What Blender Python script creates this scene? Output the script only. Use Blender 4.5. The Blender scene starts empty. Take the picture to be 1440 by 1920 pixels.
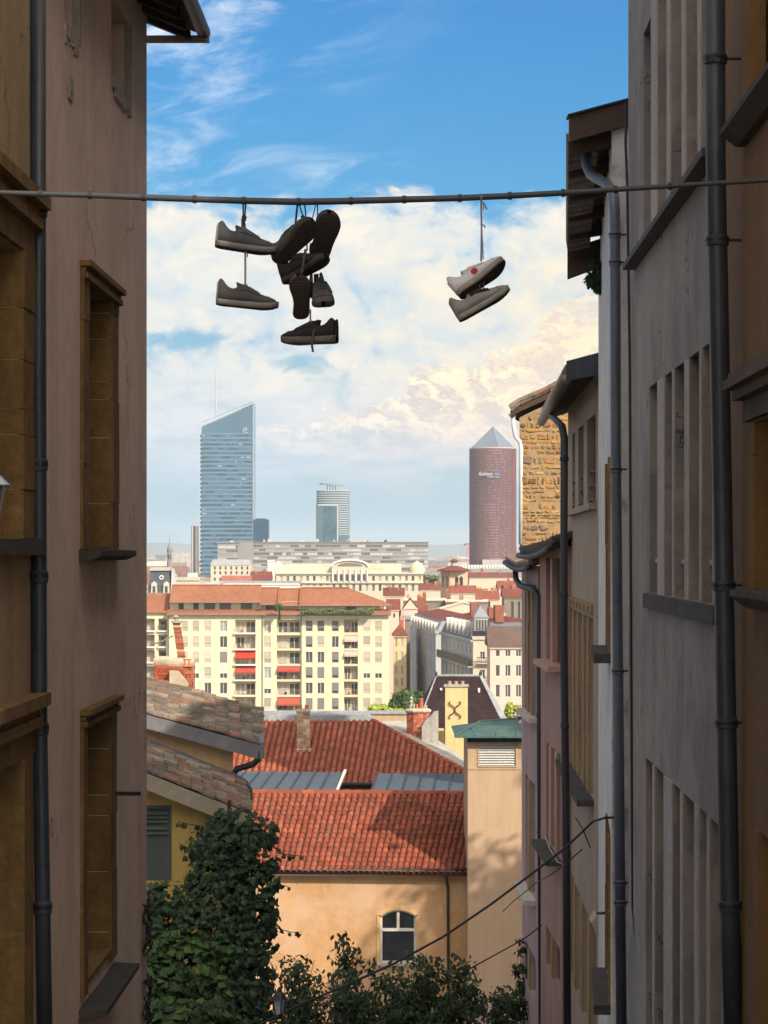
import bpy, bmesh, math, random
from mathutils import Vector, Matrix
R = math.radians
random.seed(7)
S = bpy.context.scene
C = S.collection

# ------------------------------------------------------------------ camera
EYE = 40.0                      # eye height above the city plain
F = 4600.0                      # focal length in photograph pixels (long lens)
HX, HY = 720.0, 1035.0          # where the level line of sight meets the picture
cam = bpy.data.objects.new('camera', bpy.data.cameras.new('camera'))
C.objects.link(cam)
cam.data.sensor_fit = 'VERTICAL'; cam.data.sensor_height = 36.0
cam.data.lens = F / 1920 * 36
cam.data.shift_y = (HY - 960) / 1920
cam.data.clip_start = 0.5; cam.data.clip_end = 60000
cam.location = (0, 0, EYE); cam.rotation_euler = (R(90), 0, 0)
S.camera = cam

def P(px, py, Y):
    return Vector(((px - HX) / F * Y, Y, EYE - (py - HY) / F * Y))

# ------------------------------------------------------------------ light
SUN_AZ, SUN_EL = R(37), R(36)   # sun stands behind the viewer, to the right
to_sun = Vector((math.sin(SUN_AZ) * math.cos(SUN_EL), -math.cos(SUN_AZ) * math.cos(SUN_EL), math.sin(SUN_EL)))
sun = bpy.data.objects.new('sun', bpy.data.lights.new('sun', 'SUN'))
sun.data.energy = 4.1; sun.data.angle = R(0.9); sun.data.color = (1.0, 0.87, 0.70)
sun.rotation_euler = to_sun.to_track_quat('Z', 'Y').to_euler()
sun.location = (30, -40, 90)
C.objects.link(sun)
S.view_settings.view_transform = 'Standard'
S.view_settings.look = 'None'
S.view_settings.exposure = 0.6
S.view_settings.gamma = 1.0
S.view_settings.use_curve_mapping = False
S.render.engine = 'CYCLES'
S.cycles.use_denoising = True
S.cycles.max_bounces = 5; S.cycles.diffuse_bounces = 4; S.cycles.glossy_bounces = 2
S.cycles.use_adaptive_sampling = True; S.cycles.adaptive_threshold = 0.02
S.cycles.volume_bounces = 0

def lin(r, g, b):
    f = lambda c: (c / 255 / 12.92) if c <= 10.3 else ((c / 255 + 0.055) / 1.055) ** 2.4
    return (f(r), f(g), f(b), 1.0)

# ------------------------------------------------------------------ node helper: write shader maths as expressions
class X:
    tree = None
    def __init__(s, k): s.k = k
    def _m(s, op, *o, clamp=False):
        n = X.tree.nodes.new('ShaderNodeMath'); n.operation = op; n.use_clamp = clamp
        for i, v in enumerate((s,) + o):
            if isinstance(v, X): X.tree.links.new(v.k, n.inputs[i])
            else: n.inputs[i].default_value = v
        return X(n.outputs[0])
    def __add__(s, o): return s._m('ADD', o)
    __radd__ = __add__
    def __sub__(s, o): return s._m('SUBTRACT', o)
    def __rsub__(s, o): return (s * -1) + o
    def __mul__(s, o): return s._m('MULTIPLY', o)
    __rmul__ = __mul__
    def __truediv__(s, o): return s._m('DIVIDE', o)
    def max(s, o): return s._m('MAXIMUM', o)
    def min(s, o): return s._m('MINIMUM', o)
    def abs(s): return s._m('ABSOLUTE')
    def pow(s, o): return s._m('POWER', o)
    def clamp(s): return s._m('ADD', 0.0, clamp=True)
    def exp(s): return s._m('EXPONENT')
    def step(s, a, b, lo=0.0, hi=1.0):
        n = X.tree.nodes.new('ShaderNodeMapRange'); n.interpolation_type = 'SMOOTHSTEP'
        X.tree.links.new(s.k, n.inputs[0])
        for i, v in ((1, a), (2, b), (3, lo), (4, hi)): n.inputs[i].default_value = v
        return X(n.outputs[0])
def vec(x, y, z=0.0):
    n = X.tree.nodes.new('ShaderNodeCombineXYZ')
    for i, v in enumerate((x, y, z)):
        if isinstance(v, X): X.tree.links.new(v.k, n.inputs[i])
        else: n.inputs[i].default_value = v
    return X(n.outputs[0])
def noise(v, scale, detail=4.0, rough=0.55, dist=0.0, lac=2.0, col=False):
    n = X.tree.nodes.new('ShaderNodeTexNoise')
    if v is not None: X.tree.links.new(v.k, n.inputs['Vector'])
    n.inputs['Scale'].default_value = scale; n.inputs['Detail'].default_value = detail
    n.inputs['Roughness'].default_value = rough; n.inputs['Distortion'].default_value = dist
    n.inputs['Lacunarity'].default_value = lac
    return X(n.outputs['Color' if col else 0])
def voro(v, scale, feature='F1', out='Distance', rnd=1.0, smooth=0.5):
    n = X.tree.nodes.new('ShaderNodeTexVoronoi'); n.feature = feature
    X.tree.links.new(v.k, n.inputs['Vector']); n.inputs['Scale'].default_value = scale
    n.inputs['Randomness'].default_value = rnd
    if feature == 'SMOOTH_F1': n.inputs['Smoothness'].default_value = smooth
    return X(n.outputs[out])
def ramp(f, stops, interp='LINEAR'):
    n = X.tree.nodes.new('ShaderNodeValToRGB'); n.color_ramp.interpolation = interp
    X.tree.links.new(f.k, n.inputs[0])
    el = n.color_ramp.elements
    while len(el) < len(stops): el.new(0.5)
    for e, (p, c) in zip(el, stops): e.position = p; e.color = c
    return X(n.outputs[0])
def mix(f, a, b, mode='MIX'):
    n = X.tree.nodes.new('ShaderNodeMix'); n.data_type = 'RGBA'; n.blend_type = mode
    n.clamp_factor = True
    for i, v in ((0, f), (6, a), (7, b)):
        if isinstance(v, X): X.tree.links.new(v.k, n.inputs[i])
        else: n.inputs[i].default_value = v
    return X(n.outputs[2])
def sep(v):
    n = X.tree.nodes.new('ShaderNodeSeparateXYZ'); X.tree.links.new(v.k, n.inputs[0])
    return [X(o) for o in n.outputs]

# ------------------------------------------------------------------ sky
W = bpy.data.worlds.new('World'); S.world = W; W.use_nodes = True
W.cycles.sampling_method = 'MANUAL'; W.cycles.sample_map_resolution = 256
X.tree = W.node_tree; X.tree.nodes.clear()
n = X.tree.nodes.new('ShaderNodeTexCoord'); gen = X(n.outputs['Generated'])
gx, gy, gz = sep(gen)
az = gx._m('ARCTAN2', gy) * 57.2958                 # degrees right of the street axis
el = gz._m('ARCSINE') * 57.2958                     # degrees above the horizon
sky = X.tree.nodes.new('ShaderNodeTexSky'); sky.sky_type = 'NISHITA'; sky.sun_disc = False
sky.sun_elevation = SUN_EL; sky.sun_rotation = math.pi - SUN_AZ
sky.altitude = 200; sky.air_density = 1.1; sky.dust_density = 0.6; sky.ozone_density = 2.0
skyc = X(sky.outputs[0])
tint = ramp((el / 40).clamp(), [(0.0, (0.80, 0.92, 1.08, 1)), (0.10, (0.62, .84, 1.08, 1)), (0.2, (0.30, .83, 1.20, 1)), (0.30, (0.22, .80, 1.27, 1)), (0.55, (0.5, .8, 1.2, 1)), (1.0, (0.85, .95, 1.1, 1))])
K_SKY = 0.072
clear = mix(1.0, skyc, tint, 'MULTIPLY')
clear = mix(1.0, clear, (K_SKY, K_SKY, K_SKY, 1), 'MULTIPLY')
# clouds, on coordinates stretched with height so that they flatten towards the horizon
q = vec(az, el * 1.55)
warp = noise(q, 0.35, 3, col=True); wx, wy, wz = sep(warp)
q2 = vec(az + (wx - 0.5) * 2.2, el * 1.5 + (wy - 0.5) * 1.8)
def blob(a0, e0, ra, re, amp=1.0):
    return ((((az - a0) / ra).pow(2.0) + ((el - e0) / re).pow(2.0)) * -1).exp() * amp
# high veil: long thin streaks
qs = vec(az * 0.30 + el * 0.16, el * 1.1 - az * 0.22)
cir = noise(qs, 1.1, 7, 0.62, 0.6)
cirm = cir.step(0.42, 0.78) * (blob(-5.0, 11.7, 3.4, 1.5, 1.2) + blob(-3.4, 13.4, 3.0, 1.3, 1.1) + blob(-4.5, 8.7, 2.4, .9, .9) + blob(-0.6, 8.75, 1.4, .35, 1.2) + blob(-6, 9.9, 2.0, .7, .6) + el.step(13, 22) * 0.5)
# cloud deck
fb = noise(q2, 0.62, 8, 0.56)
fine = noise(q2, 2.6, 5, 0.6)
deck = fb + (fine - .5) * 0.16 + (el * -1).step(-9.0, -7.2, -0.30, 0.17) \
    + blob(4.0, 5.6, 3.2, 1.7, .34) + blob(-5.2, 6.4, 3.5, 1.3, .10) - blob(-4.6, 4.95, 1.3, .25, .30) \
    - blob(-1.8, 4.3, 1.2, .30, .20) + blob(1.0, 8.1, 2.6, .3, .12) - blob(1.4, 6.75, .9, .30, .16) - blob(4.0, 7.55, 2.2, .25, .12) + el.step(14, 30, 0, 0.17) + az.abs().step(20, 60, 0, .14)
dm = deck.step(0.40, 0.66)
# cumulus heap: puffs from rounded cells, three sizes, strongly warped so that no lattice shows
big = noise(q, 0.9, 5, .6, col=True); bx, by, bz = sep(big)
n3 = noise(q, 4.2, 4, .6, col=True); tx, ty, tz = sep(n3)
def puffs(da, de):
    c = vec(az + (bx - .5) * 2.6 + (tx - .5) * .35 + da, el * 1.3 + (by - .5) * 2.0 + (ty - .5) * .35 + de)
    return (1 - voro(c, .62, 'F1') * 1.1, 1 - voro(c, 1.7, 'F1') * 1.1, 1 - voro(c, 4.0, 'F1') * 1.1)
p1, p2, p3 = puffs(0, 0)
o1, o2, o3 = puffs(.10, .15)
edge = 3.5 + az.step(-2.8, -0.4, 0, .55) + az.step(-.2, 1.2, 0, .75) + az.step(1.4, 5.0, 0, 1.9)
heap = (edge - el) * 0.8 + p1 * 0.85 + p2 * 0.36 + p3 * .12 - 0.95
hm = heap.step(0.02, 0.16) * az.step(-3.3, -2.2) * el.step(1.5, 3.0)
light = ((o1 - p1) * -2.4 + (o2 - p2) * -1.7 + (o3 - p3) * -.8 + bz * .5 + .18).clamp()
# colours of sunlit cloud: whiter to the left and above, warm to the right, greyer low down
warm = ((az + 3.0) / 8.0).clamp() * el.step(8.5, 6.0)
lit = mix(warm, lin(242, 230, 210), lin(252, 229, 188))
strk = noise(vec(az * .35, el * 1.6), 1.3, 6, .6)
lowc = mix(az.step(-4, 4), lin(208, 212, 220), lin(228, 212, 204))
lowc = mix(strk.step(.38, .56, .55, 0), lowc, lin(158, 186, 204))
deckc = mix((fb * 2.1 - .60 + (fine - .5) * .5).clamp(), lin(178, 198, 214), lit)
deckc = mix(el.step(2.6, 4.6, 0.85, 0), deckc, lowc)
hshade = mix(warm, lin(188, 190, 198), lin(222, 198, 178))
hlit = mix(warm, lin(255, 240, 220), lin(255, 230, 184))
heapc = mix(light, hshade, hlit)
heapc = mix(el.step(2.0, 3.9, 0.8, 0), heapc, lowc)
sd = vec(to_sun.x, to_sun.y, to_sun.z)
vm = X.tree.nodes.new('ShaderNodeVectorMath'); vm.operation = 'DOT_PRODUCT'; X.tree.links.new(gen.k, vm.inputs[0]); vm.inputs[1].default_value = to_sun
glow = X(vm.outputs['Value']).max(0.0).pow(1.5) * 5.2 + 1.0      # clouds on the sun's side, out of view, boosted to light the alley
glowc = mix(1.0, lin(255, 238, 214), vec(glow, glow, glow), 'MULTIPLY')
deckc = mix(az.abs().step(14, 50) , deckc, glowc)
col = mix((cirm * .75).clamp(), clear, lin(214, 224, 236))
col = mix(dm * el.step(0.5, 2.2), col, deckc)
col = mix(hm * az.step(5.5, 2.5, .45, .9), col, heapc)
# low air near the horizon
col = mix(el.step(0.3, 3.2, 0.8, 0.0), col, lin(134, 178, 208))
col = mix(1.0, col, (.84, .84, .84, 1), 'MULTIPLY')
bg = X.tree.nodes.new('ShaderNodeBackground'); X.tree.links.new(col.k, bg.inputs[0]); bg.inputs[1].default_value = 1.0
out = X.tree.nodes.new('ShaderNodeOutputWorld'); X.tree.links.new(bg.outputs[0], out.inputs[0])
# ------------------------------------------------------------------ materials
MATS = {}
def col4(c): return lin(*c) if max(c[:3]) > 1.0 else (c[0], c[1], c[2], 1.0)
def _attr(name):
    n = X.tree.nodes.new('ShaderNodeAttribute'); n.attribute_name = name
    return X(n.outputs['Fac'])
def mat(name, col, rough=0.85, pal=None, var=0.18, vs=0.9, fine=0.10, fs=9.0, bump=0.2, bs=26.0, streak=0.0, ss=3.0, metal=0.0, spec=0.3, blotch=None, grime=None, patch=None, crack=0.0):
    """procedural surface: base colour or palette picked per piece, broad and fine mottling, vertical run-off streaks, stains"""
    if name in MATS: return MATS[name]
    m = bpy.data.materials.new(name); m.use_nodes = True; MATS[name] = m
    X.tree = m.node_tree
    b = m.node_tree.nodes['Principled BSDF']
    g = X.tree.nodes.new('ShaderNodeNewGeometry'); pos = X(g.outputs['Position'])
    px, py, pz = sep(pos)
    if pal:
        oi = X.tree.nodes.new('ShaderNodeObjectInfo')
        r = (X(oi.outputs['Random']) * 7.31 + _attr('rnd') * 5.77)._m('FRACT')
        base = ramp(r, [(i / len(pal), col4(c)) for i, c in enumerate(pal)], 'CONSTANT')
        r2 = (r * 13.7)._m('FRACT')
        base = mix(1.0, base, ramp(r2, [(0, (.78, .78, .78, 1)), (1, (1.18, 1.16, 1.14, 1))]), 'MULTIPLY')
    else:
        base = X(X.tree.nodes.new('ShaderNodeRGB').outputs[0]); base.k.default_value = col4(col)
    if var:
        nz = noise(pos, vs, 5, .6)
        base = mix(1.0, base, ramp(nz, [(.25, (1 - var,) * 3 + (1,)), (.75, (1 + var,) * 3 + (1,))]), 'MULTIPLY')
    if fine:
        nf = noise(pos, fs, 5, .65)
        base = mix(1.0, base, ramp(nf, [(.3, (1 - fine,) * 3 + (1,)), (.7, (1 + fine,) * 3 + (1,))]), 'MULTIPLY')
    if streak:
        nsx = noise(vec(px * ss, py * ss, pz * .22), 1.4, 6, .62)
        base = mix(1.0, base, ramp(nsx, [(.32, (1 - streak,) * 3 + (1,)), (.62, (1 + streak * .35,) * 3 + (1,))]), 'MULTIPLY')
    if blotch:
        bc, bsz, lo, hi, amt = blotch
        nb = noise(pos, bsz, 7, .62, .4)
        base = mix(nb.step(lo, hi, 0, amt), base, col4(bc))
    if grime:
        gc, gz, lo, hi, amt = grime
        ng = noise(vec(px * gz, py * gz, pz * gz * .18), 1.0, 6, .65)
        base = mix(ng.step(lo, hi, 0, amt), base, col4(gc))
    if patch:
        bc, bsz, lo, hi, amt = patch
        base = mix(noise(pos, bsz, 3, .5, .8).step(lo, hi, 0, amt), base, col4(bc))
    if crack:
        wv = noise(pos, 1.7, 4, .6, col=True); ax_, ay_, az_ = sep(wv)
        cp = vec(px + (ax_ - .5) * .9, py + (ay_ - .5) * .9, pz + (az_ - .5) * 1.3)
        ln_ = voro(cp, .55, 'DISTANCE_TO_EDGE'); msk = noise(pos, .45, 2).step(.50, .60)
        base = mix(ln_.step(.0015, .011, crack, 0) * msk, base, (.05, .04, .035, 1))
    X.tree.links.new(base.k, b.inputs['Base Color'])
    b.inputs['Roughness'].default_value = rough; b.inputs['Metallic'].default_value = metal
    b.inputs['Specular IOR Level'].default_value = spec
    if bump:
        hgt = noise(pos, bs, 4, .6)
        bn = X.tree.nodes.new('ShaderNodeBump'); bn.inputs['Strength'].default_value = bump; bn.inputs['Distance'].default_value = .35 / bs
        X.tree.links.new(hgt.k, bn.inputs['Height']); X.tree.links.new(bn.outputs[0], b.inputs['Normal'])
    return m
def leafmat(name, pal):
    m = mat(name, (.05, .08, .02), rough=.5, pal=pal, var=.25, vs=.6, fine=0, bump=0, spec=.2)
    b = m.node_tree.nodes['Principled BSDF']
    b.inputs['Transmission Weight'].default_value = 0.0
    return m

# ------------------------------------------------------------------ meshes
class Fr:
    """a wall plane: s runs along it, z is height, d stands out of it"""
    def __init__(s, a, b, flip=False):
        s.o = Vector((a[0], a[1], 0)); e = Vector((b[0], b[1], 0))
        s.len = (e - s.o).length; s.u = (e - s.o).normalized()
        s.n = Vector((s.u.y, -s.u.x, 0)) * (-1 if flip else 1)
    def p(s, a, z, d=0.0): return s.o + s.u * a + s.n * d + Vector((0, 0, z))
    def hit(s, px, py):
        r = Vector(((px - HX) / F, 1, -(py - HY) / F)); c = Vector((0, 0, EYE))
        t = (s.o - c).dot(s.n) / r.dot(s.n); q = c + r * t
        return (q - s.o).dot(s.u), q.z
    def s_(s, px): return s.hit(px, HY)[0]
class MB:
    def __init__(s): s.v = []; s.f = []; s.r = []; s.cr = 0.0
    def add(s, pts, faces):
        k = len(s.v); s.v += [tuple(p) for p in pts]; s.f += [tuple(k + i for i in f) for f in faces]; s.r += [s.cr] * len(faces); return s
    def quad(s, a, b, c, d): return s.add((a, b, c, d), ((0, 1, 2, 3),))
    def hexa(s, p):                # 4 bottom, 4 top
        return s.add(p, ((3, 2, 1, 0), (4, 5, 6, 7), (0, 1, 5, 4), (1, 2, 6, 5), (2, 3, 7, 6), (3, 0, 4, 7)))
    def fbox(s, f, s0, s1, z0, z1, d0, d1):
        return s.hexa([f.p(s0, z0, d0), f.p(s1, z0, d0), f.p(s1, z0, d1), f.p(s0, z0, d1), f.p(s0, z1, d0), f.p(s1, z1, d0), f.p(s1, z1, d1), f.p(s0, z1, d1)])
    def box(s, x0, x1, y0, y1, z0, z1):
        return s.hexa([Vector(q) for q in ((x0, y0, z0), (x1, y0, z0), (x1, y1, z0), (x0, y1, z0), (x0, y0, z1), (x1, y0, z1), (x1, y1, z1), (x0, y1, z1))])
    def prism(s, poly, ex):        # polygon extruded along ex
        n = len(poly); q = [Vector(p) + Vector(ex) for p in poly]
        return s.add(list(poly) + q, [tuple(range(n))[::-1], tuple(range(n, 2 * n))] + [(i, (i + 1) % n, n + (i + 1) % n, n + i) for i in range(n)])
    def tube(s, pts, r, seg=8, cap=True):
        pts = [Vector(p) for p in pts]; rs = r if isinstance(r, (list, tuple)) else [r] * len(pts); ring = []
        up = None
        for i, p in enumerate(pts):
            t = (pts[min(i + 1, len(pts) - 1)] - pts[max(i - 1, 0)]).normalized()
            if up is None:
                a = Vector((0, 0, 1)) if abs(t.z) < .9 else Vector((1, 0, 0)); up = (a - t * a.dot(t)).normalized()
            else: up = (up - t * up.dot(t)).normalized()
            w = t.cross(up)
            ring += [p + (up * math.cos(6.28319 * k / seg) + w * math.sin(6.28319 * k / seg)) * rs[i] for k in range(seg)]
        fs = [(i * seg + k, i * seg + (k + 1) % seg, (i + 1) * seg + (k + 1) % seg, (i + 1) * seg + k) for i in range(len(pts) - 1) for k in range(seg)]
        if cap: fs += [tuple(range(seg))[::-1], tuple(range((len(pts) - 1) * seg, len(pts) * seg))]
        return s.add(ring, fs)
    def lathe(s, c, prof, seg=12, rot=0.0):   # prof: (radius, z)
        c = Vector(c); ring = [c + Vector((math.cos(6.28319 * k / seg + rot) * r, math.sin(6.28319 * k / seg + rot) * r, z)) for r, z in prof for k in range(seg)]
        fs = [(i * seg + k, i * seg + (k + 1) % seg, (i + 1) * seg + (k + 1) % seg, (i + 1) * seg + k) for i in range(len(prof) - 1) for k in range(seg)]
        return s.add(ring, fs + [tuple(range(seg))[::-1], tuple(range((len(prof) - 1) * seg, len(prof) * seg))])
    def wall(s, f, s0, s1, z0, z1, holes=(), depth=.15, back=True):
        """front face pierced by holes (a, b, z0, z1), with reveals of the given depth"""
        ss = sorted({s0, s1} | {min(max(v, s0), s1) for h in holes for v in h[:2]}); zs = sorted({z0, z1} | {min(max(v, z0), z1) for h in holes for v in h[2:4]})
        for a, b in zip(ss, ss[1:]):
            for c, d in zip(zs, zs[1:]):
                mx, mz = (a + b) / 2, (c + d) / 2
                if b - a < 1e-4 or d - c < 1e-4 or any(h[0] < mx < h[1] and h[2] < mz < h[3] for h in holes): continue
                s.quad(f.p(a, c), f.p(b, c), f.p(b, d), f.p(a, d))
        for h in holes:
            a, b, c, d = h[:4]; e = -(h[4] if len(h) > 4 else depth)
            s.quad(f.p(a, c), f.p(a, d), f.p(a, d, e), f.p(a, c, e)); s.quad(f.p(b, c), f.p(b, d), f.p(b, d, e), f.p(b, c, e))
            s.quad(f.p(a, c), f.p(b, c), f.p(b, c, e), f.p(a, c, e)); s.quad(f.p(a, d), f.p(b, d), f.p(b, d, e), f.p(a, d, e))
        return s
    def body(s, f, s0, s1, z0, z1, D, front=False):   # the other sides of a block of depth D behind the wall plane
        a, b, c, d = f.p(s0, z0), f.p(s1, z0), f.p(s1, z0, -D), f.p(s0, z0, -D); h = Vector((0, 0, z1 - z0))
        s.quad(b, c, c + h, b + h); s.quad(c, d, d + h, c + h); s.quad(d, a, a + h, d + h); s.quad(a + h, b + h, c + h, d + h)
        if front: s.quad(a, b, b + h, a + h)
        return s
    def mesh(s, name, m=None, smooth=False):
        me = bpy.data.meshes.new(name); me.from_pydata(s.v, [], s.f)
        if any(s.r):
            at = me.attributes.new('rnd', 'FLOAT', 'FACE'); at.data.foreach_set('value', s.r)
        if smooth: me.polygons.foreach_set('use_smooth', [True] * len(me.polygons))
        if m: me.materials.append(m)
        me.update(); return me
    def build(s, name, m, parent=None, smooth=False, kind=None, label=None):
        return obj(name, s.mesh(name, m, smooth), parent, kind, label)
def obj(name, me, parent=None, kind=None, label=None, mw=None):
    o = bpy.data.objects.new(name, me); C.objects.link(o)
    if parent is not None:
        o.parent = parent
        if parent.parent is None: o.matrix_parent_inverse = PINV[parent.name]
        else: o.matrix_parent_inverse = PINV[parent.parent.name] if parent.name not in PINV else PINV[parent.name]
    if mw is not None: o.matrix_basis = mw
    PINV[o.name] = (PINV[parent.name] if parent is not None and False else (mw.inverted() if mw is not None else Matrix()))
    if kind: o['kind'] = kind
    if label: o['label'] = label
    return o
PINV = {}
def thing(name, label, cat, loc=(0, 0, 0), group=None):
    o = bpy.data.objects.new(name, None); C.objects.link(o); o.location = loc; o.empty_display_size = .3
    o['label'] = label; o['category'] = cat
    if group: o['group'] = group
    PINV[o.name] = Matrix.Translation(Vector(loc)).inverted()
    return o
def tag(o, label, cat, group=None):
    o['label'] = label; o['category'] = cat
    if group: o['group'] = group
    return o
def inst(name, me, parent, mw):   # a piece sharing its mesh, placed by a world matrix
    return obj(name, me, parent, mw=mw)
def mrot(x, y, z, o):             # matrix from three axes and an origin
    m = Matrix.Identity(4)
    for i, a in enumerate((x, y, z)):
        for k in range(3): m[k][i] = a[k]
    for k in range(3): m[k][3] = o[k]
    return m
def jit(a): return random.uniform(-a, a)

# shared palette ------------------------------------------------------------
GLASS = mat('dark_glass', (.018, .022, .028), rough=.12, var=.3, vs=.5, fine=0, bump=0, spec=.6)
GLASSB = mat('blue_glass', (.03, .06, .11), rough=.15, var=.3, vs=.3, fine=0, bump=0, spec=.6)
ZINC = mat('dark_zinc', (.048, .056, .068), rough=.42, var=.22, vs=1.5, fine=.12, metal=.25, bump=.12, bs=8, streak=.2)
ZINCL = mat('pale_zinc', (.30, .32, .33), rough=.5, var=.2, vs=1.2, fine=.1, metal=.2, bump=.1, streak=.2)
BLACK = mat('black_metal', (.02, .02, .022), rough=.5, var=.2, fine=.1, bump=.05)
WHITE = mat('white_paint', (.60, .58, .54), rough=.6, var=.06, fine=.05, bump=.05)
OCHRE = mat('ochre_limestone', (.20, .12, .042), rough=.92, var=.28, vs=2.6, fine=.22, fs=14, bump=.7, bs=20, streak=.25, blotch=((.14, .085, .035), 5, .5, .7, .6))
DARKSTONE = mat('weathered_sill_stone', (.065, .057, .05), rough=.9, var=.25, vs=3, fine=.2, bump=.6, bs=18, blotch=((.045, .042, .04), 4, .45, .7, .7))
WOOD = mat('dark_roof_timber', (.055, .035, .025), rough=.85, var=.3, vs=2, fine=.2, bump=.4, bs=22)
DARKIN = mat('dark_interior', (.012, .011, .010), rough=.9, var=0, fine=0, bump=0, spec=.1)
# ================================================================== the ground
def ground_z(y):
    pts = [(-60, 44), (-10, 37), (12, 34.0), (30, 31.5), (60, 27), (90, 22.5), (140, 17), (220, 8), (330, 0), (60000, 0)]
    for (a, za), (b, zb) in zip(pts, pts[1:]):
        if y <= b: return za + (zb - za) * (y - a) / (b - a)
    return 0
g = MB(); ys = [-60, -30, -10, 12, 20, 30, 45, 60, 75, 90, 115, 140, 180, 220, 280, 330, 600, 1200, 3000, 9000, 30000]
xs = [-9000, -1500, -200, -60, -15, 0, 15, 60, 200, 1500, 9000]
for j, y in enumerate(ys):
    for x in xs: g.v.append((x * (1 if y < 3000 else y / 3000), y, ground_z(y)))
g.f = [(j * 11 + i, j * 11 + i + 1, (j + 1) * 11 + i + 1, (j + 1) * 11 + i) for j in range(len(ys) - 1) for i in range(10)]; g.r = [0] * len(g.f)
g.build('ground', mat('ground_earth_and_paving', (.13, .12, .105), var=.3, vs=.02, fine=.2, fs=.8, bump=.1), kind='structure')
al = MB()
for y0, y1 in zip(range(-24, 60, 4), range(-20, 64, 4)):
    al.hexa([Vector((x, y, ground_z(y) + h)) for h in (-.3, .02) for x, y in ((-3.1, y0), (4.3, y0), (4.3, y1), (-3.1, y1))])
al.build('alley_paving', mat('worn_alley_asphalt', (.075, .07, .065), var=.3, vs=.5, fine=.2, bump=.4), kind='structure')

# ================================================================== left side of the alley
L = Fr((-2.128 - .0152 * 40, 22 - 40), (-2.128, 22))      # s=0 behind the viewer, s=40 at the far corner
L.n = Vector((abs(L.n.x), -abs(L.n.y), 0))
PINKW = mat('faded_pink_render', (.78, .60, .49), patch=((.60, .50, .39), .55, .56, .60, .35), crack=.6, var=.14, vs=.55, fine=.08, fs=5, bump=.35, bs=24, streak=.09, ss=1.1, grime=((.36, .27, .23), .9, .52, .8, .55), blotch=((.66, .54, .42), .8, .5, .75, .6))
TANW = mat('tan_render', (.40, .29, .17), crack=.5, var=.18, vs=.8, fine=.1, bump=.3, streak=.16, ss=1.3, grime=((.22, .15, .09), 1.2, .5, .75, .6), blotch=((.47, .38, .28), .9, .5, .7, .5))
sb = L.s_(62)                                             # joint between the two houses, behind the downpipe
SE = L.len
def zof(f, px, py): return f.hit(px, py)[1]
def stones(f, parent, s0, s1, zs, d0, d1, m=OCHRE, name='stone_block', gap=.0022, prot=.006):
    for a, b in zip(zs, zs[1:]):
        w = jit(prot); mb = MB(); mb.cr = random.random()
        mb.fbox(f, s0 - abs(w), s1 + abs(w), min(a, b) + gap, max(a, b) - gap, d0, d1 + w); mb.build(name, m, parent)

# -- pink house
t = thing('pink_house', 'pink rendered house at the left of the alley with two ochre stone window frames', 'house', L.p(SE - 4, 34))
w1 = (L.s_(160), L.s_(205), zof(L, 205, 1035), zof(L, 205, 556))
w2 = (L.s_(157), L.s_(203), zof(L, 203, 1790), zof(L, 203, 1334))
w3 = (L.s_(209), L.s_(242), zof(L, 240, 200), 47.5)
w4 = (L.s_(121), L.s_(145), zof(L, 145, 85), 47.5)
vent = (L.s_(128), L.s_(133), zof(L, 133, 183), zof(L, 128, 150))
wl = MB(); wl.wall(L, sb + .003, SE, 30, 46.6, [w1, w2, w3[:3] + (44.45,), w4[:3] + (46.59,), vent], .22); wl.body(L, sb + .003, SE, 30, 46.6, 9)
wl.build('wall', PINKW, t)
def stone_window(f, par, w, near, far, ztop, zbot, joints, sill, depth=.22):
    a, b, c, d = w
    stones(f, par, b, far, joints, -depth, .028); stones(f, par, near, a, [joints[0], (joints[1] + joints[2]) / 2] + joints[3::2] + [joints[-1]], -depth, .028)
    stones(f, par, a + .004, b - .004, [c + .004, c + .05], -depth, .02)
    # lintel with three stepped mouldings
    for i, (z0, z1, e) in enumerate(((d, ztop - .13, .03), (ztop - .13, ztop - .085, .06), (ztop - .085, ztop - .045, .045), (ztop - .045, ztop, .085))):
        mb = MB(); mb.cr = random.random(); mb.fbox(f, near - (.02 if i == 3 else 0), far + (.02 if i == 3 else 0), z0 + .004, z1, -.2 if i == 0 else -.01, e)
        mb.build('lintel' if i == 0 else 'moulding', OCHRE, par)
    mb = MB(); z = zbot; mb.prism([f.p(near - .06, z, -.05), f.p(near - .06, z - .085, -.05), f.p(near - .06, z - .085, .08), f.p(near - .06, z - .05, sill), f.p(near - .06, z - .01, sill)], f.u * (far - near + .12))
    mb.build('sill', DARKSTONE, par)
    gl = MB(); gl.fbox(f, a, b, c, d, -depth - .06, -depth - .02); g_ = gl.build('window', BLACK, par)
    p = MB(); p.fbox(f, a + .06, b - .06, c + .06, (c + d) / 2 - .03, -depth - .03, -depth - .012); p.fbox(f, a + .06, b - .06, (c + d) / 2 + .03, d - .06, -depth - .03, -depth - .012)
    p.build('pane', GLASS, g_, kind='stuff')
j1 = [zof(L, 211, y) for y in (1030, 945, 823, 752, 718, 640, 592, 556)]
stone_window(L, t, w1, L.s_(150), L.s_(217), zof(L, 217, 545), zof(L, 217, 1030), j1, .16)
j2 = [zof(L, 209, y) for y in (1795, 1740, 1628, 1524, 1486, 1400, 1334)]
stone_window(L, t, w2, L.s_(150), L.s_(213), zof(L, 213, 1302), zof(L, 213, 1806), j2, .20)
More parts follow.
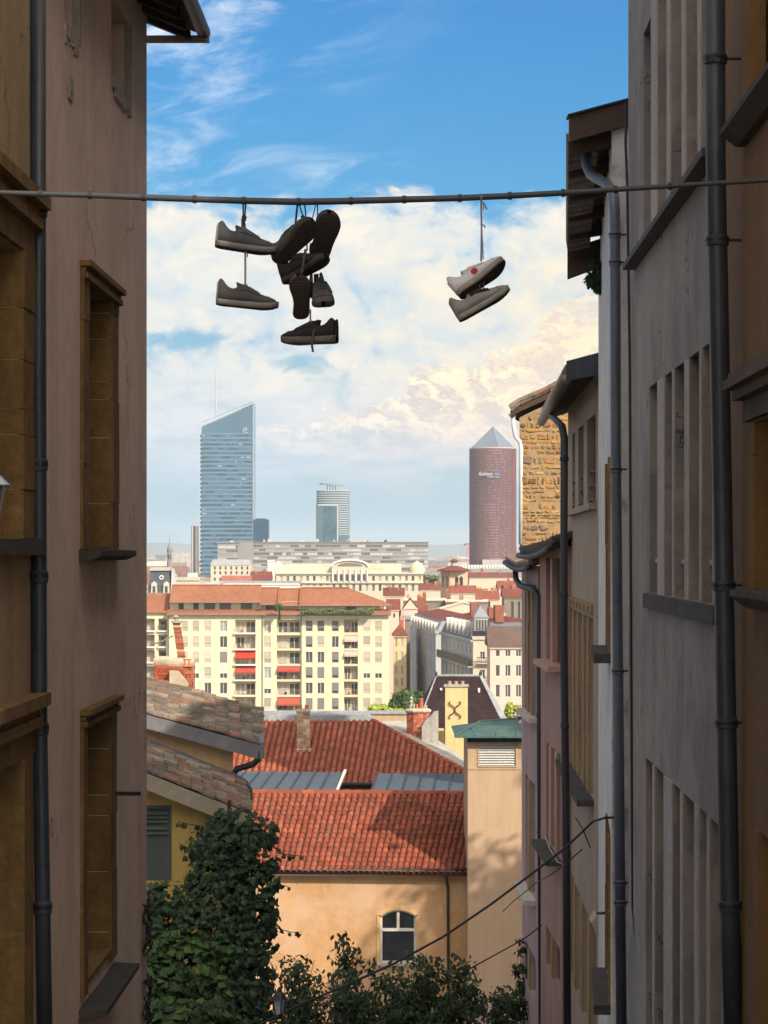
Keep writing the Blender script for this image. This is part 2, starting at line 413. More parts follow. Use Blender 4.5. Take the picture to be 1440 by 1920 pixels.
# upper slit windows with broken plaster edges
for w, z1 in ((w3, 44.45), (w4, 46.59)):
    mb = MB(); mb.fbox(L, w[0], w[1], w[2], z1, -.27, -.23); o = mb.build('window', DARKIN, t)
    mb = MB(); mb.fbox(L, w[0] + .02, w[0] + .34, w[2] + .05, z1, -.2, -.16); mb.build('shutter', mat('grey_board', (.05, .05, .052), streak=.3), o)
    mb = MB()
    for i in range(9):
        a = w[0] + (w[1] - w[0]) * i / 9; b = a + (w[1] - w[0]) / 9
        mb.fbox(L, a, b, w[2] - .04 - random.random() * .07, w[2] + .03, -.2, .012 + random.random() * .014)
    for i in range(12):
        z = w[2] + (z1 - w[2]) * i / 12
        mb.fbox(L, w[1] - .005, w[1] + .02 + random.random() * .04, z, z + (z1 - w[2]) / 12, -.04, .012 + random.random() * .01)
    mb.build('broken_plaster_edge', mat('pale_mortar', (.36, .33, .28), var=.2, fine=.2, bump=.6), t, kind='stuff')
mb = MB(); mb.fbox(L, vent[0] - .03, vent[1] + .03, vent[2] - .03, vent[3] + .03, .002, .015); mb.fbox(L, vent[0] + .01, vent[1] - .01, vent[2] + .02, vent[3] - .02, .012, .02)
mb.build('vent', mat('pale_mortar', (1, 1, 1)), t)
mb = MB(); mb.fbox(L, L.s_(209) - .04, L.s_(209), zof(L, 209, 1491), zof(L, 209, 1484), -.05, .235); mb.build('iron_bar', BLACK, t)
# overhanging roof at the far corner: boards, rafters, gutter
eo = .42; ez = 40 + (1035 - 72) / 4600 * 22.4
mb = MB()
mb.hexa([L.p(sb, ez + .02, eo), L.p(SE + .25, ez + .02, eo), L.p(SE + .25, ez + .85, -1.6), L.p(sb, ez + .85, -1.6), L.p(sb, ez + .07, eo), L.p(SE + .25, ez + .07, eo), L.p(SE + .25, ez + .92, -1.6), L.p(sb, ez + .92, -1.6)])
rf = mb.build('roof', WOOD, t)
mb = MB(); mb.hexa([L.p(sb, ez + .93, -1.6), L.p(SE + .2, ez + .93, -1.6), L.p(SE + .2, ez + 2.4, -9), L.p(sb, ez + 2.4, -9)] + [L.p(sb, ez + 1.0, -1.6), L.p(SE + .2, ez + 1.0, -1.6), L.p(SE + .2, ez + 2.5, -9), L.p(sb, ez + 2.5, -9)]); mb.build('roof_slope', WOOD, t)
k = SE + .12
while k > sb:
    mb = MB(); mb.hexa([L.p(k - .05, ez - .075, eo - .04), L.p(k + .05, ez - .075, eo - .04), L.p(k + .05, ez + .12, -.1), L.p(k - .05, ez + .12, -.1), L.p(k - .05, ez + .01, eo - .04), L.p(k + .05, ez + .01, eo - .04), L.p(k + .05, ez + .22, -.1), L.p(k - .05, ez + .22, -.1)])
    mb.build('rafter', WOOD, t); k -= .42
TILE_OLD = mat('weathered_clay_tile', (.2, .15, .12), rough=.92, pal=[(.15, .12, .095), (.18, .145, .12), (.115, .10, .088), (.20, .155, .12), (.145, .13, .115), (.17, .125, .095), (.22, .19, .155), (.135, .108, .09), (.20, .11, .08)], var=.3, vs=3, fine=.28, fs=22, bump=.8, bs=30, blotch=((.075, .068, .058), 6, .46, .66, .75))
k = SE + .2
while k > sb:
    mb = MB(); mb.tube([L.p(k, ez + .09, eo + .05), L.p(k, ez + .26, eo - .4)], [.085, .07], 8); mb.build('tile', TILE_OLD, rf); k -= .2
mb = MB(); gp = [L.p(s_, ez + .02, eo + .07) for s_ in (sb, SE - 3, SE + .27)]
mb.tube(gp, .062, 10); mb.build('gutter', ZINC, t, smooth=False)
mb = MB(); mb.fbox(L, SE + .22, SE + .28, ez - .07, ez - .01, -.05, eo + .12); mb.build('eave_end_board', mat('pale_mortar', (1, 1, 1)), t)

# -- tan house, nearer the viewer
t2 = thing('tan_house', 'tan house at the left picture edge with an ochre moulded window frame', 'house', L.p(sb - 4, 34))
fa, fb_ = L.s_(-40), L.s_(37)
wt = (fa, fb_ - .05, zof(L, 37, 1010), zof(L, 37, 470)); wb = (fa, fb_ - .05, 33.5, zof(L, 30, 1425))
mb = MB(); mb.wall(L, 29.2, sb - .003, 30, 50, [wt, wb], .25); mb.body(L, 29.2, sb - .003, 30, 50, 9); mb.build('wall', TANW, t2)
zs = [wt[2] + (wt[3] - wt[2]) * q for q in (0, .17, .36, .45, .62, .8, 1)]
stones(L, t2, fb_ - .05, L.s_(59) - .07, zs, -.25, .035); stones(L, t2, L.s_(-90), fa, zs, -.25, .035)
zs = [33.5 + (wb[3] - 33.5) * q for q in (0, .25, .45, .6, .8, 1)]
stones(L, t2, fb_ - .05, L.s_(54) - .07, zs, -.25, .035)
for w, zt in ((wt, wt[3]), (wb, wb[3])):
    for i, (z0, z1, e) in enumerate(((0, .17, .035), (.17, .24, .09), (.24, .30, .065), (.30, .38, .13))):
        mb = MB(); mb.fbox(L, fa - .3, L.s_(59) - .06 + (.03 if i == 3 else -.02), zt + z0 + .003, zt + z1, -.2 if i == 0 else -.01, e); mb.build('lintel' if i == 0 else 'moulding', OCHRE, t2)
    mb = MB(); mb.fbox(L, w[0], w[1], w[2], w[3], -.33, -.28); wn = mb.build('window', WOOD, t2)
    for q in (0, 1):
        mb = MB(); h = (w[3] - w[2]) / 2; mb.fbox(L, w[0] + .08, w[1] - .08, w[2] + h * q + .06, w[2] + h * (q + 1) - .06, -.279, -.265); mb.build('pane', GLASS, wn)
mb = MB(); mb.fbox(L, fa - .2, L.s_(59) - .02, wt[2] - .10, wt[2] - .005, -.05, .10); mb.build('sill', DARKSTONE, t2)

# -- left downpipe
def downpipe(label, pts, r, collars, m=ZINC, group=None, wallpt=None, name='drainpipe'):
    o = thing(name, label, 'drainpipe', pts[-1], group)
    mb = MB(); mb.tube(pts, r, 14); mb.build('pipe', m, o, smooth=True)
    for c in collars:
        i = next(i for i in range(len(pts) - 1) if min(pts[i].z, pts[i + 1].z) <= c <= max(pts[i].z, pts[i + 1].z))
        a, b = pts[i], pts[i + 1]; p = a + (b - a) * ((c - a.z) / (b.z - a.z))
        mb = MB(); mb.lathe(p, [(r * 1.02, -.045), (r * 1.16, -.04), (r * 1.18, .0), (r * 1.16, .028), (r * 1.02, .034)], 14); mb.build('collar', m, o)
        if wallpt is not None:
            mb = MB(); q = p + wallpt; mb.tube([p, q], .012, 6); mb.tube([p + Vector((0, 0, .012)), p + Vector((0, 0, -.012))], r * 1.22, 12); mb.build('bracket', BLACK, o)
    return o
Yp = L.p(sb, 0).y
def lp(px, py): return P(px, py, Yp - .1)
downpipe('dark zinc drainpipe on the seam between the tan and pink houses', [lp(71, -60), lp(72, 700), lp(74, 1350), lp(79, 1640), lp(85, 2000)], .050,
         [lp(72, y).z for y in (395, 870, 1080, 1365, 1700)], wallpt=Vector((-.16, 0, 0)))
# -- lantern at the left edge
t = thing('wall_lantern', 'grey street lantern poking in at the left picture edge', 'lantern', P(-20, 1000, 13.2))
mb = MB(); c = P(-22, 905, 13.2); mb.lathe(c, [(.02, .09), (.05, .06), (.115, .0), (.13, -.012), (.12, -.02)], 6, .52); mb.build('hood', mat('grey_lantern_paint', (.12, .13, .15), rough=.4), t)
mb = MB(); mb.lathe(c, [(.10, -.02), (.065, -.20), (.03, -.22)], 6, .52); mb.build('glass', GLASS, t)
mb = MB(); mb.tube([c + Vector((0, 0, .09)), c + Vector((0, 0, .2)), c + Vector((-.25, 0, .25)), c + Vector((-.45, 0, .1))], .012, 6); mb.build('arm', BLACK, t)

# ================================================================== right side of the alley
def wx(px, Y): return ((px - HX) / F * Y, Y)
vpr, x0r = 800.0, 2.45
def RY(px): return x0r * F / (px - vpr)
Rf = Fr((x0r + (vpr - HX) / F * -18, -18), wx(1178, RY(1178)))
Rf.n = Vector((-abs(Rf.n.x), abs(Rf.n.y), 0))
ORANGE = mat('orange_ochre_render', (.17, .095, .034), crack=.6, var=.2, vs=.8, fine=.14, bump=.45, streak=.12, ss=1.2, grime=((.14, .085, .05), .9, .5, .75, .6), blotch=((.15, .085, .04), 1.2, .5, .75, .6))
GREYW = mat('grimy_grey_render', (.235, .212, .195), patch=((.29, .265, .24), .5, .56, .60, .6), crack=.8, var=.22, vs=.7, fine=.18, fs=5, bump=.6, bs=18, streak=.13, ss=1.2, blotch=((.15, .148, .155), .8, .42, .66, .85), grime=((.36, .29, .24), .8, .48, .75, .7))
POST = mat('limewashed_post', (.33, .30, .275), var=.18, vs=1.5, fine=.18, streak=.15, bump=.5)
BOARD = mat('grey_shutter_board', (.055, .054, .055), var=.2, vs=2, fine=.2, streak=.3, bump=.4)
so = Rf.s_(1358)
# -- orange house
t = thing('orange_house', 'dark orange rendered house filling the right picture edge', 'house', Rf.p(so - 3, 34))
oh = [(Rf.s_(1600), Rf.s_(1402), zof(Rf, 1402, 235), 47), (Rf.s_(1600), Rf.s_(1421), zof(Rf, 1421, 1105), zof(Rf, 1421, 790)), (Rf.s_(1600), Rf.s_(1425), 32, zof(Rf, 1425, 1560))]
oh = [(min(a, b), max(a, b), c, d) for a, b, c, d in oh]
ss14 = 14.6 + 18
mb = MB(); mb.wall(Rf, ss14, so - .003, 30, 50.6, oh, .14); mb.body(Rf, ss14, so - .003, 30, 50.6, 9); mb.build('wall', ORANGE, t)
for i, h in enumerate(oh):
    mb = MB(); mb.fbox(Rf, h[0], h[1], h[2], h[3], -.2, -.15); wn = mb.build('window', mat('brown_window_wood', (.06, .035, .02), streak=.3), t)
    mb = MB(); mb.fbox(Rf, h[0] + .1, h[1] - .1, h[2] + .1, h[3] - .1, -.149, -.14); mb.build('pane', GLASS, wn)
    zs = [h[2] + (h[3] - h[2]) * q for q in (0, .22, .4, .61, .8, 1)]
    if i: stones(Rf, t, h[1], h[1] + .17, zs, -.14, .03, m=ORANGE)
    mb = MB(); mb.prism([Rf.p(h[0] - .1, h[2] - .14, -.02), Rf.p(h[0] - .1, h[2] - .14, .07), Rf.p(h[0] - .1, h[2] - .05, .19), Rf.p(h[0] - .1, h[2] - .004, .19), Rf.p(h[0] - .1, h[2] - .004, -.02)], Rf.u * (h[1] - h[0] + .26)); mb.build('sill', DARKSTONE, t)
h = oh[1]
for z0, z1, e in ((.0, .16, .05), (.16, .24, .13), (.24, .31, .2), (.31, .37, .16)):
    mb = MB(); mb.fbox(Rf, h[0] - .1, h[1] + .5, h[3] + z0 + .02, h[3] + z1 + .017, -.01, e); mb.build('moulding', mat('dark_cornice_stone', (.10, .075, .05), streak=.3), t)
t = thing('tall_house', 'tall plain house beside the viewer, beyond the right picture edge', 'house', Rf.p(10, 36))
mb = MB(); mb.body(Rf, 25.3, ss14 - .005, 30, 51.5, 10, front=True); mb.build('wall', ORANGE, t)

# -- grey house with post-divided windows
t = thing('grey_house', 'tall grimy grey house at the right with rows of narrow post-divided windows', 'house', Rf.p(Rf.len - 4, 33))
rows = [([(1207, 1222), (1234, 1252), (1259, 1280), (1288, 1309), (1316, 1334)], zof(Rf, 1207, 473), [zof(Rf, 1222, 28), 47, 47, 47, 47]),
        ([(1218, 1234), (1247, 1262), (1266, 1284), (1293, 1313), (1317, 1335)], zof(Rf, 1218, 1112), [zof(Rf, 1218, 726)] * 5),
        ([(1211, 1225), (1229, 1246), (1262, 1277), (1282, 1303), (1312, 1326), (1332, 1352)], 33.0, [zof(Rf, 1211, 1420)] * 6)]
holes = []
for cols, zb, zt in rows:
    for (a, b), z in zip(cols, zt): holes.append((min(Rf.s_(a), Rf.s_(b)), max(Rf.s_(a), Rf.s_(b)), zb, z))
mb = MB(); mb.wall(Rf, so + .003, Rf.len, 30, 50.3, holes, .17); mb.body(Rf, so + .003, Rf.len, 30, 50.3, 9); mb.build('wall', GREYW, t)
i = 0
for r_, (cols, zb, zt) in enumerate(rows):
    for k, c in enumerate(cols):
        h = holes[i]; i += 1
        mb = MB(); mb.fbox(Rf, h[0], h[1], h[2], h[3], -.22, -.175); wn = mb.build('window', DARKIN, t)
        zz = h[2] + (h[3] - h[2]) * (.0 if r_ != 1 else .17)
        mb = MB(); mb.fbox(Rf, h[0] + .01, h[1] - .01, zz, h[3] - (.04 if k % 2 else .12), -.172, -.13 + .02 * (k % 2)); mb.build('shutter', BOARD, wn)
        if r_ == 1:
            mb = MB(); mb.fbox(Rf, h[0] + .005, h[1] - .005, zz - .05, zz - .004, -.172, -.06 - .03 * (k % 2)); mb.build('rail', POST, wn)
    # posts between the openings, proud of the wall
    for (a0, a1), (b0, b1) in zip(cols, cols[1:]):
        s0, s1 = sorted((Rf.s_(a1), Rf.s_(b0)))
        if s1 - s0 > .05:
            mb = MB(); z1 = min(zt[1], zt[-1]); mb.fbox(Rf, s0 + .01, s1 - .01, zb, z1 - .002, -.16, .006 + .008 * random.random()); mb.build('post', POST, t)
    s0, s1 = sorted((Rf.s_(cols[0][0] - (16 if r_ == 0 else 3)), Rf.s_(1350)))
    if r_ < 2:
        mb = MB(); e, hh = ((.15, .07), (.06, .16))[r_]
        mb.prism([Rf.p(s0, zb - .003, -.03), Rf.p(s0, zb - .003, e), Rf.p(s0, zb - hh, e), Rf.p(s0, zb - hh, -.03)], Rf.u * (s1 - s0)); mb.build('sill', (mat('slate_grey_ledge', (.07, .07, .072), fine=.2, bump=.4), DARKSTONE)[r_], t)
mb = MB(); mb.hexa([Rf.p(so, 50.3, .4), Rf.p(Rf.len + .2, 50.3, .4), Rf.p(Rf.len + .2, 51.6, -4.5), Rf.p(so, 51.6, -4.5)] + [Rf.p(so, 50.42, .4), Rf.p(Rf.len + .2, 50.42, .4), Rf.p(Rf.len + .2, 51.72, -4.5), Rf.p(so, 51.72, -4.5)]); mb.build('roof', TILE_OLD, t)
# edge cable clipped to the far corner of the grey house
mb = MB(); mb.tube([P(1174, 190, 29.3), P(1173, 270, 29.3), P(1176, 345, 29.2), P(1181, 700, 29.2), P(1183, 1200, 29.2), P(1186, 1700, 29.1), P(1200, 1835, 28.6), P(1240, 1900, 26.0), P(1275, 1960, 25)], .016, 6)
tag(mb.build('facade_cable', BLACK), 'black cable running down the corner of the grey house', 'cable')
# downpipes
def rp(px, py, Y=19.1): return P(px, py, Y)
pA = [rp(1341, -60), rp(1342, 300), rp(1352, 800), rp(1361, 1300), rp(1368, 1690), rp(1378, 2000)]
downpipe('thick grey drainpipe between the grey house and the orange house', pA, .078, [rp(0, y).z for y in (110, 450, 1097, 1355, 1697)], wallpt=Vector((.2, 0, 0)))
YB = 30.4
pB = [P(1100, 285, 31.5), P(1100, 310, 31.5), P(1108, 328, 31.4), P(1138, 345, 30.9), P(1150, 362, YB), P(1153, 395, YB), P(1155, 900, YB), P(1160, 1400, YB), P(1166, 2000, YB)]
downpipe('grey drainpipe with a swan neck hanging from the black overhanging roof', pB, .066, [P(0, y, YB).z for y in (440, 492, 880, 1258, 1655, 1692)], m=mat('blue_grey_zinc', (.095, .115, .145), rough=.42, metal=.25, streak=.2, var=.2), wallpt=Vector((.14, 0, 0)))

# -- white house, seen nearly edge on
wn_, wf = wx(1147, 31.0), wx(1122, 44.6)
Bf = Fr(wn_, wf); Bf.n = Vector((-abs(Bf.n.x), abs(Bf.n.y) * (1 if Bf.n.x < 0 else -1), 0)) if False else (Bf.n if Bf.n.x < 0 else -Bf.n)
WHITEW = mat('peeling_white_render', (.56, .56, .55), var=.14, vs=1, fine=.1, bump=.4, streak=.15, blotch=((.22, .2, .17), 1.6, .55, .7, .8))
t = thing('white_house', 'narrow white rendered house with ochre window frames behind the swan-neck drainpipe', 'house', Bf.p(4, 33))
def bz(px, py): return Bf.hit(px, py)[1]
bh = [(1.0, 3.3, bz(1141, 1215), bz(1141, 865)), (1.0, 3.3, bz(1141, 1840), bz(1141, 1540))]
mb = MB(); mb.wall(Bf, 0, Bf.len, 29, 45.5, bh, .2); mb.body(Bf, 0, Bf.len, 29, 45.5, 9); mb.build('wall', WHITEW, t)
for h in bh:
    mb = MB(); mb.fbox(Bf, h[0], h[1], h[2], h[3], -.26, -.21); wn = mb.build('window', WOOD, t)
    mb = MB(); mb.fbox(Bf, h[0] + .15, h[1] - .15, h[2] + .1, h[3] - .1, -.209, -.19); mb.build('pane', GLASS, wn)
    zs = [h[2] + (h[3] - h[2]) * q for q in (0, .3, .55, .8, 1)]
    stones(Bf, t, h[0] - .2, h[0], zs, -.2, .03); stones(Bf, t, h[1], h[1] + .2, zs, -.2, .03)
    mb = MB(); mb.fbox(Bf, h[0] - .3, h[1] + .3, h[2] - .13, h[2] - .004, -.02, .22); mb.build('sill', DARKSTONE, t)
# its black overhanging roof: verge board, soffit, gutter, end boards
zt_ = 40 + (1035 - 262) / F * 31.0
A_, B_ = Vector(P(1068, 268, 31.0)), Vector(P(1066, 465, 42.0)); ed = (B_ - A_); ed.z = 0; ez0 = A_.z
A0, B0 = Vector((A_.x, A_.y, 0)), Vector((B_.x, B_.y, 0))
inn = Vector((ed.y, -ed.x, 0)).normalized()
def rq(p, i, z): return p + inn * i + Vector((0, 0, z))
mb = MB(); rise = .20
mb.hexa([rq(A0, 0, ez0 + .10), rq(B0, 0, ez0 + .10), rq(B0, 9, ez0 + .1 + 9 * rise * 1.5), rq(A0, 9, ez0 + .1 + 9 * rise * 1.5), rq(A0, 0, ez0 + .18), rq(B0, 0, ez0 + .18), rq(B0, 9, ez0 + .18 + 9 * rise * 1.5), rq(A0, 9, ez0 + .18 + 9 * rise * 1.5)])
rf = mb.build('roof', WOOD, t)
mb = MB(); zc, zd = P(1066, 222, 31.0).z, P(1066, 268, 31.0).z; ze, zf_ = P(1176, 190, 31.0).z, P(1176, 235, 31.0).z
xa, xb = P(1066, 0, 31).x, P(1182, 0, 31).x
mb.prism([(xa, 30.9, zd), (xb, 30.9, zf_), (xb, 30.9, ze), (xa, 30.9, zc)], (0, .08, 0)); mb.build('verge_board', mat('brown_verge_board', (.085, .055, .045), rough=.7, var=.3, fine=.2, bump=.4), t)
mb = MB(); mb.prism([(xa - .02, 30.86, zc + .003), (xb, 30.86, ze + .003), (xb, 30.86, ze + .03), (xa - .02, 30.86, zc + .03)], (0, .3, 0)); mb.build('verge_cover', BLACK, t)
k = 0
k = .03
while k < 1:    # half-round tiles seen from the side along the eave
    p = A0 + ed * k; mb = MB(); mb.cr = k + .01; dirn = ed.normalized()
    mb.tube([rq(p, -.03, ez0 + .06), rq(p, .35, ez0 + .12)], [.118, .10], 8); mb.build('tile', TILE_OLD, rf); k += .0245
for k in (.02, .2, .4, .6, .8, .99):
    p = A0 + ed * k; mb = MB(); w = ed.normalized() * .05
    mb.hexa([rq(p, 0, ez0 - .12) - w, rq(p, 0, ez0 - .12) + w, rq(p, .75, ez0 - .0) + w, rq(p, .75, ez0 - .0) - w, rq(p, 0, ez0 + .0) - w, rq(p, 0, ez0 + .0) + w, rq(p, .75, ez0 + .24) + w, rq(p, .75, ez0 + .24) - w]); mb.build('rafter', WOOD, t)
mb = MB(); mb.hexa([rq(B0, -.02, ez0 - .5), rq(B0, .8, ez0 - .2), rq(B0 + ed.normalized() * .08, .8, ez0 - .2), rq(B0 + ed.normalized() * .08, -.02, ez0 - .5), rq(B0, -.02, ez0 + .05), rq(B0, .8, ez0 + .2), rq(B0 + ed.normalized() * .08, .8, ez0 + .2), rq(B0 + ed.normalized() * .08, -.02, ez0 + .05)]); mb.build('end_board', WOOD, t)

# -- cream house with tall shuttered windows
def facade(a_px, a_Y, b_px, b_Y):
    f = Fr(wx(a_px, a_Y), wx(b_px, b_Y))
    if f.n.x > 0: f.n = -f.n
    return f
Cf = facade(1127, 45.0, 1065, 57.0)
CREAMW = mat('dusty_cream_render', (.31, .25, .19), var=.12, vs=.8, fine=.08, bump=.4, streak=.12, ss=1.3, grime=((.22, .185, .15), 1.2, .5, .75, .5))
BROWNSH = mat('brown_wood_shutter', (.085, .052, .024), var=.25, vs=2, fine=.2, streak=.45, ss=5, bump=.4)
PIER = mat('ochre_window_pier', (.27, .185, .085), var=.2, vs=2, fine=.15, streak=.3, bump=.4)
def tall_group(f, par, cols, zt, zb, depth=.18, pier=PIER, sh=BROWNSH, sillm=DARKSTONE, sille=.14, shut=True, z0=None, sill=True, rail=False):
    hs = []
    for a, b in cols:
        s0, s1 = sorted((f.s_(a), f.s_(b))); hs.append((s0, s1, zb, zt))
        mb = MB(); mb.fbox(f, s0, s1, zb, zt, -depth - .05, -depth - .004); wn = mb.build('window', DARKIN, par)
        if shut:
            n = 2; w = (s1 - s0) / n
            for k in range(n):
                mb = MB(); mb.fbox(f, s0 + w * k + .02, s0 + w * (k + 1) - .02, zb + .02, zt - .04, -depth, -depth + .04 + .03 * k); mb.build('shutter', sh, wn)
        else:
            mb = MB(); mb.fbox(f, s0 + .06, s1 - .06, zb + .06, zt - .06, -depth - .003, -depth + .006); mb.build('pane', GLASS, wn)
        if rail:
            for q in (.04, .2, .36):
                mb = MB(); mb.tube([f.p(s0, zb + (zt - zb) * q, -.03), f.p((s0 + s1) / 2, zb + (zt - zb) * (q + .015), .03), f.p(s1, zb + (zt - zb) * q, -.03)], .018, 5); mb.build('railing_bar', BLACK, wn)
    for (a, b), (c, d) in zip(hs, hs[1:]) if False else []: pass
    allv = sorted(hs)
    for h0, h1 in zip(allv, allv[1:]):
        if h1[0] - h0[1] > .03:
            mb = MB(); mb.fbox(f, h0[1] + .006, h1[0] - .006, zb, zt - .003, -.1, .03); mb.build('pier', pier, par)
    if sill:
        mb = MB(); mb.fbox(f, allv[0][0] - .25, allv[-1][1] + .25, zb - .13, zb - .004, -.02, sille); mb.build('sill', sillm, par)
    return hs
t = thing('cream_house', 'dusty cream house with three barred top windows under a zinc box eave', 'house', Cf.p(5, 32))
cz = lambda px, py: Cf.hit(px, py)[1]
hs = tall_group(Cf, t, [(1073, 1081), (1087, 1097), (1104, 1117)], cz(1073, 815), cz(1070, 958), pier=CREAMW, sh=WOOD, sillm=CREAMW, rail=True)
hs += tall_group(Cf, t, [(1068, 1075), (1078, 1084), (1087, 1094), (1097, 1103), (1106, 1112)], cz(1068, 1140), cz(1064, 1418), sille=.32)
hs += tall_group(Cf, t, [(1068, 1076), (1081, 1089), (1094, 1103), (1108, 1118)], cz(1068, 1628), 30.5, sill=False)
ce = 40 + (1035 - 690) / F * 45
mb = MB(); mb.wall(Cf, 0, Cf.len, 28, ce, hs, .18); mb.body(Cf, 0, Cf.len, 28, ce, 10); mb.build('wall', CREAMW, t)
mb = MB(); n_ = 7; a0, a1 = Cf.s_(1112), Cf.s_(1067); zz = cz(1068, 1135)
mb.fbox(Cf, min(a0, a1) - .1, max(a0, a1) + .1, zz, zz + .22, -.01, .05)
for k in range(n_): q = min(a0, a1) + (k + .5) / n_ * abs(a1 - a0); mb.fbox(Cf, q - .08, q + .08, zz + .05, zz + .17, .05, .09)
mb.build('window_head', PIER, t)
# roof: zinc box at the near end, gutter running away, tiles above
gA, gB = P(1066, 712, 45.0), P(1019, 779, 59.5)
gz = gA.z; gB.z = gz; gd = (gB - gA); gi = Vector((gd.y, -gd.x, 0)).normalized()
mb = MB(); mb.hexa([P(1062, 714, 44.6), P(1126, 702, 44.6), P(1126, 702, 44.9), P(1062, 714, 44.9), P(1062, 677, 44.6), P(1126, 660, 44.6), P(1126, 660, 44.9), P(1062, 677, 44.9)]); mb.build('eave_box', ZINC, t)
mb = MB(); mb.hexa([gA + Vector((0, 0, .02)), gB + Vector((0, 0, .02)), gB + gi * 6 + Vector((0, 0, 2.0)), gA + gi * 6 + Vector((0, 0, 2.0))] + [gA + Vector((0, 0, .14)), gB + Vector((0, 0, .14)), gB + gi * 6 + Vector((0, 0, 2.12)), gA + gi * 6 + Vector((0, 0, 2.12))]); rf = mb.build('roof', WOOD, t)
mb = MB(); mb.tube([gA - gi * .05, gB - gi * .05], .11, 10); mb.build('gutter', mat('tarnished_gutter', (.16, .15, .125), rough=.45, metal=.3, streak=.1, var=.2), t, smooth=True)
k = 0
while k < 1.0:
    p = gA + gd * k; mb = MB(); mb.cr = k + .02; mb.tube([p - gi * .03 + Vector((0, 0, .16)), p + gi * .5 + Vector((0, 0, .34)), p + gi * 1.1 + Vector((0, 0, .54))], [.12, .11, .1], 7); mb.build('tile', TILE_OLD, rf); k += .0165
YC = 46
pC = [P(1028, 775, 57), P(1040, 785, 52), P(1054, 800, 46.2), P(1058, 822, YC), P(1057, 1200, YC), P(1062, 1600, YC), P(1064, 2000, YC)]
downpipe('slim black drainpipe curving down from the long gutter of the cream house', pC, .072, [P(0, y, YC).z for y in (860, 1115, 1360, 1600)], m=mat('near_black_zinc', (.028, .032, .037), rough=.55, metal=.1))
# bush hanging from the eave
# -- pink and mauve houses further down
Ef = facade(1053, 55.5, 1012, 61.5)
PINKB = mat('salmon_render', (.32, .20, .168), var=.12, vs=.8, fine=.08, bump=.3, streak=.2)
SALP = mat('salmon_pier', (.43, .27, .21), var=.1, fine=.1, streak=.2)
t = thing('salmon_house', 'narrow salmon pink house with tall windows beyond the slim black drainpipe', 'house', Ef.p(3, 30))
ezf = lambda px, py: Ef.hit(px, py)[1]
hs = tall_group(Ef, t, [(1024, 1034), (1037, 1050)], ezf(1030, 1046), ezf(1014, 1230), pier=SALP, sh=mat('dark_red_shutter', (.045, .02, .017), streak=.3), sillm=SALP, sille=.3)
hs += tall_group(Ef, t, [(1025, 1031), (1034, 1042), (1045, 1051)], ezf(1025, 1392), ezf(1014, 1560), pier=SALP, sh=mat('dark_red_shutter', (1, 1, 1)), sille=.35)
hs += tall_group(Ef, t, [(1024, 1034), (1038, 1050)], ezf(1024, 1735), 30, sill=False)
ee = 40 + .12
mb = MB(); mb.wall(Ef, 0, Ef.len, 26, ee, hs, .18); mb.body(Ef, 0, Ef.len, 26, ee, 7); mb.build('wall', PINKB, t)
SLATE = mat('black_slate', (.03, .03, .034), rough=.4, var=.3, fine=.2, bump=.4)  # near-black, fairly smooth slate
e0, e1 = P(1062, 1008, 55.0), P(972, 1035, 63.0); zE = 40.15
def sagroof(par, a, b, zA, zB, inw, rise, m, n=14, thick=.1, back=6):
    d = b - a; i_ = Vector((d.y, -d.x, 0)).normalized(); mb = MB()
    for k in range(n):
        p, q = a + d * (k / n), a + d * ((k + 1) / n); zp, zq = zA + (zB - zA) * k / n - .12 * math.sin(math.pi * k / n), zA + (zB - zA) * (k + 1) / n - .12 * math.sin(math.pi * (k + 1) / n)
        p = Vector((p.x, p.y, zp)); q = Vector((q.x, q.y, zq)); up = Vector((0, 0, rise * back)); t_ = Vector((0, 0, thick))
        mb.hexa([p, q, q + i_ * back + up, p + i_ * back + up, p + t_, q + t_, q + i_ * back + up + t_, p + i_ * back + up + t_])
    r = mb.build('roof', m, par)
    for k in range(int(d.length / .24)):
        p = a + d * (k * .24 / d.length); zp = zA + (zB - zA) * (k * .24 / d.length) - .12 * math.sin(math.pi * k * .24 / d.length)
        t2_ = MB(); t2_.cr = random.random(); p = Vector((p.x, p.y, zp + thick)); t2_.tube([p - i_ * .06, p + i_ * .5 + Vector((0, 0, rise * .5 + jit(.02)))], [.10, .09], 6); t2_.build('tile', TILE_OLD if m is not SLATE else mat('black_clay_tile', (.045, .04, .038), rough=.6, var=.3, fine=.2), r)
    g_ = MB(); pts = []
    for k in range(9):
        p = a + d * (k / 8); pts.append(Vector((p.x, p.y, zA + (zB - zA) * k / 8 - .12 * math.sin(math.pi * k / 8) - .02)) - i_ * .07)
    g_.tube(pts, .07, 8); g_.build('gutter', mat('near_black_zinc', (1, 1, 1)), par, smooth=True)
    return r
a_, b_ = Vector(P(1040, 1010, 55.0)), Vector(P(977, 1035, 62.0))
sagroof(t, Vector((a_.x, a_.y, 0)), Vector((b_.x, b_.y, 0)), P(0, 1022, 55).z, P(0, 1040, 62).z, 0, .35, SLATE, back=6)
Ff = facade(1009, 62.0, 979, 67.5)
MAUVE = mat('mauve_render', (.36, .255, .26), var=.12, vs=.8, fine=.08, bump=.3, streak=.2)
PALEC = mat('pale_corner_stone', (.50, .47, .43), var=.1, fine=.08, streak=.15)
t = thing('mauve_house', 'far narrow mauve house whose pale corner ends the right-hand row', 'house', Ff.p(3, 29))
fz = lambda px, py: Ff.hit(px, py)[1]
hs = tall_group(Ff, t, [(984, 989), (992, 997), (1000, 1005)], fz(990, 1095), fz(984, 1328), pier=PIER, sillm=PALEC, sille=.2)
